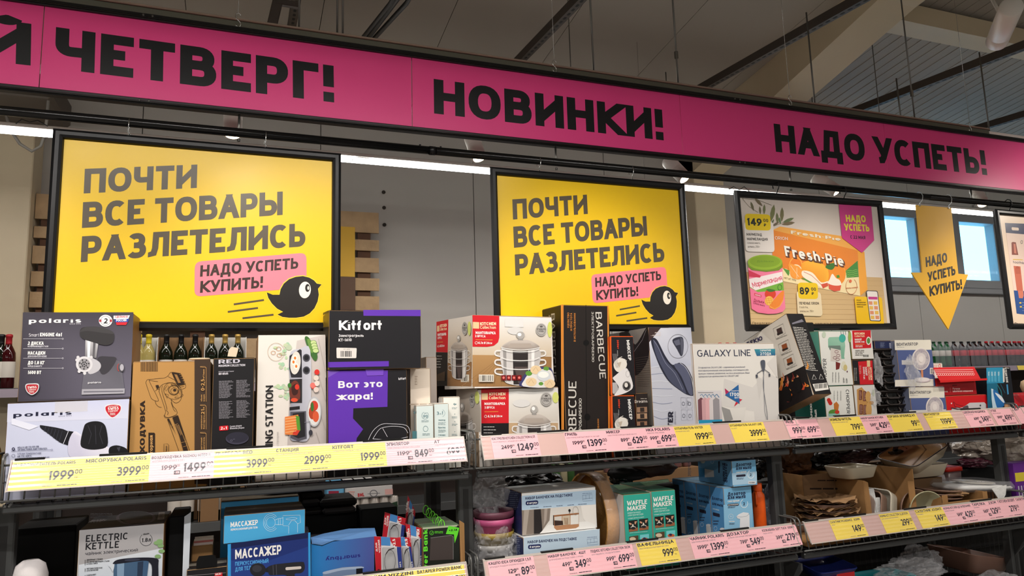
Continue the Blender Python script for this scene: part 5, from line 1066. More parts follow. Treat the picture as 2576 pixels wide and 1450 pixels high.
# 2 blower carton
cB, qB = cv(4.265, 320, 820)
k = Carton('appliance_carton', 'brown corrugated carton with a line drawing of a leaf blower', 'carton', (334.5, 910.5), 2.372, 0, 530, D1, .25, (176, 132, 76), (150, 112, 66), (170, 130, 80), m=PM)
p = k.F(); BK = (46, 34, 26)
p.poly(qB(722, 362, 893, 360, 900, 1700, 722, 1700), (64, 50, 40)); p.bars(*cB(145, 390), *cB(330, 492), BK, 26, 4, None)
p.T('ДУХОДУВКА', cB(188, 1530), cB(192, 806), 12.5, BK, .27, .1); p.poly(qB(228, 1148, 290, 1148, 300, 1160, 300, 1500, 228, 1500), BK); p.T('торная', cB(274, 1372), cB(274, 1175), 8.5, (196, 150, 92), .2)
LN = .75
for pts in ((200, 610, 215, 580, 250, 575, 350, 565, 400, 560, 440, 535, 470, 500, 560, 510, 575, 520, 630, 650, 590, 680), (200, 610, 215, 660, 250, 760, 270, 790, 320, 810, 330, 780, 240, 600, 255, 590, 330, 600),
            (440, 545, 520, 590, 560, 620), (480, 505, 545, 645, 610, 650), (340, 700, 365, 640, 440, 612, 500, 620, 560, 670, 585, 730, 570, 800, 520, 830, 470, 790), (340, 700, 410, 910, 400, 960, 440, 985, 530, 950, 525, 900, 490, 860, 470, 790),
            (300, 700, 330, 680, 350, 690), (300, 805, 310, 840, 340, 870, 370, 875), (395, 960, 420, 990, 540, 960), (415, 905, 440, 930, 430, 955), (430, 1000, 560, 1360), (545, 965, 600, 1130, 690, 1400), (470, 820, 500, 900, 520, 920), (380, 640, 372, 700, 420, 860, 425, 905), (585, 730, 600, 745, 570, 770)):
    p.sl(qB(*pts), LN, BK)
p.ring(*cB(490, 700), 24, 20, LN, BK, 24, rot=.5); p.ring(*cB(500, 690), 13, 12, 1.2, BK); p.ring(*cB(505, 700), 9, 8, LN, BK); p.ell(*cB(510, 690), 4, 3, BK)
for pts in ((400, 680, 430, 640, 450, 650, 420, 700), (410, 730, 430, 780, 445, 740), (470, 625, 540, 640, 500, 660), (540, 700, 575, 680, 570, 740), (510, 770, 540, 745, 550, 775)): p.line(qB(*pts, pts[0], pts[1]), LN, BK)
p.poly(qB(305, 640, 335, 635, 345, 660, 320, 680), BK); p.poly(qB(480, 502, 570, 512, 620, 628, 560, 638, 540, 630), BK); p.poly(qB(505, 520, 535, 525, 575, 612, 548, 615), (150, 110, 64))
for i in range(5): p.line(qB(560+i*12, 520+i*24, 590+i*10, 518+i*24), .9, (170, 128, 72))
p.poly(qB(485, 985, 545, 962, 600, 1130, 650, 1330, 700, 1480, 640, 1480, 600, 1330, 560, 1180), BK); p.poly(qB(430, 1000, 450, 996, 530, 1180, 500, 1120), BK); p.poly(qB(512, 1058, 545, 1068, 590, 1160, 575, 1180), (110, 82, 52)); p.line(qB(550, 1060, 600, 1180, 660, 1340), 1, (170, 128, 72))
for a in ((465, 1080, 545, 1050), (580, 1255, 640, 1240), (600, 1300, 652, 1285)): p.line(qB(*a), .8, (176, 132, 76))
TN = (190, 144, 86)
for y0, y1, w1_, s1, s2 in ((438, 815, '0-2,5 м³/мин', 'объем', 'воздуха:'), (850, 1112, '21 в', 'напряжение', 'батареи:'), (1145, 1330, '', 'щеточный', 'двигатель')):
    p.line(qB(785, y0, 785, y0+6, 848, y0+14, 848, y1), .9, TN); p.line(qB(785, y0, 835, y0+1, 848, y0+14), .9, TN)
    if w1_: 
        if '0' in w1_: p.T('0-2,5', cB(830, 696), cB(830, 572), 9, TN, .2); p.T('м³/мин', cB(830, 566), cB(830, 468), 4.5, TN, .18)
        else: p.T('21', cB(830, 950), cB(830, 895), 8.5, TN, .2); p.T('в', cB(830, 888), cB(830, 874), 5, TN, .2)
    e_ = (740, 958, 1200)[(438, 850, 1145).index(y0)]
    p.T(s1, cB(805, y1-3), cB(805, e_), 4, TN, .18); p.T(s2, cB(832, y1-3), cB(832, e_-5), 4, TN, .18)
p.line(qB(395, 1400, 395, 1268, 435, 1268, 447, 1282, 447, 1400), .9, BK); p.T('/мин', cB(430, 1360), cB(430, 1290), 4.5, BK, .2)
for i in range(5): p.lines(*cB(745, 455+i*180), *cB(765, 560+i*180), 6, (90, 72, 56), seed=i) if 0 else None
p.done()
# 3 narrow black vacuum carton
k = Carton('appliance_carton', 'narrow black carton with a small robot vacuum and a red patch', 'carton', (537, 901), 2.362, 0, 640.5, D1, .28, (26, 25, 28), (18, 18, 20), (20, 20, 22))
p = k.F(); p.T('RED', cB(980, 408), cB(1210, 398), 10, (196, 192, 204), .2, .12); p.T('MAGNUM COLLECTION', cB(980, 442), cB(1265, 433), 5.5, (216, 212, 220), .2); p.T('Robot Vacuum Cleaner', cB(982, 500), cB(1146, 494), 3, (190, 186, 196), .14); p.T('RV-R565', cB(982, 528), cB(1083, 524), 5, (226, 222, 230), .22)
for x, y, s_ in ((984, 590, 3), (984, 810, 4), (1170, 582, 5), (1172, 800, 6)): p.lines(*cB(x, y), *cB(x+155, y+190), 16, (150, 146, 154), sl=-.03, jag=.4, wd=.4, seed=s_); 
p.rrect(qB(988, 1078, 1086, 1070, 1086, 1120, 988, 1128), 2.5, (204, 34, 44)); p.T('2', cB(1003, 1116), cB(1026, 1114), 7, WH, .2); p.T('в', cB(1034, 1114), cB(1046, 1113), 4.5, WH, .2); p.T('1', cB(1056, 1113), cB(1072, 1111), 7, WH, .2); p.T('Сухая уборка', cB(1102, 1090), cB(1228, 1080), 4, (210, 206, 214), .17); p.T('Влажная уборка', cB(1102, 1111), cB(1255, 1102), 4, (210, 206, 214), .17)
p.ell(*cB(1180, 1208), 29, 15.5, (64, 62, 78), 30, -.06); p.ell(*cB(1182, 1198), 27.5, 13.5, (44, 43, 56), 30, -.04); p.ring(*cB(1118, 1232), 2.6, 2, .7, (110, 108, 126)); p.line(qB(1135, 1218, 1155, 1216), .8, (120, 118, 140)); p.done()
# 4 cooking station carton
cC, qC = cv(2.0422, 600, 740)
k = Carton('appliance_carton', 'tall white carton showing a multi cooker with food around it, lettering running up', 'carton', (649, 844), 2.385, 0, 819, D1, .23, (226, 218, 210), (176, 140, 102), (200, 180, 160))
p = k.F(); p.poly(qC(102, 212, 446, 210, 450, 430, 105, 520), (228, 222, 214)); p.poly(qC(300, 240, 446, 210, 452, 800, 250, 800, 260, 560), (206, 196, 190), (190, 180, 176))
r = random.Random(9)
for i in range(30):
    x, y = r.gauss(235, 22), r.uniform(250, 400) if i % 2 else r.uniform(470, 540); p.ell(*cC(x, y), r.uniform(3, 8), r.uniform(3, 7), (176+r.randint(-8, 20), 198+r.randint(0, 14), 170), 10)
for i in range(4): p.line(qC(410-i*4, 230+i*160, 446, 400+i*150), 1, (176, 166, 160))
p.ring(*cC(193, 298), 21, 22.5, .8, (196, 168, 140), 30); p.ring(*cC(178, 302), 5.5, 4.5, 1, (196, 140, 90), 12); p.ring(*cC(206, 282), 6, 5, 1, (196, 140, 90), 12); p.ring(*cC(210, 315), 6, 4.5, 1, (196, 140, 90), 12)
p.T('KING STATION', cC(176, 812), cC(178, 470), 19, (28, 26, 28), .16, .1); p.T('станция', cC(206, 780), cC(206, 708), 6, (190, 184, 180), .12)
p.sp(qC(340, 230, 362, 226, 404, 310, 396, 344, 374, 320), (64, 108, 50)); p.sp(qC(352, 236, 372, 240, 384, 292, 372, 300), (110, 150, 70))
for i in range(4): p.ell(*cC(384+i*4, 250+i*14), 7.5, 5.5, (200, 216, 150), 14); p.ring(*cC(384+i*4, 250+i*14), 7.5, 5.5, 1, (90, 140, 60), 14)
p.sp(qC(260, 320, 318, 282, 368, 290, 372, 560, 362, 740, 300, 756, 262, 735, 262, 600, 270, 540), (196, 196, 206), (150, 150, 162)); p.poly(qC(262, 318, 316, 284, 324, 290, 326, 430, 270, 430, 260, 380), (40, 38, 44)); p.ell(*cC(292, 355), 13, 29, (222, 216, 206), 24, .1)
for x, y in ((290, 330), (296, 372), (282, 350)): p.ell(*cC(x, y), 6, 8, (240, 236, 224), 12); p.ell(*cC(x, y), 3, 4, (226, 120, 40), 10)
p.poly(qC(262, 440, 326, 436, 326, 560, 264, 560), (44, 40, 42)); p.sp(qC(264, 470, 290, 445, 312, 470, 314, 540, 280, 545, 262, 520), (110, 52, 40)); p.sp(qC(272, 480, 300, 462, 304, 510, 280, 520), (60, 30, 26)); p.ell(*cC(300, 478), 5.5, 7, (214, 58, 40), 12); p.ell(*cC(286, 545), 9, 5, (220, 80, 50), 12); p.ell(*cC(262, 470), 5, 6, (60, 120, 50), 10)
p.poly(qC(262, 582, 314, 576, 314, 592, 262, 598), (34, 32, 36)); p.poly(qC(266, 606, 346, 602, 350, 742, 306, 756, 266, 738), (84, 82, 92)); p.poly(qC(278, 614, 338, 608, 342, 732, 306, 742, 276, 728), (36, 34, 38))
p.poly(qC(238, 632, 306, 620, 318, 700, 296, 726, 238, 722), (226, 130, 66)); p.poly(qC(292, 624, 312, 630, 318, 700, 304, 716), (90, 150, 50)); p.poly(qC(286, 700, 316, 700, 300, 726, 276, 722), (206, 60, 44))
for i in range(6): p.line(qC(240, 642+i*14, 296, 634+i*14), 1.6, (250, 190, 130))
for y in (328, 392): p.ell(*cC(348, y), 9, 9.5, (70, 70, 78), 18); p.ell(*cC(348, y), 6, 6.5, (28, 28, 32), 16)
p.ell(*cC(388, 605), 18, 38, (186, 186, 190), 26); p.ell(*cC(388, 605), 15.5, 34, (222, 220, 218), 26); p.ell(*cC(388, 575), 10, 13, (206, 60, 44), 14); p.ell(*cC(378, 610), 9, 17, (176, 70, 40), 14); p.ell(*cC(396, 630), 8, 14, (214, 90, 54), 14); p.ell(*cC(378, 580), 4, 12, (60, 110, 50), 12)
for x, y, c_ in ((402, 402, (214, 50, 44)), (398, 432, (226, 212, 200)), (384, 475, (210, 60, 50)), (402, 460, (230, 216, 206)), (398, 492, (224, 206, 196)), (380, 470, (228, 120, 110))): p.ell(*cC(x, y), 6.5, 7, c_, 14)
p.line(qC(338, 660, 366, 655, 368, 700), 1.6, (130, 130, 140)); p.ell(*cC(370, 712), 5, 7, (60, 58, 66), 12); p.done()
p = k.Lf(); p.T('90', cC(92, 332), cC(92, 262), 8, (96, 72, 50), .2); p.poly(qC(66, 330, 98, 325, 98, 480, 68, 470), (96, 78, 60)) if 0 else None
p.done('side_print')
# 5 the two purple and black cartons
PUR = (98, 52, 176); BLK2 = (28, 27, 31)
k = Carton('appliance_carton', 'black carton with a violet diagonal shape, under the flat black one', 'carton', (824, 932), 2.36, 0, 1023, D1, .24, BLK2, (24, 23, 27), (40, 34, 60))
p = k.F(); p.poly(qC(460, 395, 767, 392, 765, 580, 590, 588, 588, 640, 640, 695, 608, 740, 600, 790, 462, 790), PUR); p.poly(qC(460, 430, 520, 395, 480, 392, 460, 394), (120, 84, 186)); p.T('Вот это', cC(512, 484), cC(740, 478), 18, (238, 234, 240), .2, .12, up=(0, -17.5)); p.T('жара!', cC(508, 546), cC(690, 542), 18, (238, 234, 240), .2, .12, up=(0, -17.5)); p.T('kitfort', cC(822, 442), cC(860, 440), 6, (230, 228, 232), .2)
for pts in ((658, 770, 690, 705, 735, 670, 790, 668, 860, 675, 880, 705, 880, 750), (690, 745, 720, 700, 745, 686, 800, 680, 850, 688, 870, 715), (690, 745, 790, 748, 870, 735), (665, 765, 690, 750), (740, 690, 765, 735)): p.sl(qC(*pts), 1, (226, 224, 232))
p.done(); b_ = MB(); q1 = k.M; bz = k.H
b_.prism([(.12, -.0006, bz+.0), (.18, -.0006, bz+.0), (.178, -.0006, bz-.02), (.125, -.0006, bz-.02)], (0, -.001, 0), PR, L((120, 76, 196))); b_.build('tuck_tab', k.t)
z1 = k.top+.001
k = Carton('appliance_carton', 'flat black carton with violet corner bars and white lettering, on top of its violet twin', 'carton', (828, 780), 2.352, 0, 1058, z1, .25, BLK2, (120, 100, 30), (30, 28, 34))  # side colour carries a yellow reflection on the black card
p = k.F(); p.poly(qC(641, 82, 935, 82, 936, 114, 642, 112), PUR); p.poly(qC(460, 350, 772, 345, 772, 372, 460, 378), PUR); p.T('Kitfort', cC(516, 186), cC(736, 185), 24, (240, 236, 236), .22, .1); p.T('Электрогриль', cC(514, 221), cC(643, 220), 6.5, (232, 228, 230), .2); p.T('КТ-1610', cC(514, 244), cC(581, 243), 7, (232, 228, 230), .2)
p.rrect(qC(503, 276, 607, 278, 605, 330, 504, 330), 2.5, (226, 220, 214)); p.bars(*cC(524, 293), *cC(586, 323), (40, 38, 40), 12, 3, None); p.T('КТ-1610', cC(540, 286), cC(572, 287), 2, (60, 58, 60), .15); p.done()
p = k.Lf(); p.poly(qC(364, 128, 464, 84, 464, 96, 364, 140), (40, 38, 40)); 
for i in range(4): p.T('КТ', cC(398+i*14, 178-i*2), cC(396+i*14, 140-i*3), 4, (236, 200, 60), .16)
p.poly(qC(364, 180, 464, 168, 464, 376, 364, 376), (40, 36, 32)); p.done('side_print')
# 6 pale personal care boxes
k = Carton('personal_care_box', 'creamy rounded carton in film between the purple cartons and the steamer pot boxes', 'box', (1031, 927), 2.43, -6, 1082, D1, .1, (232, 218, 202), (214, 200, 186), (232, 220, 206)); p = k.F(); p.lines(*cC(905, 420), *cC(920, 470), 6, (170, 150, 130)); p.lines(*cC(880, 560), *cC(970, 575), 1, (190, 170, 150)); p.done()
k = Carton('personal_care_box', 'translucent film covered pale box behind the creamy carton', 'box', (1071, 898), 2.50, 0, 1098, D1, .1, (176, 166, 160), (160, 150, 146), (190, 182, 176))
MIN = (214, 226, 224); TEA = (60, 110, 120)
k = Carton('personal_care_box', 'pale mint box marked with a round 90 dial, leftmost of the small front boxes', 'box', (1046, 1020), 2.352, -8, 1090, D1, .07, MIN, (206, 216, 214), WH); p = k.F()
p.T('3в1', cC(897, 615), cC(915, 614), 6, TEA, .12); p.ring(*cC(959, 625), 8.5, 9, 1, (120, 150, 156), 20, -60, 250); p.T('90', cC(949, 636), cC(972, 636), 7, TEA, .15); p.T('до', cC(954, 615), cC(966, 615), 3, TEA, .12); p.lines(*cC(940, 648), *cC(978, 660), 2, (140, 160, 164)); p.ring(*cC(961, 693), 6, 7, 1, (120, 150, 156), 16); p.lines(*cC(945, 715), *cC(984, 728), 2, (140, 160, 164)); p.poly(qC(893, 705, 916, 705, 916, 760, 893, 760), (70, 116, 122)); p.done()
k = Carton('personal_care_box', 'pale mint box marked 3in1, middle of the small front boxes', 'box', (1091, 1015), 2.352, 0, 1128, D1, .07, MIN, (206, 216, 214), WH); p = k.F()
p.T('3', cC(1018, 622), cC(1030, 621), 8, TEA, .14); p.T('in', cC(1033, 620), cC(1041, 620), 4, TEA, .14); p.T('1', cC(1044, 620), cC(1050, 620), 8, TEA, .14); p.ring(*cC(1036, 613), 12, 10, .7, (130, 160, 166), 16, -60, 60)
for y, s_ in ((652, 'эпилятор'), (690, 'Бритва'), (728, '2 насадки')): p.T(s_, cC(1026, y), cC(1062, y), 4, TEA, .14); p.lines(*cC(1026, y+6), *cC(1066, y+22), 3, (150, 168, 172), seed=y)
p.done()
k = Carton('personal_care_box', 'slim white box marked 4 and a dot, rightmost of the small front boxes', 'box', (1114, 999), 2.40, 0, 1157, D1, .06, (232, 232, 226), (206, 204, 200), WH); p = k.F()
p.T('4', cC(1103, 571), cC(1112, 571), 5, TEA, .16); p.ell(*cC(1116, 567), 1.6, 1.6, TEA, 8)
for y in (575, 622, 660, 712): p.lines(*cC(1096, y+6), *cC(1125, y+18), 2, (150, 168, 172), seed=y); p.ell(*cC(1111, y-4), 1, 1, TEA, 6)
p.done()
# 7 steamer pot boxes
cD, qD = cv(3.453, 1080, 740)
REDP = (204, 30, 40)
def pot(p, q, c, x, y, w_, h):      # three-tier steel steamer pot, x, y: knob top centre; w_, h in close-up pixels
    ln = (112, 106, 104); st = (206, 202, 200); hw = w_/2
    def P(*a): return q(*[v for i in range(0, len(a), 2) for v in (x+a[i]*hw, y+a[i+1]*h)])
    for i in range(3):
        yy = .33+i*.155
        for s_ in (-1, 1): p.sl(P(s_*.8, yy, s_*1.2, yy+.0, s_*1.22, yy+.07, s_*.82, yy+.10), 4*w_/360, (226, 222, 218)); p.sl(P(s_*.8, yy+.03, s_*1.15, yy+.03, s_*1.16, yy+.06, s_*.82, yy+.08), 1*w_/360, (120, 116, 112))
    p.sp(P(-.9, .28, -.86, .70, -.82, .80, -.66, .88, 0, .92, .66, .88, .82, .80, .86, .70, .9, .28), st, (190, 186, 184))
    p.poly(P(-.38, .30, .38, .30, .38, .90, -.34, .90), (46, 40, 40)); p.poly(P(-.86, .32, -.7, .32, -.68, .86, -.82, .8), (150, 146, 144)); p.poly(P(.55, .3, .7, .3, .68, .86, .54, .88), (232, 230, 228)); p.poly(P(-.3, .60, .38, .60, .2, .9, -.1, .88), (84, 72, 70))
    for yy in (.30, .45, .60): p.sl(P(-.95, yy-.01, -.6, yy+.03, 0, yy+.045, .6, yy+.03, .95, yy-.01), 2.4*w_/360, (228, 226, 224)); p.sl(P(-.92, yy+.02, -.6, yy+.055, 0, yy+.07, .6, yy+.055, .92, yy+.02), .8*w_/360, (96, 92, 92))
    p.sp(P(-.96, .27, -.7, .19, -.3, .14, .3, .14, .7, .19, .96, .27, .6, .31, 0, .33, -.6, .31), (196, 186, 178), (150, 140, 132)); p.poly(P(-.5, .2, .5, .2, .6, .27, -.6, .27), (172, 160, 150)); p.sl(P(-.97, .265, -.7, .29, 0, .315, .7, .29, .97, .265), 1.6*w_/360, (240, 238, 236))
    p.poly(P(-.14, .15, -.1, .11, .1, .11, .14, .15), (150, 146, 142)); p.ell(*c(x, y+h*.06), hw*.21/3.453, h*.062/3.453, (170, 166, 162), 18); p.ell(*c(x-hw*.05, y+h*.05), hw*.1/3.453, h*.03/3.453, (244, 242, 240), 12)
def badge(p, c, x, y, rx, ry): p.ell(*c(x, y), rx/3.453, ry/3.453, (176, 172, 168), 26); p.ring(*c(x, y), rx*.8/3.453, ry*.8/3.453, .8, (70, 66, 64), 24); p.T('STAINLESS', c(x-rx*.85, y+2), c(x+rx*.85, y+2), 4.2, (50, 46, 46), .2); p.T('STEEL', c(x-rx*.5, y+20), c(x+rx*.5, y+20), 4, (50, 46, 46), .2); p.ell(*c(x, y-ry*.5), rx*.3/3.453, ry*.15/3.453, (90, 86, 84), 10)
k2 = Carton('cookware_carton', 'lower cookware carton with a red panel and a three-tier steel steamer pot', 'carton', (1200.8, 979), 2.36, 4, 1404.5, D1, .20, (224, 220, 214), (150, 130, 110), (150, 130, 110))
p = k2.F(); p.poly(qD(690, 825, 1118, 820, 1118, 1110, 690, 1110), (226, 224, 220), (206, 198, 188)); p.poly(qD(690, 1120, 1118, 1120, 1118, 1300, 690, 1300), (190, 160, 124)); p.poly(qD(450, 825, 690, 823, 690, 1122, 452, 1125), REDP); p.poly(qD(452, 1125, 690, 1122, 690, 1420, 452, 1420), (24, 22, 24)); p.poly(qD(454, 862, 508, 862, 508, 920, 454, 920), (226, 196, 150))
p.T('KITCHEN', cD(520, 883), cD(660, 882), 7.5, (246, 226, 186), .25); p.T('Collection', cD(518, 916), cD(660, 915), 7.5, (246, 226, 186), .17); p.T('МАНТОВАРКА', cD(478, 965), cD(658, 964), 6.3, WH, .24); p.T('3 ЯРУСА', cD(478, 998), cD(566, 997), 6, WH, .2); p.line(qD(478, 1024, 598, 1022), .8, (240, 200, 90)); p.T('6,1л', cD(507, 1073), cD(552, 1072), 6, WH, .22); p.T('Ø 26см', cD(560, 1072), cD(632, 1070), 5.5, WH, .2); p.ring(*cD(488, 1064), 3, 3, 1, WH)
for i in range(5): p.lines(*cD(470, 1150+i*26), *cD(590-i*8, 1160+i*26), 1, WH, seed=i)
p.ell(*cD(1095, 900), 8, 14, (206, 212, 120), 14); p.ell(*cD(800, 950), 22, 10, (214, 212, 210), 14); pot(p, qD, cD, 908, 968, 300, 560); badge(p, cD, 1012, 915, 50, 60); p.done()
p = k2.Lf(); p.poly(qD(235, 830, 415, 826, 448, 1000, 448, 1200, 270, 1200, 235, 1000), (190, 180, 170), (170, 160, 150)); pot(p, qD, cD, 290, 945, 180, 560); badge(p, cD, 375, 925, 24, 60); p.ell(*cD(420, 900), 6, 16, (206, 214, 120), 12); p.done('side_print')
z1 = k2.top+.001
k = Carton('cookware_carton', 'upper cookware carton turned to show two sides with a red panel and steel pots', 'carton', (1188.6, 792.5), 2.335, 7, 1387.6, z1, .26, (224, 220, 214), (222, 216, 208), (196, 176, 150))
p = k.F(); p.poly(qD(375, 185, 1062, 215, 1062, 540, 375, 530), (226, 224, 222), (204, 186, 160)); p.poly(qD(375, 530, 700, 534, 1062, 545, 1062, 806, 375, 806), (176, 136, 88), (150, 112, 70))
for i in range(9): p.line(qD(640, 536, 375+i*70-100, 806), .9, (140, 104, 66))
p.poly(qD(375, 184, 607, 190, 607, 380, 596, 420, 560, 450, 500, 460, 375, 458), REDP); p.poly(qD(378, 243, 432, 245, 432, 302, 378, 300), (226, 196, 150))
p.T('KITCHEN', cD(441, 273), cD(579, 272), 7.8, (246, 226, 186), .25); p.T('Collection', cD(441, 303), cD(577, 304), 7.5, (246, 226, 186), .17); p.T('МАНТОВАРКА', cD(401, 348), cD(575, 351), 6.8, WH, .24); p.T('3 ЯРУСА', cD(395, 376), cD(486, 378), 5.8, WH, .2); p.line(qD(401, 398, 548, 400), .8, (240, 200, 90)); p.T('6,1л', cD(424, 434), cD(466, 435), 6, WH, .22); p.T('Ø 26см', cD(474, 435), cD(543, 436), 5.5, WH, .2); p.ring(*cD(407, 425), 3.2, 3.2, 1, WH)
p.ell(*cD(1045, 310), 6, 20, (206, 212, 110), 14); p.ell(*cD(745, 320), 20, 10, (212, 210, 208), 14); p.poly(qD(655, 210, 815, 210, 815, 290, 655, 285), (220, 218, 216))
pot(p, qD, cD, 788, 328, 350, 510); badge(p, cD, 968, 312, 46, 56)
p.ell(*cD(940, 760), 42, 33, (232, 230, 228), 26) if 0 else None
p.sp(qD(795, 804, 800, 740, 850, 670, 920, 640, 1000, 635, 1062, 660, 1062, 804), (60, 60, 110)); p.sp(qD(815, 804, 822, 745, 865, 690, 930, 660, 1000, 655, 1062, 680, 1062, 804), (222, 218, 214))
for x, y, a in ((860, 690, 26), (1010, 650, 22), (965, 780, 18), (905, 680, 14)): p.ell(*cD(x, y), a/3, a/4, (96, 150, 60), 12)
for x, y in ((880, 765), (920, 660), (1040, 780)): p.ell(*cD(x, y), 14, 11, (226, 200, 160), 16); p.line(qD(x-25, y+10, x, y-25, x+22, y+12), .9, (180, 146, 104))
p.ell(*cD(988, 710), 17, 14, (206, 210, 214), 22); p.ell(*cD(986, 702), 13.5, 8, (240, 238, 232), 20)
for i in range(4): p.poly(qD(621+i*45, 706, 660+i*45, 706, 660+i*45, 752, 621+i*45, 750), (120, 20, 24)); p.ell(*cD(640+i*45, 728), 3, 3, (230, 120, 110), 10)
p.bars(*cD(432, 708), *cD(548, 757), (50, 46, 44), 14, 8, (226, 220, 208)); p.done()
p = k.Lf(); p.poly(qD(62, 243, 166, 222, 160, 508, 60, 505), REDP); p.poly(qD(58, 506, 160, 508, 156, 800, 56, 800), (30, 26, 26)); p.poly(qD(166, 222, 374, 186, 370, 590, 160, 600), (222, 214, 206), (196, 176, 150)); p.poly(qD(160, 600, 370, 590, 366, 804, 156, 800), (150, 112, 74))
p.poly(qD(68, 278, 87, 274, 87, 326, 68, 328), (226, 196, 150)); p.T('KITCHEN', cD(93, 292), cD(152, 283), 7, (246, 226, 186), .25); p.T('Collection', cD(91, 320), cD(152, 314), 7, (246, 226, 186), .17); p.T('МАНТОВАРКА', cD(73, 366), cD(148, 360), 6.5, WH, .24); p.T('3 ЯРУСА', cD(72, 394), cD(110, 391), 6, WH, .2); p.line(qD(72, 420, 120, 417), .8, (240, 200, 90)); p.T('6,1л Ø26см', cD(72, 464), cD(133, 458), 5.5, WH, .2)
for i in range(5): p.lines(*cD(66, 535+i*24), *cD(118-i*4, 545+i*24), 1, (200, 196, 190), seed=i)
p.poly(qD(70, 700, 138, 672, 138, 755, 70, 755), (90, 70, 50)); p.bars(*cD(284, 708), *cD(342, 758), (50, 46, 44), 8, 8, (226, 220, 208)); pot(p, qD, cD, 262, 358, 150, 420); badge(p, cD, 314, 300, 24, 58); p.ell(*cD(355, 300), 4, 18, (206, 214, 120), 12); p.done('side_print')
# 8 tall black barbecue carton, orange edge strips
k = Carton('appliance_carton', 'tall black carton with orange edge strips and white upright lettering', 'carton', (1411.5, 767), 2.37, 3, 1531, D1, .30, (34, 28, 26), (30, 27, 28), (26, 22, 22))
p = k.F(); OR = (222, 140, 52)
p.poly(qD(1143, 92, 1165, 92, 1170, 1300, 1148, 1300), OR); p.line(qD(1154, 92, 1159, 1300), .8, (110, 66, 30)); p.poly(qD(1546, 102, 1557, 102, 1568, 1300, 1556, 1300), OR); p.line(qD(1360, 95, 1368, 1300), 1.4, (8, 7, 7)); p.ell(*cD(1362, 425), 7.5, 7.5, (6, 5, 5), 14); p.ell(*cD(1372, 1070), 7.5, 9, (6, 5, 5), 14)
G2 = (206, 202, 194)
p.T('BARBECUE', cD(1442, 158), cD(1480, 738), 15.5, G2, .13, .12); p.T('ЭЛЕКТРОБАРБЕКЮ', cD(1408, 152), cD(1412, 592), 5.5, (190, 186, 178), .16) 
p.T('УДОБСТВО', cD(1214, 296), cD(1214, 163), 4.6, (206, 132, 60), .15); p.T('И ПРОСТОТА', cD(1240, 320), cD(1240, 166), 4.6, (206, 132, 60), .15); p.T('В ИСПОЛЬЗОВАНИИ', cD(1270, 415), cD(1270, 168), 4.6, (206, 132, 60), .15)
p.T('BARBECUE', cD(1276, 1400), cD(1276, 760), 20, G2, .13, .1); p.T('ЭЛЕКТРОБАРБЕКЮ', cD(1322, 1330), cD(1322, 908), 7, G2, .16); p.T('В ИСПОЛЬЗОВАНИИ', cD(1475, 1300), cD(1472, 1085), 4, (206, 132, 60), .15); p.done()
p = k.Lf(); p.T('BARBECUE', cD(1058, 172), cD(1072, 760), 9, G2, .13, .12); p.T('ЭЛ', cD(1038, 182), cD(1038, 206), 3.4, G2, .15); p.done('side_print')
# 9 mixers, small dark box, garment steamer
MX_ = (30, 28, 32); ORG = (230, 92, 30)
def mixer(lab, c, xr, zb, zt, dy):
    k = Carton('mixer_box', lab, 'box', c, 2.362, 3, xr, zb, .14, MX_, ORG, (60, 30, 20), group='orange edged mixer boxes', zt=zt); p = k.F()
    P = lambda x, y: cD(x+(10 if dy > 400 else 0)+(y-370)*.008, y+dy)
    def Qm(*a): return [P(a[i], a[i+1]) for i in range(0, len(a), 2)]
    p.poly(Qm(1568, 367, 1580, 367, 1584, 880, 1572, 880), ORG); p.poly(Qm(1568, 367, 1768, 367, 1768, 373, 1568, 374), ORG)
    p.T('МИКСЕР', P(1711, 402), P(1727, 578), 7.5, WH, .22, .12); p.T('300вт', P(1628, 398), P(1632, 478), 4.5, (226, 70, 40), .2); p.T('мощность', P(1630, 490), P(1632, 540), 2.2, (200, 196, 196), .15)
    p.sp(Qm(1600, 600, 1640, 560, 1690, 565, 1715, 610, 1690, 660, 1640, 680, 1606, 650), (230, 224, 214)); p.line(Qm(1640, 560, 1672, 545), 1.4, (230, 224, 214)); p.line(Qm(1690, 565, 1712, 580, 1705, 600), 1.2, (230, 224, 214)); p.ell(*P(1670, 600), 5, 3, (230, 224, 214), 8); p.poly(Qm(1625, 600, 1665, 590, 1650, 640), (196, 182, 164))
    for i in range(4): p.line(Qm(1592+i*11, 520, 1604+i*9, 600, 1622+i*6, 640), 1, (172, 168, 170))
    if dy == 0:
        p.sp(Qm(1590, 735, 1610, 710, 1690, 650, 1725, 665, 1765, 800, 1720, 850, 1640, 880, 1600, 880, 1640, 820, 1618, 770), (226, 222, 222)); p.poly(Qm(1586, 770, 1620, 770, 1640, 830, 1600, 870, 1586, 860), (180, 176, 178)); p.ring(*P(1720, 695), 5, 8, 1, (170, 166, 168)); p.ell(*P(1709, 800), 10.5, 12, (40, 36, 38), 20); p.ell(*P(1705, 792), 4.5, 6, (226, 220, 214), 12); p.ring(*P(1709, 800), 9, 10, .7, (180, 176, 170))
    p.done(); return k
ka = mixer('lower black mixer box with orange edges beside the small dark box', (1538, 995.5), 1595.5, D1, None, 515)
mixer('upper black mixer box with orange edges showing a whole white mixer', (1535, 846), 1592.6, ka.top+.001, None, 0)
k = Carton('ornament_box', 'small dark box with script lettering beside the lower mixer box', 'box', (1598, 989), 2.372, 2, 1629, D1, .1, (40, 32, 30), (30, 26, 24), (60, 48, 40)); p = k.F()
p.T('Dreams', cD(1786, 948), cD(1895, 943), 7, (230, 222, 214), .12); p.lines(*cD(1835, 905), *cD(1890, 915), 1, (190, 180, 170)); 
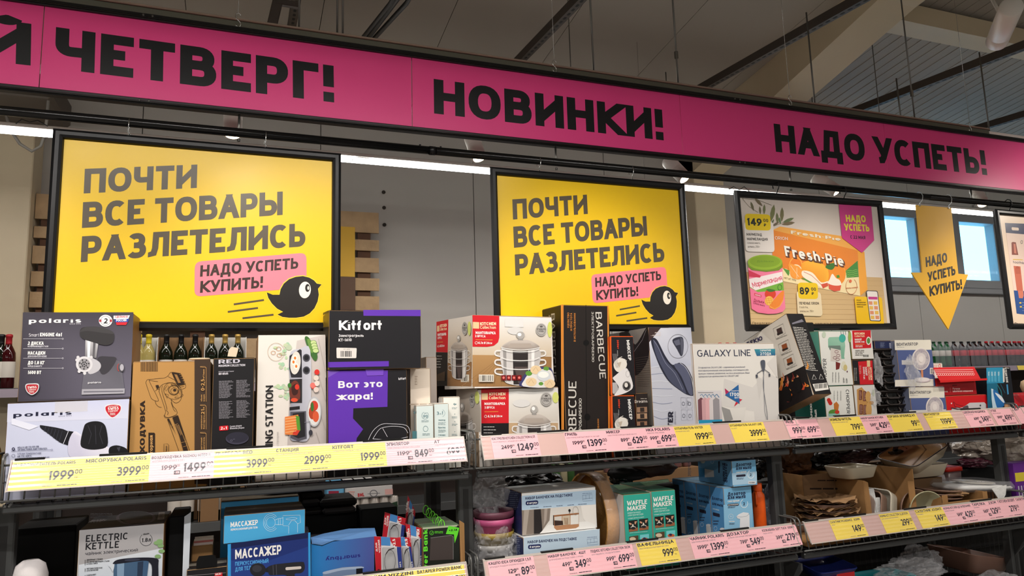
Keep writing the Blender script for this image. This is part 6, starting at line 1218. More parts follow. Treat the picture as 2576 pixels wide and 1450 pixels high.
for y, c_ in ((985, (150, 116, 92)), (1040, (176, 140, 110)), (1110, (150, 110, 86))): p.poly(qD(1802, y, 1890, y-4, 1892, y+44, 1804, y+46), c_); p.poly(qD(1830, y+4, 1866, y+2, 1868, y+40, 1832, y+42), (50, 40, 36))
p.done()
k = Carton('appliance_carton', 'white and silver carton with a dark handheld garment steamer', 'carton', (1630.5, 824), 2.375, 0, 1738.5, D1, .30, (196, 198, 210), (118, 112, 104), (150, 150, 160))
p = k.F(); p.poly(qD(1905, 292, 2080, 292, 1905, 500), (62, 46, 46)); p.poly(qD(1910, 420, 2010, 296, 2272, 292, 2300, 620, 1925, 640), (214, 216, 228), (190, 194, 210)); 
for i in range(8): p.sl(qD(1925+i*3, 640+i*60, 2020, 625+i*66, 2110, 645+i*60), 1.4, (150, 156, 180) if i % 2 else (222, 224, 234))
p.T('Delicate-)', cD(2008, 352), cD(1922, 356), 4, (226, 214, 210), .15); p.T('Power', cD(2008, 330), cD(1955, 332), 4, (226, 214, 210), .15)
p.sp(qD(1926, 395, 1940, 380, 1965, 388, 1990, 420, 2050, 540, 2110, 615, 2170, 598, 2220, 620, 2270, 700, 2296, 800, 2294, 880, 2240, 875, 2180, 840, 2080, 760, 2010, 650, 1960, 530, 1930, 440), (40, 42, 58)); p.sp(qD(1945, 410, 1975, 430, 2040, 560, 2110, 640, 2160, 700, 2230, 860, 2180, 835, 2090, 760, 2020, 640, 1965, 520), (74, 78, 100)); p.sp(qD(2125, 620, 2170, 606, 2215, 630, 2262, 720, 2286, 870, 2250, 860, 2190, 720), (90, 94, 118)); p.sl(qD(2175, 600, 2225, 640, 2275, 740, 2296, 870), 1.2, (206, 208, 220)); p.sl(qD(1945, 400, 1990, 470, 2050, 600, 2130, 690, 2200, 830), 1, (150, 154, 176))
p.ring(*cD(2158, 455), 25, 30, .9, (130, 128, 136), 34); p.sp(qD(2110, 400, 2180, 372, 2206, 400, 2205, 500, 2186, 540, 2150, 480), (54, 56, 70)); p.poly(qD(2120, 410, 2170, 392, 2180, 440, 2140, 450), (100, 102, 120)); p.poly(qD(2178, 376, 2206, 400, 2205, 500, 2188, 536), (90, 92, 108))
for x, y in ((2205, 945), (2258, 945), (2208, 1050), (2262, 1050)): p.line(qD(x-22, y-45, x+22, y-45, x+24, y+44, x-20, y+46, x-22, y-45), .8, (150, 152, 166)); p.ring(*cD(x, y+8), 3.4, 4.4, 1, (100, 102, 120), 12)
p.T('LED', cD(2250, 965), cD(2250, 928), 4, (110, 112, 126), .14); p.T('VIXTER', cD(2110, 1300), cD(2116, 1025), 13, (40, 40, 56), .24, .1); p.T('dreams', cD(2140, 1130), cD(2140, 1020), 5, (160, 162, 176), .12); p.done()
p = k.Lf(); p.poly(qD(1568, 350, 1898, 292, 1900, 520, 1780, 720, 1700, 720, 1600, 560), (150, 148, 146), (90, 86, 88)); p.sp(qD(1650, 360, 1690, 330, 1740, 340, 1790, 440, 1880, 300, 1900, 300, 1902, 560, 1790, 710, 1740, 540), (30, 28, 34)); p.line(qD(1780, 500, 1850, 400, 1885, 310), 1.6, (130, 128, 136))
for i in range(14): p.line(qD(1790+i*2, 560+i*18, 1915, 540+i*20), .8, (96, 90, 86))
p.done('side_print')
# 10 white carton with clothes photo
cE, qE = cv(3.625, 1700, 760)
k = Carton('appliance_carton', 'large white carton with a clothes steamer stand, a clothes photo and a red-blue star', 'carton', (1741, 864.5), 2.36, 0, 1946, D1, .26, (226, 222, 216), (200, 194, 188), (220, 214, 206))
p = k.F(); W2 = (214, 210, 206)
for a in ((440, 700, 700, 780, 720, 1000, 420, 950), (700, 780, 830, 640, 935, 700, 940, 1080, 720, 1085), (830, 560, 915, 480, 930, 700)): p.poly(qE(*a), W2)
p.poly(qE(415, 955, 620, 1030, 450, 1105), (150, 148, 146)); p.poly(qE(490, 975, 640, 960, 620, 1100, 530, 1100), (222, 218, 212)); p.poly(qE(730, 660, 800, 720, 760, 900), (206, 202, 198))
p.T('GALAXY LINE', cE(197, 500), cE(684, 493), 16.5, (44, 50, 74), .12, .12); p.poly(qE(715, 432, 905, 428, 907, 487, 738, 493), (60, 146, 160), (44, 96, 140)); p.T('ГАРАНТИЯ', cE(769, 452), cE(866, 450), 4.4, WH, .18); p.T('2 ГОДА', cE(770, 486), cE(868, 485), 7, WH, .2)
for i, (s_, w_) in enumerate((('Отпариватель GALAXY LINE – современный уникальный', 630), ('многофункциональный электроприбор, сочетающий в себе', 662), ('функции глажения, увлажнения, чистки и дезинфекции. Ваша', 670), ('одежда всегда идеальна вместе с GALAXY LINE!', 572))): p.T(s_, cE(203+i, 607+i*27), cE(w_, 599+i*27), 4, (110, 112, 130), .13, .12, .15)
p.poly(qE(445, 788, 520, 850, 455, 850), (176, 40, 90)); p.poly(qE(530, 955, 605, 890, 560, 880), (206, 44, 60)); p.poly(qE(545, 860, 600, 895, 560, 920), (190, 50, 80)); p.poly(qE(447, 850, 570, 755, 580, 930), (44, 100, 160)); p.T('1700', cE(490, 860), cE(575, 860), 9, WH, .22); p.T('ВАТТ', cE(535, 882), cE(577, 881), 4.4, WH, .2); p.T('МОЩНОСТЬ', cE(505, 818), cE(572, 816), 2.8, WH, .16)
p.poly(qE(186, 810, 413, 808, 420, 1075, 200, 1080), (214, 210, 212), (196, 188, 190)); p.line(qE(200, 828, 340, 828), 1.6, (120, 118, 120))
for i, c_ in enumerate(((118, 74, 84), (206, 160, 164), (222, 172, 176), (214, 206, 206), (150, 146, 150))):
    x = 205+i*34; p.line(qE(x+14, 855, x+30, 842, x+52, 872), 1.6, (52, 116, 160)); p.poly(qE(x-6, 895, x+22, 872, x+52, 890, x+58, 1075, x, 1078), c_)
p.poly(qE(206, 1078, 420, 1073, 421, 1100, 207, 1110), (40, 150, 190))
p.sl(qE(800, 640, 796, 780, 822, 960, 835, 1080), 1.4, (100, 102, 112)); p.line(qE(796, 620, 800, 800, 808, 1000, 828, 1080), 1.2, (120, 122, 132)); p.line(qE(735, 655, 800, 612, 852, 650), 1.8, (90, 92, 104)); p.sp(qE(770, 540, 808, 535, 810, 600, 796, 640, 778, 600), (84, 88, 100)); p.poly(qE(724, 665, 742, 660, 744, 690, 728, 695), (70, 72, 84)); p.poly(qE(842, 655, 858, 655, 858, 680, 844, 682), (70, 72, 84)); p.done()
# 11 barbecue cartons: one upright behind, one tipped over the edge
k = Carton('appliance_carton', 'black carton standing behind the tipped grill carton', 'carton', (2020, 811), 2.46, 0, 2046, D1, .26, (24, 22, 24), (26, 24, 26), (24, 22, 24)); p = k.F()
p.T('БАРБЕКЮ', cE(1250, 1140), cE(1240, 905), 5, (216, 212, 206), .2) if 0 else None; p.done()
k = Carton('appliance_carton', 'black carton lying with upright white lettering below the tipped grill carton', 'carton', (2028, 1000), 2.37, 0, 2066, D1, .16, (24, 22, 24), (26, 24, 26), (60, 56, 54), zt=D1+.105); p = k.F(); p.T('Я БАРБЕКЮ', cE(1252, 1125), cE(1238, 905), 4.6, (222, 218, 212), .2); p.T('ЗНЫЙ', cE(1288, 1090), cE(1284, 985), 5, (222, 218, 212), .2); p.done()
A0 = V((2.129, 2.36, 1.881)); Rx = MX.Rotation(-.331, 4, 'X'); wB, hB, dB = .09, .356, .30
Mt = MX.Translation(A0) @ Rx @ MX.Translation((0, 0, -hB))
k = Carton('appliance_carton', 'grill carton tipped backwards, white side above flames, black narrow side', 'carton', None, 0, 0, 0, 0, dB, (26, 24, 26), (224, 218, 208), (30, 28, 30), Mt=Mt, W=wB, H=hB)
p = k.F(); p.poly(qE(1060, 192, 1150, 158, 1168, 180, 1062, 205), (120, 118, 130)); 
for i in range(26):
    y = 225+i*15.5; xx = 1068+i*4.6; p.lines(*cE(xx, y), *cE(xx+120, y+11), 1, (200, 196, 190), sl=.1, jag=.25, wd=.55, seed=i)
p.line(qE(1255, 665, 1280, 705, 1240, 708, 1255, 665), 1, (210, 208, 204)); p.line(qE(1318, 660, 1345, 705, 1305, 706, 1318, 660), 1, (210, 208, 204)); p.poly(qE(1244, 752, 1374, 738, 1392, 800, 1270, 818), (222, 218, 212)); p.bars(*cE(1262, 754), *cE(1378, 796), (30, 28, 28), 16, 5, None, -.1); p.done()
p = k.Lf(); p.poly(qE(930, 705, 1175, 580, 1250, 852, 945, 1010, 940, 1000), (22, 16, 18))
r = random.Random(4)
for i in range(26):
    x = r.uniform(940, 1200); y = 960-(x-940)*.5+r.uniform(-230, 0); c_ = r.choice(((226, 110, 40), (196, 70, 40), (240, 160, 70), (120, 44, 40), (206, 140, 110))); h_ = r.uniform(25, 90)
    p.poly(qE(x, y, x+14, y-h_*.5, x+8, y-h_, x+30, y-h_*.4, x+22, y), c_)
for x, y in ((1110, 760), (1020, 840)): p.ell(*cE(x, y), 10, 20, (16, 14, 16), 14, -.2)
for i, (x, y) in enumerate(((895, 240), (942, 385), (988, 515))):
    p.line(qE(x-5, y+5, x+85, y-42, x+108, y+45, x+20, y+98, x-5, y+5), .8, (120, 116, 110)); p.poly(qE(x+25, y+10, x+70, y-10, x+82, y+40, x+40, y+66), (70, 52, 50) if i == 0 else (150, 80, 40)); p.poly(qE(x+30, y+50, x+84, y+30, x+84, y+44, x+34, y+64), (40, 34, 34)); p.lines(*cE(x+26, y+96), *cE(x+122, y+106), 1, (90, 86, 80), sl=-.42, jag=.1)
p.T('БАРБЕКЮ', cE(560, 445), cE(796, 345), 9.5, (44, 38, 80), .2); p.done('side_print')
# 12 chopper boxes and jar set boxes
k = Carton('appliance_carton', 'lower white chopper box with tomatoes and salad', 'box', (2072, 972), 2.365, 0, 2144.5, D1, .18, (230, 230, 224), (40, 120, 110), (40, 130, 116)); p = k.F()
p.T('CHOPPER', cE(1550, 800), cE(1560, 1018), 8, (40, 40, 44), .14)
for x, y in ((1395, 895), (1410, 925), (1402, 910)): p.ell(*cE(x, y), 5, 5, (206, 44, 34), 12)
p.poly(qE(1440, 930, 1465, 910, 1488, 940, 1480, 990, 1445, 1000), (200, 120, 50)); p.ell(*cE(1440, 1010), 13, 8, (96, 150, 60), 14); p.poly(qE(1390, 1020, 1495, 1015, 1500, 1060, 1395, 1062), (150, 206, 190)); p.ell(*cE(1470, 1005), 6, 5, (210, 60, 44), 10)
for x in (1440, 1470, 1500): p.lines(*cE(x, 810), *cE(x+8, 900), 9, (120, 120, 120), seed=x)
p.done(); z1 = k.top+.001
k = Carton('appliance_carton', 'upper white chopper box with a mint green grinder', 'box', (2058.6, 832.5), 2.367, 0, 2134, z1, .18, (230, 230, 224), (110, 190, 174), (80, 170, 150)); p = k.F()
p.T('CHOPPER', cE(1378, 738), cE(1372, 520), 9, (40, 40, 44), .14); p.poly(qE(1388, 340, 1400, 322, 1535, 318, 1545, 400, 1535, 500, 1540, 520, 1510, 520, 1500, 420, 1390, 416), (150, 196, 172), (130, 180, 156)); p.poly(qE(1392, 400, 1500, 398, 1505, 440, 1405, 440), (110, 130, 120)); p.poly(qE(1412, 420, 1502, 440, 1510, 530, 1478, 545, 1412, 540), (214, 206, 198))
for x, y in ((1465, 455), (1480, 490), (1450, 510), (1475, 525)): p.ring(*cE(x, y), 4.5, 3.2, 1.2, (120, 60, 70), 12)
p.ell(*cE(1518, 332), 8.5, 10.5, (70, 176, 160), 18); p.poly(qE(1458, 545, 1500, 560, 1490, 610, 1460, 620), (120, 44, 40)); p.ell(*cE(1530, 580), 6, 11, (222, 220, 200), 14); p.ell(*cE(1545, 600), 5, 8, (206, 190, 130), 12); p.ell(*cE(1562, 636), 1.5, 2.5, (90, 40, 60), 8); p.ell(*cE(1350, 300), 5, 8, (196, 210, 190), 12)
for x in (1505, 1525, 1545): p.line(qE(x, 268, x+3, 300), 1.2, (110, 120, 124))
for x in (1425, 1452, 1480): p.lines(*cE(x, 640), *cE(x+10, 735), 10, (130, 130, 130), seed=x)
p.T('350вт', cE(1538, 738), cE(1532, 690), 3.6, (60, 60, 64), .16); p.T('150г', cE(1565, 740), cE(1560, 695), 3.6, (60, 60, 64), .16); p.done()
k = Carton('cookware_box', 'lowest jar set box, showing a bamboo spice rack', 'box', (2146, 968.5), 2.37, 0, 2200, D1, .18, (216, 214, 210), (150, 120, 90), (190, 180, 170)); p = k.F()
p.poly(qE(1650, 800, 1695, 778, 1740, 830, 1740, 900, 1770, 920, 1770, 1040, 1660, 1042), (196, 146, 84))
for x, y in ((1685, 850), (1722, 860), (1690, 980), (1725, 985)): p.rrect(qE(x-16, y-45, x+14, y-45, x+14, y+45, x-16, y+45), 2, (110, 56, 46)); p.lines(*cE(x-12, y-40), *cE(x+10, y+40), 7, (190, 150, 130), seed=x+y)
p.ell(*cE(1752, 865), 7, 14, (206, 160, 96), 14); p.ell(*cE(1758, 985), 7.5, 20, (206, 160, 96), 14); p.ell(*cE(1782, 920), 6, 4.5, (196, 146, 84), 12); p.ell(*cE(1800, 830), 3, 9, (190, 200, 170), 10); p.done(); z1 = k.top+.001
k = Carton('cookware_box', 'middle jar set box lying on its side, black and red', 'box', (2142.5, 905), 2.368, 0, 2196.5, z1, .18, (30, 28, 30), (170, 126, 76), (40, 36, 36)); p = k.F()
p.poly(qE(1662, 545, 1793, 535, 1802, 752, 1680, 755), REDP); p.poly(qE(1742, 535, 1772, 534, 1773, 592, 1744, 594), (226, 196, 150)); p.T('KITCHEN', cE(1768, 598), cE(1776, 712), 4.5, (246, 226, 186), .22); p.T('Collection', cE(1750, 600), cE(1758, 712), 4.5, (246, 226, 186), .16); p.T('НАБОР', cE(1725, 594), cE(1732, 672), 4.4, WH, .22); p.T('БАНОК 5 шт.', cE(1705, 594), cE(1712, 710), 4.4, WH, .22)
for x in (1625, 1640): p.lines(*cE(x, 600), *cE(x+10, 720), 10, (190, 186, 180), seed=x)
p.lines(*cE(1672, 580), *cE(1690, 660), 8, (230, 160, 150)); p.done(); z1 = k.top+.001
k = Carton('cookware_box', 'top jar set box with an upright red panel and green seal', 'box', (2137, 831.5), 2.366, 0, 2191.5, z1, .18, (224, 222, 216), (150, 160, 110), (214, 210, 200)); p = k.F()
p.poly(qE(1608, 262, 1777, 258, 1782, 420, 1618, 428), REDP); p.T('KITCHEN', cE(1630, 299), cE(1722, 298), 5.2, (246, 226, 186), .25); p.T('Collection', cE(1632, 322), cE(1722, 320), 5.2, (246, 226, 186), .16); p.T('НАБОР', cE(1633, 352), cE(1695, 350), 4.6, WH, .24); p.T('БАНОК 3 шт.', cE(1634, 373), cE(1726, 371), 4.6, WH, .24); p.line(qE(1636, 388, 1722, 386), .7, (240, 200, 90)); p.lines(*cE(1638, 394), *cE(1705, 416), 2, WH); p.lines(*cE(1636, 436), *cE(1720, 492), 4, (110, 106, 100)); p.bars(*cE(1708, 482), *cE(1762, 502), (40, 40, 40), 10, 6, None)
p.ell(*cE(1756, 355), 6, 10.5, (236, 234, 226), 18); p.ell(*cE(1756, 355), 4.3, 7.6, (90, 140, 70), 16); p.ell(*cE(1585, 320), 4, 14, (150, 176, 90), 12); p.done()
# 13 navy box, fan boxes, sewing machine boxes, iron box
cG, qG = cv(3.919, 2120, 760)
k = Carton('appliance_carton', 'navy flat box lying on the stack of black baskets', 'box', (2199, 857), 2.40, 0, 2251, at(2199, 878, 2.4).z, .16, (40, 48, 84), (36, 44, 78), (30, 36, 66)); z_navy = k; p = k.F(); p.T('ВЕН', cG(458, 406), cG(462, 456), 3.6, (200, 204, 220), .18); p.lines(*cG(370, 400), *cG(412, 450), 6, (120, 130, 160)); p.done()
def fanart(p, x, y, s_=1.0, cut=False):
    p.ell(*cG(x, y), 88*s_/3.919, 110*s_/3.919, (236, 226, 222), 34); p.ell(*cG(x+3, y+3), 78*s_/3.919, 100*s_/3.919, (204, 192, 196), 34)
    for i in range(5): a = i*1.256+.4; p.ell(cG(x, y)[0]+9.5*s_*math.cos(a), cG(x, y)[1]+12*s_*math.sin(a), 9*s_, 8.5*s_, (226, 216, 214), 14, a)
    for i in range(40):
        a = i*math.pi/20; p.line([(cG(x, y)[0]+u*s_*math.cos(a), cG(x, y)[1]+v_*s_*math.sin(a)) for u, v_ in ((12, 15.5), (19.6, 25))], .8, (110, 112, 140)); p.k -= .8
    p.k += 2; p.ell(*cG(x, y), 6*s_, 8*s_, (238, 230, 226), 18); p.ring(*cG(x, y), 21.5*s_, 27*s_, 1.5, (240, 232, 228), 34)
    if not cut: p.poly(qG(x-2, y+105, x+18, y+105, x+22, y+195, x+2, y+195), (214, 140, 100)); p.ell(*cG(x+14, y+205), 20, 6.5, (206, 190, 194), 22); p.ell(*cG(x+12, y+200), 18, 5, (236, 226, 224), 20)
k = Carton('fan_box', 'lower fan box, white and blue, half hidden by the basket stack', 'box', (2287, 975), 2.37, 0, 2375, D1, .20, (84, 98, 148), (110, 116, 140), (206, 200, 190)); p = k.F()
p.poly(qG(650, 845, 1000, 842, 1003, 945, 655, 950), (232, 226, 212)); p.T('ВЕНТИЛЯТОР', cG(664, 908), cG(872, 905), 7, (70, 70, 80), .18); p.lines(*cG(664, 918), *cG(745, 926), 1, (150, 148, 150)); p.poly(qG(655, 1070, 1018, 1060, 1018, 1100, 655, 1110), (226, 222, 216)); fanart(p, 905, 1040, .98, True); p.done(); z1 = k.top+.001
k = Carton('fan_box', 'upper fan box, white and blue, showing the whole desk fan', 'box', (2253, 856), 2.372, 0, 2341.5, z1, .20, (84, 98, 148), (110, 116, 140), (206, 200, 190)); p = k.F()
p.poly(qG(510, 377, 868, 374, 875, 472, 515, 476), (234, 228, 214)); p.poly(qG(515, 770, 892, 760, 895, 830, 515, 835), (232, 226, 214)); p.T('ВЕНТИЛЯТОР', cG(532, 435), cG(742, 430), 7.5, (70, 70, 80), .18); p.lines(*cG(532, 443), *cG(610, 452), 1, (150, 148, 150)); p.poly(qG(580, 575, 690, 575, 692, 620, 582, 620), (206, 204, 204)); p.bars(*cG(866, 658), *cG(886, 705), (60, 56, 60), 5, 3, (226, 222, 216)); fanart(p, 770, 565); p.done()
k = Carton('gift_box', 'small white box with a red zero mark behind the red boxes', 'box', (2347, 914), 2.50, 0, 2370, D1, .1, (232, 224, 214), (214, 206, 196), WH, flaps=False); p = k.F(); p.ring(*cG(955, 632), 2.4, 4.4, 1.6, (206, 40, 44), 16); p.lines(*cG(895, 620), *cG(938, 650), 4, (226, 150, 140)); p.done()
RD = (206, 26, 32)
k = Carton('sewing_machine_box', 'lower red box showing a hand sewing machine', 'box', (2378, 996.5), 2.37, 0, 2482, D1, .20, RD, (160, 20, 26), (150, 20, 26)); p = k.F()
p.poly(qG(1065, 1083, 1080, 1050, 1180, 1040, 1215, 1020, 1250, 995, 1395, 990, 1415, 1010, 1418, 1085), (206, 202, 206)); p.sp(qG(1180, 1045, 1230, 1020, 1245, 1060, 1260, 1080, 1200, 1080), (90, 80, 86)); p.poly(qG(1060, 1050, 1075, 1040, 1230, 1075, 1225, 1083), (60, 54, 60)); p.line(qG(1092, 985, 1105, 1035, 1190, 1055), 1.6, (50, 40, 44)); p.line(qG(1092, 985, 1120, 1010, 1190, 1030), .8, (90, 30, 34)); p.ell(*cG(1071, 1001), 1.8, 1.8, WH, 8); p.ell(*cG(1356, 1022), 1.8, 2.6, (60, 60, 66), 8); p.T('DREAM', cG(1228, 1068), cG(1268, 1064), 2.4, (120, 116, 120), .18); p.done(); z1 = k.top+.001
k = Carton('sewing_machine_box', 'upper red box with an open striped lid flap', 'box', (2350, 962), 2.37, 0, 2453, z1, .20, (176, 18, 26), (120, 14, 20), (150, 20, 26), zt=None) if 0 else Carton('sewing_machine_box', 'upper red box with an open striped lid flap', 'box', (2350, 952), 2.372, 0, 2453, z1, .20, (160, 18, 26), (110, 14, 20), (120, 16, 20)); p = k.F()
p.T('Ручная', cG(1085, 866), cG(1156, 866), 5.2, (226, 190, 186), .15); p.T('швейная машинка', cG(1085, 890), cG(1282, 886), 5.2, (226, 190, 186), .15); p.line(qG(1058, 845, 1060, 892), .8, (226, 150, 146)); p.T('лов', cG(1000, 892), cG(1035, 891), 4.4, (226, 190, 186), .15); p.T('DREAM', cG(1080, 830), cG(1125, 828), 3, (90, 14, 18), .2); p.done()
p = Print(k.t, at(2350, 926, 2.368), (0, -1, 0)); A_, B_ = at(2348, 926, 2.366), at(2453, 926, 2.366)
b_ = MB(); zf = at(2350, 958, 2.366).z; zt_ = A_.z
b_.prism([(A_.x, 2.366, zt_), (B_.x-.005, 2.366, zt_), (B_.x+.0, 2.345, zf), (A_.x+.004, 2.345, zf)], (0, .002, .001), PR, L(RD)); local(k.t, b_, 'lid_flap')
b_ = MB(); C_ = at(2482, 950, 2.345); b_.prism([(A_.x+.005, 2.343, zf), (C_.x, 2.343, zf+.003), (C_.x, 2.343, zf-.006), (A_.x+.005, 2.343, zf-.010)], (0, .0015, 0), PR, L((214, 40, 40))); local(k.t, b_, 'flap_edge')
p = Print(k.t, V((A_.x, 2.3655, zt_)), V((0, -(zt_-zf), 2.366-2.345))); p.line(qG(892, 672, 1285, 668), 1.2, (240, 190, 186)); p.line(qG(896, 690, 1290, 688), 1.2, (240, 190, 186))
for i in range(19): p.ring(*cG(908+i*21, 716-i*.2), 2.6, 2.9, .9, (244, 206, 200), 10); p.k -= .8
p.done('flap_print')
k = Carton('gift_box', 'dark plum box behind the red boxes, left of the blue iron box', 'box', (2451, 925), 2.46, 0, 2484, D1, .1, (44, 28, 48), (40, 26, 44), (44, 30, 50), flaps=False); p = k.F(); p.lines(*cG(1325, 680), *cG(1390, 740), 5, (96, 50, 70)); p.done()
k = Carton('appliance_carton', 'black and blue steam iron box right of the red boxes', 'box', (2484, 924.5), 2.362, 0, 2541, D1, .20, (22, 26, 34), (20, 24, 32), (30, 34, 40)); p = k.F()
p.poly(qG(1415, 650, 1580, 646, 1590, 800, 1420, 805), (50, 150, 190)); p.poly(qG(1420, 805, 1520, 800, 1560, 1050, 1428, 1055), (30, 110, 140), (24, 90, 120)); p.line(qG(1520, 810, 1560, 880, 1580, 1000), 3, (40, 120, 130)); p.line(qG(1555, 810, 1600, 900), 2.4, (30, 90, 110)); p.poly(qG(1575, 655, 1592, 655, 1596, 790, 1580, 792), (226, 224, 218))
p.T('STEAM IRON', cG(1590, 652), cG(1610, 795), 5.6, WH, .22); p.poly(qG(1612, 815, 1626, 813, 1636, 910, 1622, 914), (70, 150, 200)); p.line(qG(1600, 650, 1640, 655), 1.4, (200, 200, 200))
for x in (1440, 1470, 1500, 1535): p.rrect(qG(x-12, 680, x+12, 680, x+14, 790, x-10, 790), 1.5, (80, 170, 204)); p.lines(*cG(x-8, 690), *cG(x+8, 730), 5, (226, 238, 240), seed=x)
p.poly(qG(1460, 855, 1480, 860, 1540, 1040, 1475, 1050, 1465, 960), (196, 220, 236)); p.sp(qG(1480, 890, 1500, 870, 1560, 930, 1600, 1000, 1560, 1045, 1520, 1048), (40, 110, 180)); p.sp(qG(1500, 895, 1560, 930, 1590, 985, 1575, 990, 1520, 930), (226, 232, 240)); p.poly(qG(1590, 1000, 1640, 1010, 1655, 1045, 1590, 1045), (226, 170, 130)); p.done()
# ---------------------------------------------------------------- loose shapes
def crumple(name, lab, cat_, c, rad, m, seed=0, amp=.25, sub=4, group=None, fr=2.2, part='film', flat=None, parent=None):
    import bmesh
    bm = bmesh.new(); bmesh.ops.create_icosphere(bm, subdivisions=sub, radius=1)
    for v in bm.verts:
        p = v.co.copy(); q = p*fr+V((seed*7.3, seed*1.7, seed*3.1))
        d = 1+amp*(_ns.noise(q)*1.1+.6*abs(_ns.noise(q*2.3))-.4*abs(_ns.noise(q*4.1))-.1)
        v.co = V((p.x*rad[0], p.y*rad[1], p.z*rad[2]))*d
        if flat is not None and v.co.z < -flat: v.co.z = -flat
    me = bpy.data.meshes.new(part); bm.to_mesh(me); bm.free(); me.materials.append(m)
    ca = me.color_attributes.new('ink', 'FLOAT_COLOR', 'CORNER')
    for p_ in me.polygons: p_.use_smooth = 'film' not in m.name and 'bag' not in m.name
    o = bpy.data.objects.new(part if parent else name, me); COL.objects.link(o)
    if parent: o.parent = parent; o.location = V(c)-MW[parent.name].translation; return o
    o.location = c; MW[o.name] = MX.Translation(V(c)); return tag(o, lab, cat_, group)
def loft(b, secs, m, n=6, ox=0, oy=0, ink=(1, 1, 1, 1), capb=True, smooth=True, cap0=False):      # rounded rectangles (hx, hy, r, z)
    vs = []; fs = []; K = 4*(n+1)
    for hx, hy, r_, z in secs:
        r_ = min(r_, hx*.999, hy*.999)
        for cx, cy, a0 in ((hx-r_, hy-r_, 0), (-hx+r_, hy-r_, 90), (-hx+r_, -hy+r_, 180), (hx-r_, -hy+r_, 270)):
            for k in range(n+1): a = math.radians(a0+90*k/n); vs.append((ox+cx+r_*math.cos(a), oy+cy+r_*math.sin(a), z))
    for i in range(len(secs)-1):
        for k in range(K): fs.append((i*K+k, i*K+(k+1) % K, (i+1)*K+(k+1) % K, (i+1)*K+k))
    if capb or cap0: fs.append(tuple(range(K))[::-1])
    if capb: fs.append(tuple((len(secs)-1)*K+k for k in range(K)))
    b.raw(vs, fs, m, ink, smooth)
def dish(name, lab, cat_, Mt, hx, hy, h, m, mrim=None, th=.006, r=.03, taper=.85, group=None, minn=None):
    t = thing(name, lab, cat_, Mt, group)
    b = MB(); loft(b, [(hx*taper*.9, hy*taper*.9, r, 0), (hx*taper, hy*taper, r, .004), (hx, hy, r, h-.001)], m, capb=False, cap0=True)
    loft(b, [(hx, hy, r, h-.001), (hx-th*.2, hy-th*.2, r, h+.001), (hx-th*.8, hy-th*.8, r*.9, h+.001), (hx-th, hy-th, r*.9, h-.002)], mrim or m, capb=False)
    loft(b, [(hx-th, hy-th, r*.9, h-.002), (hx*taper-th, hy*taper-th, r*.8, th), (hx*taper*.8, hy*taper*.8, r*.7, th*.9)][::-1], minn or m, capb=False, cap0=True)
    b.build('bowl', t); return t
def lathe_bowl(name, lab, cat_, Mt, R, h, m, group=None, th=.004, base=.45):
    t = thing(name, lab, cat_, Mt, group); b = MB()
    b.lathe([(R*base*.9, 0), (R*base, .003), (R*.8, h*.45), (R, h), (R-th*.5, h+.002), (R-th, h), (R*.8-th, h*.5), (R*base*.8, th), (.001, th)], m, 32); b.build('bowl', t); return t
D2 = DK[2]; D3 = DK[3]
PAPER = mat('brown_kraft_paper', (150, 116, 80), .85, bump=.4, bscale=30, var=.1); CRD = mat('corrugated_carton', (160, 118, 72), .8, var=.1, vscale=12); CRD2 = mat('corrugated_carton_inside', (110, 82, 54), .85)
CERA = mat('cream_ceramic', (206, 194, 170), .22, coat=.3); CERR = mat('brown_glazed_rim', (60, 40, 32), .3); BLKB = mat('black_bag', (14, 14, 15), .25, bump=.6, bscale=20); FILM2 = mat('crumpled_clear_film', (222, 222, 226), .14, alpha=.2, bump=.3, bscale=22, spec=.9)
CLOTH = mat('dark_fabric', (26, 22, 22), .8, var=.2)
# stack of black baskets
BSK = mat('black_basket_plastic', (50, 44, 42), .38); 
def basket(lab, x, y, z, s=1.0):
    t = thing('storage_basket', lab, 'basket', (x, y, z), 'stacked black baskets'); hx, hy, h = .088*s, .12, .062
    b = MB(); loft(b, [(hx*.86, hy*.86, .02, 0), (hx*.98, hy*.98, .022, h-.006), (hx*1.04, hy*1.04, .024, h-.005), (hx*1.04, hy*1.04, .024, h), (hx*.97, hy*.97, .022, h), (hx*.85, hy*.85, .02, .003)], BSK, 5); b.build('body', t)
    b = MB(); b.tube([(-.032, -hy*.94-.004, h-.012), (-.036, -hy*.96-.010, h-.028), (-.026, -hy*.96-.012, h-.034), (.026, -hy*.96-.012, h-.034), (.036, -hy*.96-.010, h-.028), (.032, -hy*.94-.004, h-.012)], .004, BSK, 8)
    b.build('handle', t)
    b = MB(); b.box((-.028, -hy*.975-.001, h-.030), (.028, -hy*.955, h-.012), M_dark, bev=.003); b.build('handle_opening', t)
    b = MB()
    for i in range(7):
        xx = -.066+i*.022
        if abs(xx) > .034 or i % 2: 
            for zz in (.022, .04): b.lathe([(.001, 0), (.0055, .0), (.0055, .001)], M_dark, 8, (xx+(.006 if zz > .03 else 0), -hy*.93-.002-(zz-.02)*.25, zz), mtx=MX.Rotation(math.pi/2, 4, 'X'))
    tag(b.build('cutouts', t), kind='stuff'); return t
rows = [(2235, 878), (2236, 901), (2237, 921), (2238, 944), (2240, 962), (2244, 983), (2245, 999), (2247, 1018), (2248, 1038)]
for i, (x, y) in enumerate(rows):
    q = at(x, y, 2.40); z = min(q.z-.062, 9) if i < 8 else D1+.003
    basket(['topmost black basket under the navy box', 'second black basket from the top', 'third black basket from the top', 'fourth black basket from the top', 'middle black basket of the stack', 'fourth black basket from the bottom', 'third black basket from the bottom', 'second black basket from the bottom', 'lowest black basket, just above the price rail'][i], q.x+.0, 2.52, z)
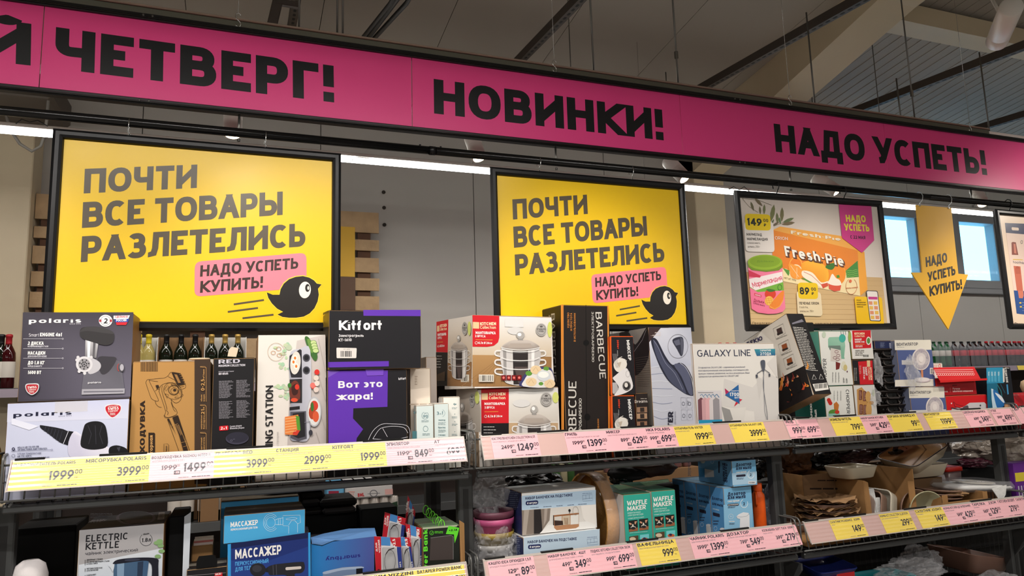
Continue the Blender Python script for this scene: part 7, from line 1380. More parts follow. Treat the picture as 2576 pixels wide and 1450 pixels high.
q = at(2300, 935, 2.345); crumple('plastic_film', 'loose clear film hanging over the fan boxes beside the baskets', 'film', (q.x, 2.352, q.z), (.035, .008, .07), FILM2, 3, .7, 4)
q = at(2205, 930, 2.38); crumple('plastic_film', 'crumpled clear film between the jar set boxes and the baskets', 'film', (q.x, 2.372, q.z), (.02, .012, .06), FILM2, 5, .6, 4)
q = at(2210, 1000, 2.35); crumple('plastic_film', 'crumpled clear film low beside the black baskets', 'film', (q.x, 2.365, q.z), (.025, .012, .035), FILM2, 6, .6, 4)
# red snack bag and wooden spoon at the right end
k4 = at(2562, 990, 2.40)
t = thing('snack_bag', 'red bag with a green patch at the right edge of the top shelf', 'bag', (k4.x, 2.41, D1)); RB = mat('red_bag_foil', (176, 22, 34), .3, bump=.4, bscale=14)
b = MB(); loft(b, [(.075, .03, .02, 0), (.08, .04, .03, .05), (.075, .03, .02, .12), (.07, .008, .006, .155), (.07, .003, .002, .17)], RB); b.build('pouch', t)
b = MB(); loft(b, [(.04, .002, .002, 0), (.044, .002, .002, .03), (.03, .002, .002, .055)], mat('green_patch', (70, 120, 40), .5), 3); b.build('patch', t, MX.Translation((-.03, -.041, .03)))
t = thing('wooden_spoon', 'pale wooden spoon standing in the bag at the right edge', 'spoon', (at(2570, 1040, 2.39).x, 2.352, D1+.01)); WOOD = mat('pale_wood', (206, 176, 140), .6)
b = MB(); b.tube([(0, 0, 0), (0, 0, .10), (-.004, 0, .16)], .006, WOOD, 8); b.build('handle', t); b = MB(); b.lathe([(.001, -.032), (.016, -.024), (.022, 0), (.016, .024), (.001, .032)], WOOD, 14, (-.006, 0, .19)); b.build('bowl', t)
# gold bag at the far left
q = at(8, 1000, 2.42); crumple('snack_bag', 'golden foil bag at the far left edge beside the lilac carton', 'bag', (-.665, 2.42, D1+.10), (.052, .05, .115), mat('gold_bag', (196, 140, 40), .3, bump=.5, bscale=12), 2, .2, 4, flat=.097)
shelf_l = None
# ---- middle shelf, first bay
SL = (176, 180, 186)
k = Carton('appliance_carton', 'silver grey carton of an electric kettle with a dark top, lower left', 'carton', (199, 1334), 2.362, 0, 413, D2, .24, (172, 174, 178), (120, 84, 56), (24, 22, 30))
cK, qK = cv(4.155, 0, 1150); p = k.F(); K2 = (22, 22, 28)
p.poly(qK(830, 768, 1715, 698, 1700, 960, 825, 1140), (158, 156, 158)); p.poly(qK(825, 1130, 1700, 955, 1690, 1400, 820, 1400), (196, 202, 210), (180, 190, 204))
p.T('ELECTRIC', cK(895, 892), cK(1335, 862), 17, K2, .17, .14); p.T('KETTLE', cK(893, 974), cK(1242, 950), 17, K2, .17, .14); p.T('чайник электрический', cK(890, 1030), cK(1440, 988), 8.5, (56, 54, 62), .12)
p.ring(*cK(1527, 865), 15.5, 15.5, .9, (40, 40, 48), 30, -50, 230); p.T('1.8л', cK(1482, 892), cK(1575, 884), 9.5, K2, .17); p.T('ОБЪЕМ', cK(1497, 818), cK(1558, 810), 3.6, K2, .17)
for y, a, b_ in ((1085, 'ДВОЙНЫЕ СТЕНКИ', 1073), (1106, 'ИЗ НЕРЖАВЕЮЩЕЙ СТАЛИ', 1143), (1128, 'И ПЛАСТИКА', 1020), (1176, 'АВТОМАТИЧЕСКОЕ', 1070), (1197, 'ОТКЛЮЧЕНИЕ', 1028), (1246, 'СОХРАНЯЕТ', 1004)): p.T(a, cK(905, y), cK(b_, y-10), 3.4, K2, .18)
for a, b_ in ((1075, 1132), (1165, 1200), (1236, 1290)): p.line(qK(891, a, 890, b_), 1, K2)
for x, y in ((1640, 900), (1670, 880), (1680, 930), (1690, 985), (1650, 1040), (1670, 895)): p.ell(*cK(x, y), 8, 5, (122, 156, 104), 12)
p.poly(qK(1190, 1120, 1280, 1070, 1560, 1060, 1520, 1400, 1185, 1400), (66, 92, 120), (56, 84, 116)); p.poly(qK(1225, 1120, 1300, 1110, 1290, 1400, 1225, 1400), (120, 146, 172)); p.poly(qK(1440, 1100, 1500, 1090, 1480, 1400, 1430, 1400), (36, 50, 72)); p.sp(qK(1135, 1130, 1190, 1112, 1196, 1140, 1180, 1200, 1160, 1165), (196, 202, 210))
p.sp(qK(1190, 1100, 1250, 1070, 1450, 1052, 1640, 1062, 1655, 1140, 1650, 1400, 1585, 1400, 1590, 1180, 1570, 1110, 1500, 1085, 1210, 1120), (24, 26, 38)); p.ell(*cK(1385, 1075), 20, 3.4, (50, 54, 70), 20, -.06); p.done()
p = k.Tp(); p.T('1800Вт', cK(912, 690), cK(1084, 678), 5.6, (170, 166, 170), .2); p.ring(*cK(1420, 640), 46, 17, 1, (90, 80, 90), 30); p.ell(*cK(1420, 630), 42, 15, (14, 13, 18), 28); p.poly(qK(1290, 665, 1590, 650, 1540, 690, 1340, 700), (70, 54, 62)); p.poly(qK(1660, 582, 1723, 580, 1716, 655, 1645, 660), (150, 140, 130)); p.lines(*cK(1668, 590), *cK(1710, 650), 6, (60, 56, 56)); p.lines(*cK(945, 590), *cK(1180, 640), 4, (60, 56, 66)); p.done('top_print')
def slab(name, lab, cat_, a, c, Y, dep, z0, z1, m, ink=(1, 1, 1, 1), group=None, part='body', bev=.003):
    A = at(a[0], a[1], Y).x; B = at(c[0], c[1], Y).x; t = thing(name, lab, cat_, (A, Y, z0), group); b = MB(); b.box((0, 0, 0), (B-A, dep, z1-z0), m, ink, bev=bev); b.build(part, t); return t
BKM = mat('black_card', (9, 9, 10), .7, spec=.2)  # black taken deeper to stand for the dark under the shelf
t = slab('appliance_carton', 'black carton filling the dark left end of the middle shelf', 'carton', (32, 1330), (192, 1330), 2.56, .2, D2, 1.235, BKM)
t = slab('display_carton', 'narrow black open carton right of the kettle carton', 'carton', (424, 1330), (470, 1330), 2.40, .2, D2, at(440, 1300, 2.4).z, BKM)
A = at(464, 1300, 2.38); b = MB(); b.prism([(A.x, 2.375, A.z), (A.x+.018, 2.372, A.z+.012), (A.x+.016, 2.372, D2+.03), (A.x+.0, 2.375, D2+.03)], (0, .003, 0), PR, L((190, 196, 204))); local(t, b, 'flap')
k = Carton('small_appliance_box', 'low black box with a red patch and a black hang tab, bottom edge', 'box', (470, 1434), 2.352, 0, 571, D2, .12, (26, 25, 28), (22, 20, 22), (24, 22, 24)); p = k.F(); p.poly(qK(2245, 1215, 2325, 1208, 2325, 1300, 2240, 1300), (196, 20, 34)); p.T('AKAI', cK(2250, 1240), cK(2310, 1232), 5, WH, .2); p.line(qK(1955, 1245, 2360, 1212), .8, (150, 146, 150)); p.done()
A = at(520, 1430, 2.35); b = MB(); b.prism([(A.x-.028, 2.351, k.top), (A.x+.028, 2.351, k.top), (A.x+.028, 2.351, k.top+.020), (A.x+.018, 2.351, k.top+.034), (A.x-.022, 2.351, k.top+.034), (A.x-.028, 2.351, k.top+.02)], (0, .001, 0), BKM); local(k.t, b, 'hang_tab')
t = slab('paper_tray', 'small brown tray of printed slips in the gap beside the kettle carton', 'tray', (482, 1375), (536, 1375), 2.46, .12, D2+.16, D2+.215, CRD); b = MB(); q0 = at(482, 1360, 2.46)
for i in range(7): b.box((q0.x+.006, 2.464+i*.012, D2+.2), (q0.x+.06, 2.468+i*.012, D2+.222+.004*(i % 3)), PR, L([(226, 206, 196), (206, 120, 110), (236, 226, 206)][i % 3]))
local(t, b, 'slips')
t2b = slab('small_carton', 'brown carton holding up the slip tray', 'carton', (478, 1420), (540, 1420), 2.45, .14, D2, D2+.158, CRD2)
q = at(74, 1435, 2.42); t = thing('polka_dot_roll', 'white roll with red polka dots at the bottom left', 'roll', (q.x, 2.43, D2)); b = MB(); hz = at(74, 1419, 2.38).z-D2; b.lathe([(.04, 0), (.044, .01), (.044, hz-.04), (.036, hz-.012), (.02, hz), (.001, hz)], mat('white_wrap', (206, 200, 200), .5, bump=.4, bscale=30), 22); b.build('wrap', t)
b = MB(); r = random.Random(2)
for i in range(34):
    a = r.uniform(math.pi, 2*math.pi); z = (hz-.045)*(1-.5*r.random()); rr = .0444
    c_ = V((rr*math.cos(a), rr*math.sin(a), z)); e1 = V((-math.sin(a), math.cos(a), 0))*.005; e2 = V((0, 0, .003)); b.face([c_+e1*math.cos(u)+e2*math.sin(u)+V((math.cos(a), math.sin(a), 0))*.0006 for u in [j*math.pi/4 for j in range(8)]], PR, L((170, 40, 50)))
b.build('dots', t)['kind'] = 'stuff'
# massager boxes
BLU = (72, 164, 214); NV = (30, 48, 112)
k = Carton('massager_box', 'large dark blue massager box with a light blue edge and a black massage gun', 'box', (573, 1370), 2.350, -3, 780.5, D2, .20, NV, (46, 140, 200), (30, 40, 80)); cM, qM = cv(3.68, 540, 1180); p = k.F()
p.poly(qM(120, 700, 150, 695, 150, 1100, 122, 1100), (52, 150, 214)); p.poly(qM(866, 592, 886, 590, 888, 1000, 868, 1000), (52, 150, 214)); p.poly(qM(150, 694, 866, 590, 866, 640, 150, 740), (20, 30, 74)); p.poly(qM(150, 850, 500, 850, 866, 720, 866, 1000, 150, 1000), (36, 60, 130))
p.T('МАССАЖЕР', cM(190, 838), cM(618, 790), 24, WH, .2, .1, up=(0, -24)); p.T('ПЕРКУССИОННЫЙ', cM(190, 900), cM(498, 870), 9, (80, 160, 220), .2, up=(0, -10)); p.T('ДЛЯ ТЕЛА', cM(190, 952), cM(360, 930), 9, (80, 160, 220), .2, up=(0, -10))
p.ell(*cM(400, 936), 20, 17, (34, 34, 40), 26); p.ell(*cM(392, 925), 12, 9, (54, 54, 62), 20); p.poly(qM(470, 925, 500, 905, 500, 960, 472, 955), (30, 30, 34)); p.sp(qM(495, 910, 540, 890, 600, 880, 800, 862, 830, 880, 832, 930, 800, 965, 740, 975, 760, 1050, 680, 1050, 660, 985, 520, 985, 498, 960), (36, 36, 42)); p.rrect(qM(655, 912, 802, 902, 802, 928, 656, 940), 4, (206, 196, 190)); p.line(qM(540, 892, 544, 984), 1.2, (80, 80, 90)); p.line(qM(570, 886, 574, 984), 1.2, (80, 80, 90)); p.done(); z1 = k.top+.001
k = Carton('massager_box', 'small light blue massager box lying on the large one, with a line drawing', 'box', (563.5, 1297), 2.352, 0, 767.7, z1, .17, BLU, (56, 130, 176), (24, 30, 44)); p = k.F(); WL = (196, 228, 244)
p.T('МАССАЖЕР', cM(147, 543), cM(400, 518), 12, WH, .2, .1, up=(0, -13)); p.T('ПЕРКУССИОННЫЙ ДЛЯ ТЕЛА', cM(148, 575), cM(398, 551), 4.6, WH, .2, up=(0, -5))
for r_ in (13, 17.5, 22): p.ring(*cM(520, 498), r_*.85, r_, .8, WL, 28, 40 if r_ > 13 else 0, 320 if r_ > 13 else 360)
p.line(qM(560, 475, 590, 462, 632, 455, 632, 435, 790, 430, 795, 500, 770, 508), 1, WL); p.line(qM(560, 515, 590, 520, 632, 518, 632, 527, 685, 530, 685, 600), 1, WL); p.line(qM(685, 520, 712, 480, 742, 480, 768, 510, 768, 590), 1, WL); p.line(qM(632, 450, 632, 520), .9, WL); p.line(qM(590, 462, 590, 520), .9, WL); p.line(qM(607, 460, 607, 520), .9, WL); p.ring(*cM(712, 464), 14, 2.6, .8, WL, 16, rot=-.06); p.done()
k = Carton('massager_box', 'open light blue massager box lying behind the small one', 'box', (556, 1262), 2.56, 0, 752, D2, .10, BLU, (90, 110, 120), (120, 104, 84), flaps=True)
# torn blue box
k = Carton('electronics_carton', 'blue to violet carton with torn top flap and upside down lettering', 'carton', (782, 1368), 2.355, -1, 941.6, D2, .17, (40, 100, 170), (60, 130, 190), (42, 34, 44)); p = k.F()
p.poly(qM(893, 698, 893, 1200, 1478, 1200, 1476, 628), (34, 122, 188), (74, 82, 150)); p.T('smartbuy', cM(1350, 790), cM(1028, 822), 9.5, (36, 40, 120), .2); p.poly(qM(1005, 955, 1180, 912, 1365, 902, 1370, 1000, 1000, 1000), (110, 130, 160)); p.sp(qM(1010, 955, 1180, 918, 1360, 906, 1362, 925, 1180, 940, 1030, 975), (160, 176, 200)); p.poly(qM(1310, 925, 1370, 920, 1370, 1000, 1310, 1000), (16, 16, 22)); p.done()
A = at(785, 1362, 2.353); B_ = at(940, 1345, 2.353); b = MB(); zt_ = k.top
pts = [(A.x, 2.353, zt_-.002), (A.x+.03, 2.353, zt_-.01), (A.x+.07, 2.353, zt_+.002), (A.x+.12, 2.353, zt_-.004), (A.x+.2, 2.353, zt_-.008), (A.x+.2, 2.40, zt_+.018), (A.x+.12, 2.41, zt_+.022), (A.x+.04, 2.40, zt_+.016), (A.x, 2.39, zt_+.010)]
b.prism(pts, (0, 0, .0015), PR, L((90, 130, 180))); local(k.t, b, 'torn_flap')
p = k.Tp(); p.T('PHOENIX', cM(1300, 590), cM(1110, 630), 7, WH, .2); p.poly(qM(1050, 480, 1150, 470, 1180, 520, 1070, 530), (96, 76, 66)); p.poly(qM(1230, 495, 1290, 490, 1300, 540, 1250, 545), (14, 12, 14)); p.done('top_print')
# dark folded slabs behind
for i, (x0, x1, y0, y1, Y) in enumerate(((668, 828, 1226, 1243, 2.62), (755, 818, 1244, 1260, 2.60), (757, 806, 1261, 1281, 2.58), (806, 899, 1260, 1280, 2.56), (757, 812, 1282, 1298, 2.56), (812, 896, 1281, 1297, 2.54))):
    slab('folded_textile', ['widest dark folded textile at the top of the pile behind the blue boxes', 'dark folded textile second from the top, left', 'dark folded textile in the left pile, middle', 'dark folded textile in the right pile, upper', 'lowest dark folded textile of the left pile', 'lowest dark folded textile of the right pile'][i], 'textile', (x0, y1), (x1, y1), Y, .16, at(x0, y1, Y).z, at(x0, y0, Y).z, CLOTH, group='dark folded textiles', bev=.008)
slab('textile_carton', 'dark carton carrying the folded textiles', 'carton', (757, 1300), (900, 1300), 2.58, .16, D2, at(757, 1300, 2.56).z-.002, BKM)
# reading glasses in blister packs
M_card_r = (186, 30, 44); M_gl = mat('spectacle_frame', (44, 34, 34), .3); M_blis = mat('blister_plastic', (230, 232, 236), .08, alpha=.22, spec=.8)
def gpack(lab, q4, Y, dp, txt, col=(186, 30, 44), upt='ДЛЯ ЧТЕНИЯ', rot=False):
    P = [at(x, y, Y) for x, y in q4]; t = thing('glasses_pack', lab, 'glasses', P[3], 'reading glasses in blister packs')
    b = MB(); b.prism(P, (0, .0012, 0), PR, L((206, 206, 210))); local(t, b, 'card')
    def m(u, v): a = V(q4[0]).lerp(V(q4[1]), u); c = V(q4[3]).lerp(V(q4[2]), u); return tuple(a.lerp(c, v))
    p = Print(t, (0, Y-.0002, 0), (0, -1, 0)); PP = lambda *a: [m(a[i], a[i+1]) for i in range(0, len(a), 2)]
    p.poly(PP(0, 0, .26, 0, .20, 1, 0, 1), col); p.poly(PP(.26, 0, .62, 0, .6, .22, .25, .22), (70, 130, 190)); p.poly(PP(.6, 0, 1, 0, 1, .24, .72, .22, .62, .1), col); p.poly(PP(.84, .24, 1, .24, 1, 1, .86, 1), (40, 56, 130)); p.T(txt, m(.80, .24), m(.80, .03), 7, WH, .24); p.T('ДЛЯ', m(.10, .38), m(.10, .16), 3.8, WH, .18); p.T('ЧТЕНИЯ', m(.22, .40), m(.20, .08), 4.4, WH, .18); p.T('GLASSES', m(.97, .98), m(.95, .62), 4, WH, .18); p.rrect(PP(.28, .26, .82, .26, .82, .98, .26, .98), 5, (170, 168, 168)); p.rrect(PP(.06, .84, .14, .82, .14, 1, .06, 1), 1, (30, 24, 28)); p.done('card_print')
    b = MB(); c0 = at(*m(.55, .5), Y-.008); c1 = at(*m(.55, .78), Y-.008); wv = (at(*m(.8, .5), Y)-at(*m(.3, .5), Y)).length/2; hv = (at(*m(.5, .28), Y)-at(*m(.5, .96), Y)).length/2
    cc = at(*m(.55, .62), Y-.008)
    b.tube([cc+V((wv*.8*math.cos(a), 0, hv*.85*math.sin(a))) for a in [i*2*math.pi/20 for i in range(20)]], .0013, M_gl, 6, closed=True); b.tube([cc+V((-wv*.7, 0, hv*.5)), cc+V((-wv*.2, -.004, hv*.9)), cc+V((wv*.6, .0, hv*.95))], .0016, M_gl, 6); local(t, b, 'glasses')
    b = MB(); e = .010; A_ = [at(*m(u, v), Y) for u, v in ((.30, .28), (.80, .28), (.80, .96), (.28, .96))]; b.prism(A_, (0, -e, 0), M_blis); local(t, b, 'blister')
gpack('left front blister pack of reading glasses marked +2.5', [(941, 1350), (1007, 1354), (1014, 1450), (946, 1450)], 2.352, 0, '+2.5')
gpack('blister pack marked +3.0 just right of the +2.5 pack', [(1000, 1352), (1030, 1353), (1044, 1450), (1006, 1450)], 2.368, 0, '+3.0')
gpack('upper blister pack marked +1.5 leaning behind the front packs', [(968, 1289), (1021, 1305), (1012, 1380), (960, 1370)], 2.40, 0, '+1.5')
gpack('red lettered blister pack at the right of the glasses', [(1020, 1318), (1064, 1331), (1060, 1440), (1034, 1440)], 2.385, 0, 'ОЧКИ', )
gpack('narrow blister pack standing highest behind the glasses', [(1026, 1247), (1045, 1288), (1038, 1345), (1016, 1340)], 2.46, 0, '+1.0')
slab('display_carton', 'black display carton standing behind the reading glasses', 'carton', (909, 1320), (1000, 1320), 2.48, .12, D2, at(909, 1283, 2.48).z, BKM)
A, B_ = at(900, 1293, 2.62), at(1000, 1262, 2.62); b = MB(); b.prism([(A.x, 2.62, D2), (B_.x, 2.62, D2), (B_.x, 2.62, B_.z), (A.x, 2.62, A.z)], (0, .004, 0), PR, L((110, 150, 120))); tag(b.build('printed_card'), 'pale green printed card sticking up behind the glasses display', 'card')
# battery box with green loops
k = Carton('battery_box', 'black battery box with green lettering, window and lightning bolt', 'box', (1064, 1329), 2.362, 0, 1156, D2, .18, (28, 32, 28), (120, 90, 60), (90, 110, 84)); p = k.F(); GN = (96, 210, 50)
p.T('Power Bank', cM(1975, 1060), cM(1970, 560), 11, GN, .24); p.poly(qM(1925, 545, 2250, 520, 2240, 536, 1928, 562), (170, 176, 150)); p.poly(qM(2165, 528, 2265, 548, 2250, 610, 2222, 690, 2215, 608, 2140, 605), GN); p.T('+2,1А', cM(2168, 580), cM(2246, 574), 5, (20, 30, 20), .24); p.ring(*cM(2008, 594), 5, 5, 1, GN, 14); p.line(qM(2000, 594, 2007, 602, 2018, 586), 1, GN); p.lines(*cM(2036, 575), *cM(2118, 600), 2, GN); p.poly(qM(1998, 640, 2190, 616, 2208, 630, 2208, 840, 1990, 850), (66, 58, 56)); p.line(qM(1998, 640, 2190, 616, 2208, 630, 2208, 840), .8, (150, 150, 150)); p.done()
A = at(1156, 1326, 2.36); b = MB(); b.prism([(A.x, 2.352, D2+.002), (A.x+.012, 2.345, D2+.002), (A.x+.012, 2.345, k.top+.004), (A.x, 2.36, k.top+.012)], (.002, .01, 0), CRD); local(k.t, b, 'side_flap')
M_grn = mat('green_cord', (110, 220, 50), .4)
for i in range(6):
    A = at(1111-i*8, 1318-i*7.4, 2.37+i*.028); b = MB(); b.tube([A+V((.010*math.sin(u), .003*math.sin(u*2), -.004+.016*math.cos(u))) for u in [j*math.pi/8 for j in range(16)]], .0014, M_grn, 6, closed=True); local(k.t, b, 'cord_loop')
# ---- middle shelf, second bay
q = at(1244, 1370, 2.46)
for i, (R, h, z, c, lab) in enumerate(((.068, .13, D2, (150, 148, 146), 'grey plastic flower pot at the bottom of the wrapped stack'), (.069, .12, D2+.05, (150, 128, 60), 'golden plastic flower pot in the wrapped stack'), (.070, .13, D2+.085, (190, 84, 130), 'pink plastic flower pot in the wrapped stack'), (.071, .12, D2+.12, (110, 60, 76), 'plum plastic flower pot at the top of the wrapped stack'))):
    t = thing('flower_pot', lab, 'flower pot', (q.x, q.y, z), 'wrapped flower pots'); m = mat('pot_plastic_%d' % i, c, .4); b = MB()
    b.lathe([(R*.72, 0), (R*.74, .003), (R*.93, h-.022), (R, h-.02), (R*1.02, h), (R*.97, h), (R*.9, h-.02), (R*.7, .004), (.001, .004)], m, 32); b.build('pot', t)
crumple('plastic_film', 'clear film wrapped around the lower flower pots', 'film', (q.x, q.y, D2+.115), (.082, .078, .115), FILM2, 11, .32, 5, fr=2.6, flat=.112)
crumple('plastic_film', 'clear film gathered over the plum flower pot', 'film', (q.x-.012, q.y+.02, D2+.29), (.06, .05, .075), FILM2, 12, .5, 5, fr=2.4)
crumple('black_bag', 'black patterned bag lying behind the jar stand boxes', 'bag', at(1330, 1225, 2.66), (.15, .08, .055), BLKB, 4, .3, 4); slab('under_box', 'dark box carrying the black patterned bag', 'box', (1260, 1240), (1420, 1240), 2.60, .2, D2, D2+.16, BKM)
cN, qN = cv(3.9194, 1160, 1080)
JB = (206, 220, 230)
def jarbox(lab, c, Y, xr, zb, dep, ox=0, oy=0, zt=None, part=False):
    k = Carton('jar_set_box', lab, 'box', c, Y, 0, xr, zb, dep, (222, 222, 220), (40, 48, 92), (206, 210, 212), group=None, zt=zt); p = k.F()
    P = lambda x, y: cN(x+ox+(ox and (x-600)*.04), y+oy); Qm = lambda *a: [P(a[i], a[i+1]) for i in range(0, len(a), 2)]
    p.poly(Qm(596, 660, 1328, 600, 1328, 742, 598, 800), (176, 200, 220)) if not ox else p.poly([cN(615, 1075), cN(1366, 985), cN(1366, 1250), cN(615, 1300)], (186, 206, 222))
    p.T('НАБОР БАНОЧЕК НА ПОДСТАВКЕ', P(632, 698), P(1098, 662), 5.6, (38, 46, 84), .22, up=(0, -7)); p.rrect(Qm(636, 712, 760, 702, 760, 744, 636, 754), 5, (38, 46, 92)); p.T('4 штуки', P(650, 742), P(748, 734), 4.6, WH, .22, up=(0, -5.2))
    p.line(Qm(1195, 655, 1292, 645, 1296, 706, 1200, 712, 1195, 655), .7, (120, 140, 170)); p.line(Qm(1228, 652, 1230, 692), .7, (120, 140, 170)); p.line(Qm(1262, 648, 1264, 690), .7, (120, 140, 170)); p.line(Qm(1195, 692, 1294, 680), .7, (120, 140, 170)); p.lines(*P(1195, 632), *P(1292, 642), 1, (120, 140, 170), sl=-.06)
    if not part:
        for a, b_ in ((682, 778), (810, 908), (938, 1012), (1048, 1120), (1152, 1250)): p.lines(*P(a, 772-(a-682)*.07), *P(b_, 780-(a-682)*.07), 1, (40, 50, 90), sl=-.07, seed=a)
        p.poly(Qm(598, 802, 1328, 744, 1328, 975, 600, 1050), (206, 202, 196), (222, 218, 212)); p.poly(Qm(598, 802, 716, 794, 716, 1036, 600, 1048), (130, 118, 108)); p.poly(Qm(620, 802, 670, 798, 640, 1040, 604, 1046), (168, 156, 146)); p.poly(Qm(716, 794, 800, 788, 800, 1000, 780, 1030, 716, 1036), (40, 36, 36)); p.poly(Qm(784, 789, 880, 782, 870, 900, 800, 1000), (130, 118, 108)); p.poly(Qm(820, 788, 850, 784, 840, 900, 812, 960), (166, 154, 144))
        p.poly(Qm(1180, 756, 1328, 745, 1328, 945, 1260, 940, 1200, 880), (226, 222, 216)); p.poly(Qm(772, 1030, 860, 945, 1240, 910, 1328, 945, 1328, 976), (228, 226, 222)); p.poly(Qm(912, 850, 1158, 825, 1160, 960, 1130, 978, 940, 998, 915, 975), (176, 128, 92)); p.poly(Qm(918, 866, 990, 858, 990, 950, 920, 952), (206, 200, 192)); p.poly(Qm(996, 858, 1070, 850, 1070, 940, 996, 948), (196, 182, 160)); p.poly(Qm(1076, 850, 1156, 842, 1156, 936, 1076, 942), (222, 220, 214)); p.poly(Qm(905, 850, 912, 850, 915, 950, 905, 948), (30, 28, 28)); p.poly(Qm(918, 900, 1000, 905, 1004, 945, 920, 952), (60, 44, 36))
        for i in range(6): p.line(Qm(1010+i*8, 875, 1020+i*6, 940), .9, (150, 110, 76))
        p.line(Qm(912, 856, 1158, 832), 2.2, (150, 96, 60)); p.ell(*P(1066, 802), 3, 3.6, (30, 28, 28), 12); p.line(Qm(1066, 805, 1066, 830), 1.6, (30, 28, 28)); p.ring(*P(1125, 805), 7, 11, .7, (150, 146, 140), 14)
    p.done(); p = k.Lf(); p.lines(*cN(478+ox*1.6, 610+oy), *cN(572+ox, 800+oy), 10, (120, 130, 160), seed=int(ox)); p.done('side_print'); return k
ka = jarbox('lower jar stand box, only its top strip above the price tags', (1316, 1353.7), 2.345, 1508, D2, .19, 22, 432, None, True)
jarbox('upper jar stand box showing jars on a wooden stand', (1311.5, 1239.4), 2.37, 1498.5, ka.top+.001, .17)
# round wooden tray standing on edge, wrapped in film
A = at(1516, 1300, 2.40); R = .165; t = thing('round_tray', 'round wooden turntable tray standing on its edge, wrapped in film', 'tray', MX.Translation((A.x+.012, 2.395+R, D2+R)) @ MX.Rotation(.03, 4, 'Z') @ MX.Rotation(math.pi/2, 4, 'Y'))
M_bam = mat('bamboo_wood', (214, 156, 84), .3, var=.12, vscale=20, coat=.6, bump=.3, bscale=80)
b = MB(); b.lathe([(R-.007, 0), (R, .001), (R, .049), (R-.007, .05), (R-.007, .001)], M_bam, 72, cap=False); b.build('rim', t)
b = MB(); b.lathe([(.001, .034), (R-.008, .034), (R-.008, .042), (.001, .042)], M_bam, 48); b.build('base', t)
b = MB(); b.lathe([(R+.0015, -.001), (R+.003, .01), (R+.001, .025), (R+.003, .04), (R+.0015, .052)], FILM2, 72, cap=False); b.build('film', t)
# waffle maker cartons
TL = (52, 168, 150)
for i, (c, xr, lab, o) in enumerate(((((1567, 1244.6)), 1636, 'left teal waffle maker carton with white side', (0, 0)), ((1637.5, 1236), 1698, 'right teal waffle maker carton', (258, -38)))):
    k = Carton('appliance_carton', lab, 'carton', c, 2.362 if i == 0 else (k.o+k.ex*(k.W+.002)).y, -3, xr, D2, .26, TL, (206, 204, 200), (40, 96, 74)); p = k.F(); P = lambda x, y: cN(x+o[0], y+o[1]); Qm = lambda *a: [P(a[j], a[j+1]) for j in range(0, len(a), 2)]
    p.T('WAFFLE', P(1635, 755), P(1834, 738), 11.5, WH, .2, .08, up=(0, -11.6)); p.T('MAKER', P(1638, 810), P(1820, 790), 11.5, WH, .2, .08, up=(0, -11.6)); p.T('вафельница', P(1642, 838), P(1768, 826), 5.2, (190, 230, 222), .13); p.T('электрическая', P(1642, 862), P(1795, 846), 5.2, (190, 230, 222), .13); p.T('ГОТОВЫЙ ЗАВТРАК ЗА 5 МИНУТ', P(1645, 890), P(1804, 873), 2.6, (214, 240, 234), .16)
    for a, b_ in ((1648, 902), (1752, 888)):
        p.poly(Qm(a, b_+2, a+90, b_-8, a+95, b_+102, a+6, b_+114), (30, 34, 32)); p.poly(Qm(a+4, b_+90, a+95, b_+68, a+95, b_+102, a+6, b_+114), (150, 96, 66)); p.ell(*P(a+48, b_+70), 6.5, 3.6, (222, 216, 206), 14); p.ell(*P(a+48, b_+76), 6, 3.6, (40, 38, 40), 12); p.poly(Qm(a+8, b_+20, a+34, b_+30, a+28, b_+46, a+8, b_+36), (206, 150, 120)); p.poly(Qm(a+60, b_+10, a+86, b_+6, a+70, b_+40, a+62, b_+34), (206, 150, 120)); p.ell(*P(a+44, b_+50), 2, 4, (220, 214, 200), 8)
    p.lines(*P(1660, 1020), *P(1845, 1030), 2, (190, 230, 222), sl=-.08); p.poly(Qm(1655, 1062, 1745, 1048, 1748, 1150, 1656, 1150), (90, 70, 50)); p.ell(*P(1690, 1085), 8, 5, (220, 200, 170), 12); p.poly(Qm(1762, 1044, 1850, 1034, 1852, 1150, 1764, 1150), (120, 210, 214)); p.ell(*P(1810, 1088), 9, 4.5, (200, 100, 60), 14); p.ell(*P(1805, 1080), 4, 3, (60, 40, 70), 10); p.done()
    p = k.Tp(); p.poly(Qm(1500, 560, 1780, 530, 1800, 560, 1560, 600), (120, 160, 120)); p.done('top_print')
# soap dispenser boxes
cP, qP = cv(4.265, 1520, 1060); DB = (118, 178, 216)
def dispside(p, q4, lying=False):
    def m(u, v): a = V(q4[0]).lerp(V(q4[1]), u); c = V(q4[3]).lerp(V(q4[2]), u); return tuple(a.lerp(c, v))
    PP = lambda *a: [m(a[i], a[i+1]) for i in range(0, len(a), 2)]
    p.T('Дозатор', m(.12, .20), m(.9, .20), 6.6, (34, 40, 70), .2); p.T('для мыла', m(.12, .28), m(.9, .28), 6.6, (34, 40, 70), .2); p.T('сенсорный', m(.12, .35), m(.6, .35), 4.2, (190, 214, 230), .2); p.rrect(PP(.12, .39, .62, .39, .62, .44, .12, .44), 2.4, (44, 44, 62)); p.lines(*m(.12, .5), *m(.5, .56), 2, (60, 80, 110)); p.rrect(PP(.56, .60, .92, .60, .92, .86, .56, .86), 5, (222, 222, 224)); p.poly(PP(.56, .84, .92, .84, .92, 1, .56, 1), (50, 120, 190)); p.ell(*m(.74, .60), 6, 3, (236, 236, 238), 14); p.ring(*m(.25, .62), 4, 5, .8, (220, 232, 242), 12); p.ring(*m(.25, .82), 4, 5, .8, (220, 232, 242), 12)
c0 = at(1819, 1227.6, 2.36); cols = []
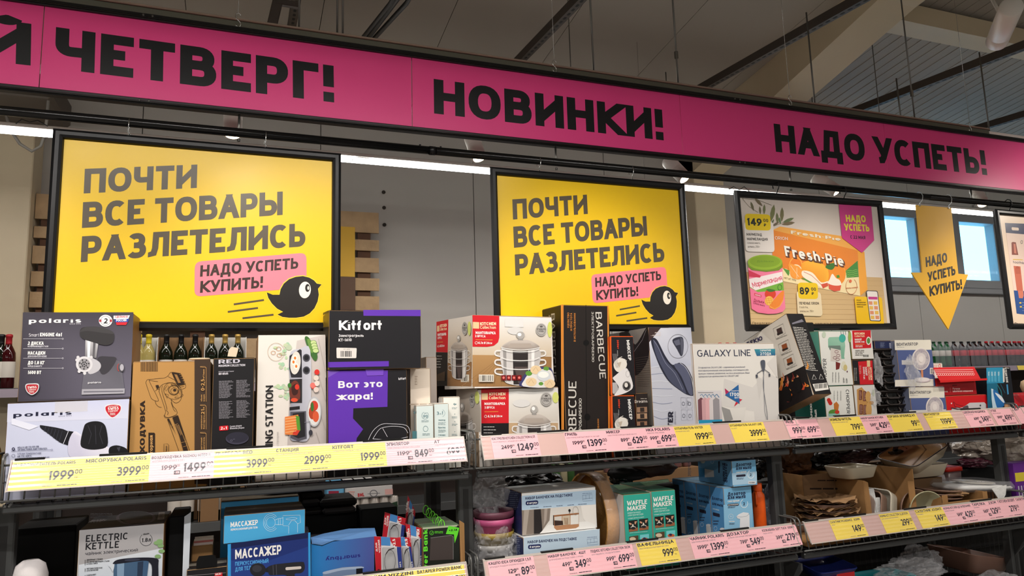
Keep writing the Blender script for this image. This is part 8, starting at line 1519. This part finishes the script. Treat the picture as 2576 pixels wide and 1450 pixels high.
for i in range(4):
    Y = 2.36+i*.088; o = px((c0.x, Y, c0.z)); e = px((at(1890, 1221.8, 2.36).x, Y, c0.z))
    k = Carton('dispenser_box', ['front soap dispenser box, lit blue, with a white dispenser', 'second soap dispenser box of the row, behind the front one', 'third soap dispenser box of the row, in shade', 'rearmost soap dispenser box of the row, in shade'][i], 'box', (o[0], o[1]), Y, 0, e[0], D2, .086, DB, (84, 146, 200), (120, 176, 214), zt=c0.z)
    if i == 0:
        p = k.F(); p.poly(qP(1280, 900, 1585, 880, 1590, 1190, 1290, 1190), (140, 192, 224)); p.T('Дозатор', cP(1325, 805), cP(1515, 788), 8, (34, 40, 70), .22, up=(0, -9)); p.T('для мыла', cP(1325, 840), cP(1515, 825), 8, (34, 40, 70), .22, up=(0, -9)); p.T('сенсорный', cP(1325, 872), cP(1450, 862), 5, WH, .22); p.rrect(qP(1322, 890, 1442, 882, 1444, 908, 1324, 916), 3, (44, 44, 62)); p.T('БЕСПРОВОДНОЙ', cP(1330, 908), cP(1436, 899), 2.6, WH, .2); p.lines(*cP(1325, 920), *cP(1410, 938), 2, (50, 60, 90), sl=-.06); p.ring(*cP(1500, 885), 9, 10.5, 1.8, (222, 236, 246), 22, -30, 250); p.T('2', cP(1490, 903), cP(1508, 902), 7, (34, 40, 70), .18); p.ring(*cP(1358, 1025), 6, 6.4, .8, (226, 238, 248), 16); p.T('5+', cP(1350, 1032), cP(1368, 1030), 3.6, (226, 238, 248), .18); p.lines(*cP(1336, 1072), *cP(1405, 1082), 1, WH, wd=.8); p.lines(*cP(1340, 1094), *cP(1400, 1110), 2, (50, 60, 90)); p.poly(qP(1415, 1025, 1440, 1000, 1490, 978, 1545, 985, 1556, 1010, 1560, 1200, 1450, 1200, 1455, 1050, 1430, 1045), (232, 234, 238)); p.line(qP(1415, 1026, 1470, 1030, 1530, 1018, 1552, 996), .8, (150, 156, 166)); p.done()
    P0_ = k.o; a_ = [px(P0_+k.ey*u+k.ez*v) for u, v in ((k.D, k.H), (0, k.H), (0, 0), (k.D, 0))]
    p = k.Lf(); dispside(p, a_); p.done('side_print')
ztop = k.top
k = Carton('dispenser_box', 'soap dispenser box lying on top of the row, lit front with round 2 mark', 'box', (1839.5, 1159.6), 2.345, 0, 1901, ztop+.001, .22, DB, (96, 150, 190), (60, 100, 140)); p = k.F()
p.poly(qP(1370, 560, 1636, 540, 1640, 665, 1378, 690), (170, 204, 226)); p.T('Дозатор', cP(1412, 488), cP(1578, 472), 7.4, (34, 40, 70), .22, up=(0, -8)); p.T('для мыла', cP(1414, 524), cP(1578, 512), 7.4, (34, 40, 70), .22, up=(0, -8)); p.T('сенсорный', cP(1415, 560), cP(1524, 550), 4.4, WH, .22); p.rrect(qP(1414, 578, 1516, 570, 1517, 594, 1415, 602), 3, (44, 44, 62)); p.lines(*cP(1420, 610), *cP(1500, 630), 2, (50, 60, 90), sl=-.06); p.ring(*cP(1572, 573), 8, 10, 1.8, (228, 238, 246), 22, -30, 250); p.T('2', cP(1562, 590), cP(1580, 588), 6.4, (34, 40, 70), .18); p.bars(*cP(1552, 652), *cP(1615, 668), (50, 50, 60), 10, 3, (222, 226, 230)); p.done()
p = k.Lf(); p.T('Дозатор', cP(1290, 450), cP(1300, 655), 7, (34, 40, 70), .2); p.T('для мыла', cP(1268, 448), cP(1275, 645), 7, (34, 40, 70), .2); p.poly(qP(1022, 505, 1078, 508, 1080, 602, 1024, 598), (60, 130, 180)); p.poly(qP(1078, 512, 1175, 530, 1180, 600, 1080, 604), (206, 206, 206)); p.rrect(qP(1225, 430, 1240, 432, 1240, 560, 1225, 556), 2, (44, 44, 62)); p.ring(*cP(1160, 430), 4, 6, .8, (200, 214, 224), 12); p.ell(*cP(1060, 430), 6, 6, (190, 200, 196), 10); p.lines(*cP(900, 400), *cP(935, 590), 14, (90, 120, 150)); p.done('side_print')
# orange bottle
q = at(1909, 1280, 2.43); t = thing('drink_bottle', 'bright orange drinking bottle with a loop handle beside the blue boxes', 'bottle', (q.x, q.y, D2)); M_or = mat('orange_rubber', (236, 92, 20), .42); R = .026
zt_ = at(1905, 1216, q.y).z-D2
b = MB(); b.lathe([(R*.9, 0), (R, .004), (R, zt_-.055), (R*.95, zt_-.045), (R*.62, zt_-.032), (R*.6, zt_-.028)], M_or, 28); b.build('body', t)
b = MB(); b.lathe([(R*.68, zt_-.03), (R*.70, zt_-.028), (R*.70, zt_-.001), (R*.66, zt_)], M_or, 28); b.build('cap', t)
b = MB(); b.tube([(-R*.75, -.012, zt_-.034), (-R*1.05, -.022, zt_-.045), (-R*1.05, -.022, zt_-.075), (-R*.9, -.016, zt_-.085)], .004, M_or, 8); b.build('handle', t)
q = at(1944, 1262, 2.46); crumple('plastic_bag', 'crumpled grey plastic bag at the right end behind the orange bottle', 'bag', (q.x, 2.50, D2+.10), (.045, .05, .115), mat('grey_bag', (120, 124, 132), .25, bump=.8, bscale=18), 8, .35, 5, flat=.098)
q = at(1925, 1175, 2.60); crumple('black_bag', 'black shiny bag above the grey bag, under the shelf', 'bag', (q.x, 2.64, q.z), (.07, .06, .05), BLKB, 9, .3, 4)
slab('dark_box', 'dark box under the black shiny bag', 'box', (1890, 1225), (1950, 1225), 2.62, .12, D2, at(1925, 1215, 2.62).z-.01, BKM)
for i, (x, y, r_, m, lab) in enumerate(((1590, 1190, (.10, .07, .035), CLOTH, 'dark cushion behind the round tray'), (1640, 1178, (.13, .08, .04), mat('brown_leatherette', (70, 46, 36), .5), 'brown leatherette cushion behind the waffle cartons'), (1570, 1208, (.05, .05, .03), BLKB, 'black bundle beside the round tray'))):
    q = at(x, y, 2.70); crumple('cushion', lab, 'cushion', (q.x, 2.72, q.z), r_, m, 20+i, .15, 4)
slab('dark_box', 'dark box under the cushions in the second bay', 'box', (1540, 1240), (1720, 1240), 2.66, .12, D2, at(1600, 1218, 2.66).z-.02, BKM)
# ---- middle shelf, third bay
cR, qR = cv(4.1429, 1960, 1100)
def panel(t, pts, Y0_, ey, m, nm='panel'): pass
# left big open carton of baking dishes
A = at(2174, 1210, 2.40); t = thing('display_carton', 'open brown carton of baking dishes with a cut-out front, middle of the third bay', 'carton', (A.x, 2.40, D2))
zt_ = A.z-D2; wR = at(2298, 1210, 2.40).x-A.x
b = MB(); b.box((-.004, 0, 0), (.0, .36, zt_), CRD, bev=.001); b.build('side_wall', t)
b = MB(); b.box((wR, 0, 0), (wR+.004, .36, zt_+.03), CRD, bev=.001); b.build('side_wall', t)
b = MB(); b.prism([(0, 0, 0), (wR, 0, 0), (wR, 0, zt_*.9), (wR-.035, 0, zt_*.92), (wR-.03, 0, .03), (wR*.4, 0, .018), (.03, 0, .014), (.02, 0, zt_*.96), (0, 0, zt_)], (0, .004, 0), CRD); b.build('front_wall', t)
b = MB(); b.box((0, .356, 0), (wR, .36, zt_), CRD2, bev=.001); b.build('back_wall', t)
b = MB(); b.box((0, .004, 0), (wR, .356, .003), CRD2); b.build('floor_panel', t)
WD = mat('warm_white_glaze', (222, 214, 196), .2, coat=.4); BR = mat('rosy_brown_glaze', (150, 120, 104), .3)
def stand(x, y, z, m, lab, rz=0, hx=.075, hy=.10, h=.05, tilt=-1.4): 
    return dish('baking_dish', lab, 'dish', MX.Translation((x, y, z)) @ MX.Rotation(rz, 4, 'Z') @ MX.Rotation(tilt, 4, 'Y'), hx, hy, h, m, r=.025, group='upright baking dishes in the carton')
stand(A.x+.19, 2.50, D2+.088, WD, 'warm white baking dish standing upright at the right of the carton', 0, hx=.08, h=.055)
stand(A.x+.13, 2.50, D2+.088, BR, 'rosy brown baking dish standing upright in the middle of the carton', 0, hx=.08, h=.05)
stand(A.x+.065, 2.50, D2+.088, BR, 'rosy brown baking dish standing behind the white foam sleeves', 0, hx=.08, h=.05)
FOAM = mat('white_foam_sleeve', (222, 222, 220), .6, bump=.5, bscale=40)
for i, (x0, w_, h_, s_) in enumerate(((.035, .03, .17, .3), (.075, .03, .13, -.25))):
    t = thing('foam_sleeve', ['left white foam sleeve hanging in the dish carton', 'right white foam sleeve hanging in the dish carton'][i], 'foam', (A.x+x0, 2.415, D2+.02)); b = MB(); n = 10; P = []
    for j in range(n): u = j/(n-1)*2-1; P.append((u*w_, .005*math.cos(u*12), 0))
    vs = [(x*(.35+.2*i), y, 0) for x, y, _ in P]+[(x+s_*.04, y, h_*.6) for x, y, _ in P]+[(x*.8+s_*.02, y, h_) for x, y, _ in P]; b.raw(vs, [(k_*n+j, k_*n+j+1, k_*n+n+j+1, k_*n+n+j) for k_ in range(2) for j in range(n-1)], FOAM, smooth=True)
    b.raw([(x, y+.003, z) for x, y, z in vs], [(k_*n+j, k_*n+n+j, k_*n+n+j+1, k_*n+j+1) for k_ in range(2) for j in range(n-1)], FOAM, smooth=True); b.build('sleeve', t)
q = at(2155, 1197, 2.47); dish('baking_dish', 'cream rectangular baking dish lying on the brown carton, left', 'dish', MX.Translation((q.x, 2.50, D2+zt_+.002)) @ MX.Rotation(.05, 4, 'Z'), .095, .075, .05, CERA, r=.03)
q = at(2200, 1225, 2.42)
# left dark carton (its long side)
q0 = at(1990, 1190, 2.62); q1 = at(2168, 1200, 2.42); t = thing('storage_carton', 'long dark brown open carton left of the dish carton, in shade', 'carton', (q0.x, 2.55, D2)); w_ = A.x-.012-q0.x; h_ = zt_+.02
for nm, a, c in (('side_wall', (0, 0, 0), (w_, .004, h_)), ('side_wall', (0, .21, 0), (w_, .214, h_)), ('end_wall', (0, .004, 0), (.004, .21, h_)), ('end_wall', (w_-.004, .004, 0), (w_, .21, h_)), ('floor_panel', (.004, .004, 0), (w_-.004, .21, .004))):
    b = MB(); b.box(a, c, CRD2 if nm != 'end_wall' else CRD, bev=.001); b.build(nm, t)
p = Print(t, (0, 2.5497, 0), (0, -1, 0), PM); p.lines(*cR(400, 440), *cR(720, 468), 1, (40, 28, 22)); p.lines(*cR(320, 520), *cR(660, 560), 1, (40, 28, 22)); p.done('carton_print')
# tilted and flat large dishes at the back
q = at(2290, 1150, 2.60); dish('baking_dish', 'large cream baking dish tilted up at the back, brown rimmed', 'dish', MX.Translation((q.x+.02, 2.60, D2+.262)) @ MX.Rotation(-.30, 4, 'Y') @ MX.Rotation(.22, 4, 'X') @ MX.Rotation(.1, 4, 'Z'), .15, .10, .055, CERA, CERR, r=.035, minn=mat('tan_glaze_inside', (160, 120, 76), .25, coat=.4))
q = at(2312, 1205, 2.60); dish('baking_dish', 'large cream baking dish lying flat below the tilted one', 'dish', MX.Translation((q.x+.01, 2.64, q.z+.01)), .14, .10, .06, CERA, CERR, r=.035)
slab('storage_carton', 'brown carton under the large baking dishes', 'carton', (2240, 1215), (2372, 1215), 2.56, .18, D2, at(2312, 1205, 2.60).z+.005, CRD2)
q = at(2390, 1185, 2.68); t = thing('lunch_box', 'red lidded box behind the dishes', 'box', (q.x, 2.70, D2)); b = MB(); loft(b, [(.05, .04, .015, 0), (.055, .045, .015, q.z-D2)], mat('cloudy_plastic', (110, 90, 90), .3)); b.build('box', t); b = MB(); loft(b, [(.06, .05, .015, q.z-D2), (.06, .05, .015, q.z-D2+.018), (.052, .042, .012, q.z-D2+.022)], mat('red_lid', (206, 40, 28), .35)); b.build('lid', t)
# bowls in brown paper, left of the carton
q = at(2100, 1290, 2.42)
for i in range(4):
    lathe_bowl('serving_bowl', ['lowest brown bowl of the paper wrapped stack', 'second bowl of the paper wrapped stack', 'third bowl of the paper wrapped stack', 'top bowl of the paper wrapped stack'][i], 'bowl', (q.x-.0, 2.465, D2+.022+i*.024), .098, .05, BR, 'bowls wrapped in brown paper')
    for j in range(2):
        t = thing('kraft_paper', 'crumpled sheet of brown paper between the stacked bowls left of the dish carton', 'paper', (q.x, 2.465, D2+.076+i*.024+j*.004), 'brown paper sheets between the bowls'); b = MB(); n, mR = 36, 4; vs = [(0, 0, 0)]; fs = []
        for a_ in range(1, mR+1):
            for k_ in range(n):
                u = k_*2*math.pi/n; rr = .125*a_/mR*(1+.18*_ns.noise((math.cos(u)*2+i*3+j, math.sin(u)*2, 5.0))); vs.append((rr*math.cos(u), rr*math.sin(u), .010*_ns.noise((rr*40*math.cos(u)+i, rr*40*math.sin(u)+j*5, 2.0))*(a_/mR)*2.6+.012*(a_/mR)**2))
        for k_ in range(n): fs.append((0, 1+k_, 1+(k_+1) % n))
        for a_ in range(mR-1):
            for k_ in range(n): fs.append((1+a_*n+k_, 1+(a_+1)*n+k_, 1+(a_+1)*n+(k_+1) % n, 1+a_*n+(k_+1) % n))
        b.raw(vs, fs, PAPER, smooth=False); b.build('sheet', t)
slab('carton_tray', 'low brown carton tray under the paper wrapped bowls', 'tray', (2030, 1305), (2160, 1290), 2.345, .20, D2+.001, D2+.02, CRD)
lathe_bowl('serving_bowl', 'dark bowl stack edge left of the paper wrapped bowls, in shade', 'bowl', (at(2010, 1260, 2.55).x, 2.56, D2+.002), .075, .06, BR)
# salad bowl on its side
q = at(2330, 1252, 2.39); R_ = (at(2330, 1229, 2.40).z-D2)/2; lathe_bowl('salad_bowl', 'cream salad bowl lying on its side facing out', 'bowl', MX.Translation((q.x+.006, 2.44, D2+R_)) @ MX.Rotation(math.pi/2+.10, 4, 'X') @ MX.Rotation(-.25, 4, 'Y') , R_, .06, mat('green_grey_glaze', (176, 172, 140), .22, coat=.4), th=.005)
lathe_bowl('salad_bowl', 'rosy grey bowl edge behind the cream salad bowl', 'bowl', MX.Translation((q.x-.016, 2.475, D2+R_)) @ MX.Rotation(math.pi/2+.06, 4, 'X') @ MX.Rotation(-.1, 4, 'Y'), R_, .05, BR)
# carton tray of plates
a0 = at(2366, 1262, 2.36).x; a1 = at(2480, 1250, 2.36).x; t = thing('carton_tray', 'brown carton tray of plates under the white foam pack', 'tray', (a0, 2.352, D2+.002)); w_ = a1-a0
for nm, a, c in (('front_wall', (0, 0, 0), (w_, .004, .108)), ('side_wall', (0, .004, 0), (.004, .25, .135)), ('side_wall', (w_-.004, .004, 0), (w_, .25, .135)), ('floor_panel', (.004, .004, 0), (w_-.004, .25, .003)), ('corner_post', (0, -.001, 0), (.035, .0, .14)), ('corner_post', (w_-.03, -.001, 0), (w_, .0, .137))):
    b = MB(); b.box(a, c, CRD, bev=.0008); b.build(nm, t)
for i in range(5): lathe_bowl('dinner_plate', ['lowest plate in the carton tray', 'second plate in the carton tray', 'third plate in the carton tray', 'fourth plate in the carton tray', 'top rosy plate in the carton tray'][i], 'plate', MX.Translation((a0+w_/2, 2.352+.13, D2+.066+i*.016)) @ MX.Rotation(.02*i, 4, 'Y'), .095, .014, BR, 'plates in the carton tray', base=.6)
crumple('kraft_paper', 'crumpled brown paper between the plates', 'paper', (a0+w_*.62, 2.352+.07, D2+.128), (.06, .03, .012), PAPER, 31, .5, 4)
q = at(2470, 1225, 2.46); t = thing('foam_plate_pack', 'flat pack of dishes in white foam and clear film above the plates', 'pack', MX.Translation((q.x-.02, 2.50, q.z-.01)) @ MX.Rotation(.06, 4, 'Y')); b = MB(); loft(b, [(.17, .09, .03, 0), (.185, .105, .04, .012), (.17, .09, .03, .022)], FOAM); b.build('foam', t); b = MB(); b.lathe([(.06, .024), (.085, .030), (.09, .034), (.085, .032), (.05, .027)], WD, 28, (0, -.01, 0)); b.build('dish', t)
b = MB(); loft(b, [(.19, .11, .04, -.004), (.195, .115, .045, .02), (.17, .10, .03, .040)], FILM2); b.build('film', t)
slab('storage_carton', 'brown carton holding up the foam dish pack', 'carton', (2420, 1240), (2560, 1235), 2.56, .10, D2, q.z-.03, CRD)
b = MB(); q = at(2520, 1245, 2.37); b.prism([(q.x-.06, 2.37, q.z+.03), (q.x+.04, 2.37, q.z+.04), (q.x+.02, 2.365, q.z), (q.x-.02, 2.362, q.z-.035), (q.x-.035, 2.365, q.z-.01)], (0, .003, 0), FOAM); local(t, b, 'foam_corner')
# bags at the back of the third bay
for i, (x, y, r_, m, lab) in enumerate(((2005, 1150, (.10, .05, .08), mat('brown_sheer_film', (110, 74, 50), .3, bump=.8, bscale=14), 'brown filmed bundle at the upright of the third bay'), (2070, 1155, (.10, .07, .05), BLKB, 'black bag at the back of the third bay'), (2150, 1150, (.14, .07, .045), mat('maroon_bag', (60, 30, 30), .4, bump=.8, bscale=20), 'maroon bundle in film at the back of the third bay'), (2230, 1130, (.12, .07, .04), BLKB, 'shiny black bag just under the shelf behind the tilted dish'),
    (2100, 1130, (.12, .06, .03), mat('grey_sheer_film', (90, 88, 88), .2, bump=1, bscale=20), 'grey sheer film bag touching the underside of the shelf'))):
    q = at(x, y, 2.72); crumple('bundled_bag', lab, 'bag', (q.x, 2.74, q.z), r_, m, 40+i, .3, 4)
slab('storage_carton', 'long brown carton under the bags at the back of the third bay', 'carton', (1990, 1200), (2250, 1200), 2.80, .05, D2, at(2100, 1178, 2.72).z, CRD2)
# fourth bay goods
for i, (x, y, Y, r_, m, lab) in enumerate(((2460, 1130, 2.80, (.16, .08, .06), mat('clear_grey_bag', (150, 142, 134), .2, bump=1, bscale=16), 'pale crumpled bags behind the third and fourth bay'), (2560, 1130, 2.5, (.08, .08, .07), mat('white_cloth_bag', (190, 180, 166), .5, bump=.8, bscale=16), 'whitish bag at the right edge under the top shelf'), (2450, 1165, 2.76, (.11, .05, .025), mat('plum_bag', (70, 20, 40), .4), 'plum coloured handles behind the upright'))):
    q = at(x, y, Y); crumple('bundled_bag', lab, 'bag', (q.x, Y, q.z), r_, m, 50+i, .35, 4)
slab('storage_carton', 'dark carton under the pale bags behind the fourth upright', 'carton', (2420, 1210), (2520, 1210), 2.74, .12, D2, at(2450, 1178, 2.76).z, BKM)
q = at(2566, 1200, 2.40); t = slab('toy_package', 'purple package with yellow top at the right edge of the middle shelf', 'package', (2553, 1200), (2610, 1200), 2.38, .06, D2, at(2553, 1166, 2.38).z, PR, L((96, 40, 130))); b = MB(); b.box((.002, -.001, .16), (.08, 0, .20), PR, L((214, 196, 60))); b.build('yellow_band', t)
b = MB()
for i in range(3): b.box((.01+i*.02, -.002, .02), (.018+i*.02, -.001, .14), PR, L((190, 180, 206)))
b.build('stripes', t)['kind'] = 'stuff'
# ---- bottom shelf
BT = mat('blue_tray', (30, 44, 110), .3, coat=.3); TT = mat('teal_tray', (30, 150, 160), .3); TB = mat('rosy_beige_tub', (140, 106, 92), .4)
q = at(2085, 1432, 2.42); dish('plastic_tray', 'dark blue plastic tray at the bottom of the photo', 'tray', MX.Translation((q.x, 2.45, q.z-.02)) @ MX.Rotation(.15, 4, 'X'), .105, .09, .04, BT, r=.03); k = Carton('food_packet', 'red printed packet lying on the blue tray', 'packet', (2105, 1440), 2.362, 0, 2150, at(2105, 1470, 2.36).z, .02, (196, 40, 44), (180, 30, 40), (196, 40, 44), flaps=False)
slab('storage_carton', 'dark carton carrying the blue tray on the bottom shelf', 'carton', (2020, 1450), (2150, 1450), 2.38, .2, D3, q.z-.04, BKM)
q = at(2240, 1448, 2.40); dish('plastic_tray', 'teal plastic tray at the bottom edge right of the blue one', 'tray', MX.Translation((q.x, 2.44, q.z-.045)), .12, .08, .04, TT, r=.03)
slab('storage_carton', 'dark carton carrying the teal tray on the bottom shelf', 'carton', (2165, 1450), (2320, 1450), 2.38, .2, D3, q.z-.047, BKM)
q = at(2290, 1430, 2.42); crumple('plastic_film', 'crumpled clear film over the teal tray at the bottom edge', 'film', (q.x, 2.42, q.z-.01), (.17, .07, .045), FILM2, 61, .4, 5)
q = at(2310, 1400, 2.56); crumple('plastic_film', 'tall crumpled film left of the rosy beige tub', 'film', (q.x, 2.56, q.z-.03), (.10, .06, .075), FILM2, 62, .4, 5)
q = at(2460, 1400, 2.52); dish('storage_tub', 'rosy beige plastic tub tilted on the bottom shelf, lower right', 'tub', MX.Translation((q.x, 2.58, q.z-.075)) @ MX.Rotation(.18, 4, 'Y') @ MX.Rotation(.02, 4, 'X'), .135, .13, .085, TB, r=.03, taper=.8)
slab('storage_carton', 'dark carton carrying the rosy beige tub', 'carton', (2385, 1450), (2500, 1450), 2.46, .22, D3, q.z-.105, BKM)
q = at(2500, 1445, 2.40); crumple('plastic_film', 'clear film bundle at the bottom right corner', 'film', (q.x, 2.40, q.z-.03), (.10, .06, .04), FILM2, 63, .4, 4)
q = at(2420, 1436, 2.39); 
# small things lying on top of cartons
q = at(584, 893, 2.42); t = thing('scoop', 'cream plastic scoop lying on top of the narrow black carton', 'scoop', (q.x, 2.44, at(584, 896, 2.42).z)); b = MB(); cm = mat('cream_plastic', (226, 206, 178), .4)
b.prism([(-.014, 0, 0), (.012, 0, -.002), (.018, 0, .026), (-.002, 0, .030), (-.010, 0, .022)], (0, .03, 0), cm); b.build('cup', t); b = MB(); b.box((-.004, .03, .004), (.004, .07, .008), cm, bev=.001); b.build('handle', t)
q = at(500, 906, 2.45); lathe_bowl('lid', 'pale round lid lying on top of the brown blower carton', 'lid', MX.Translation((q.x, 2.50, at(500, 906, 2.38).z+.001)), .032, .008, cm)
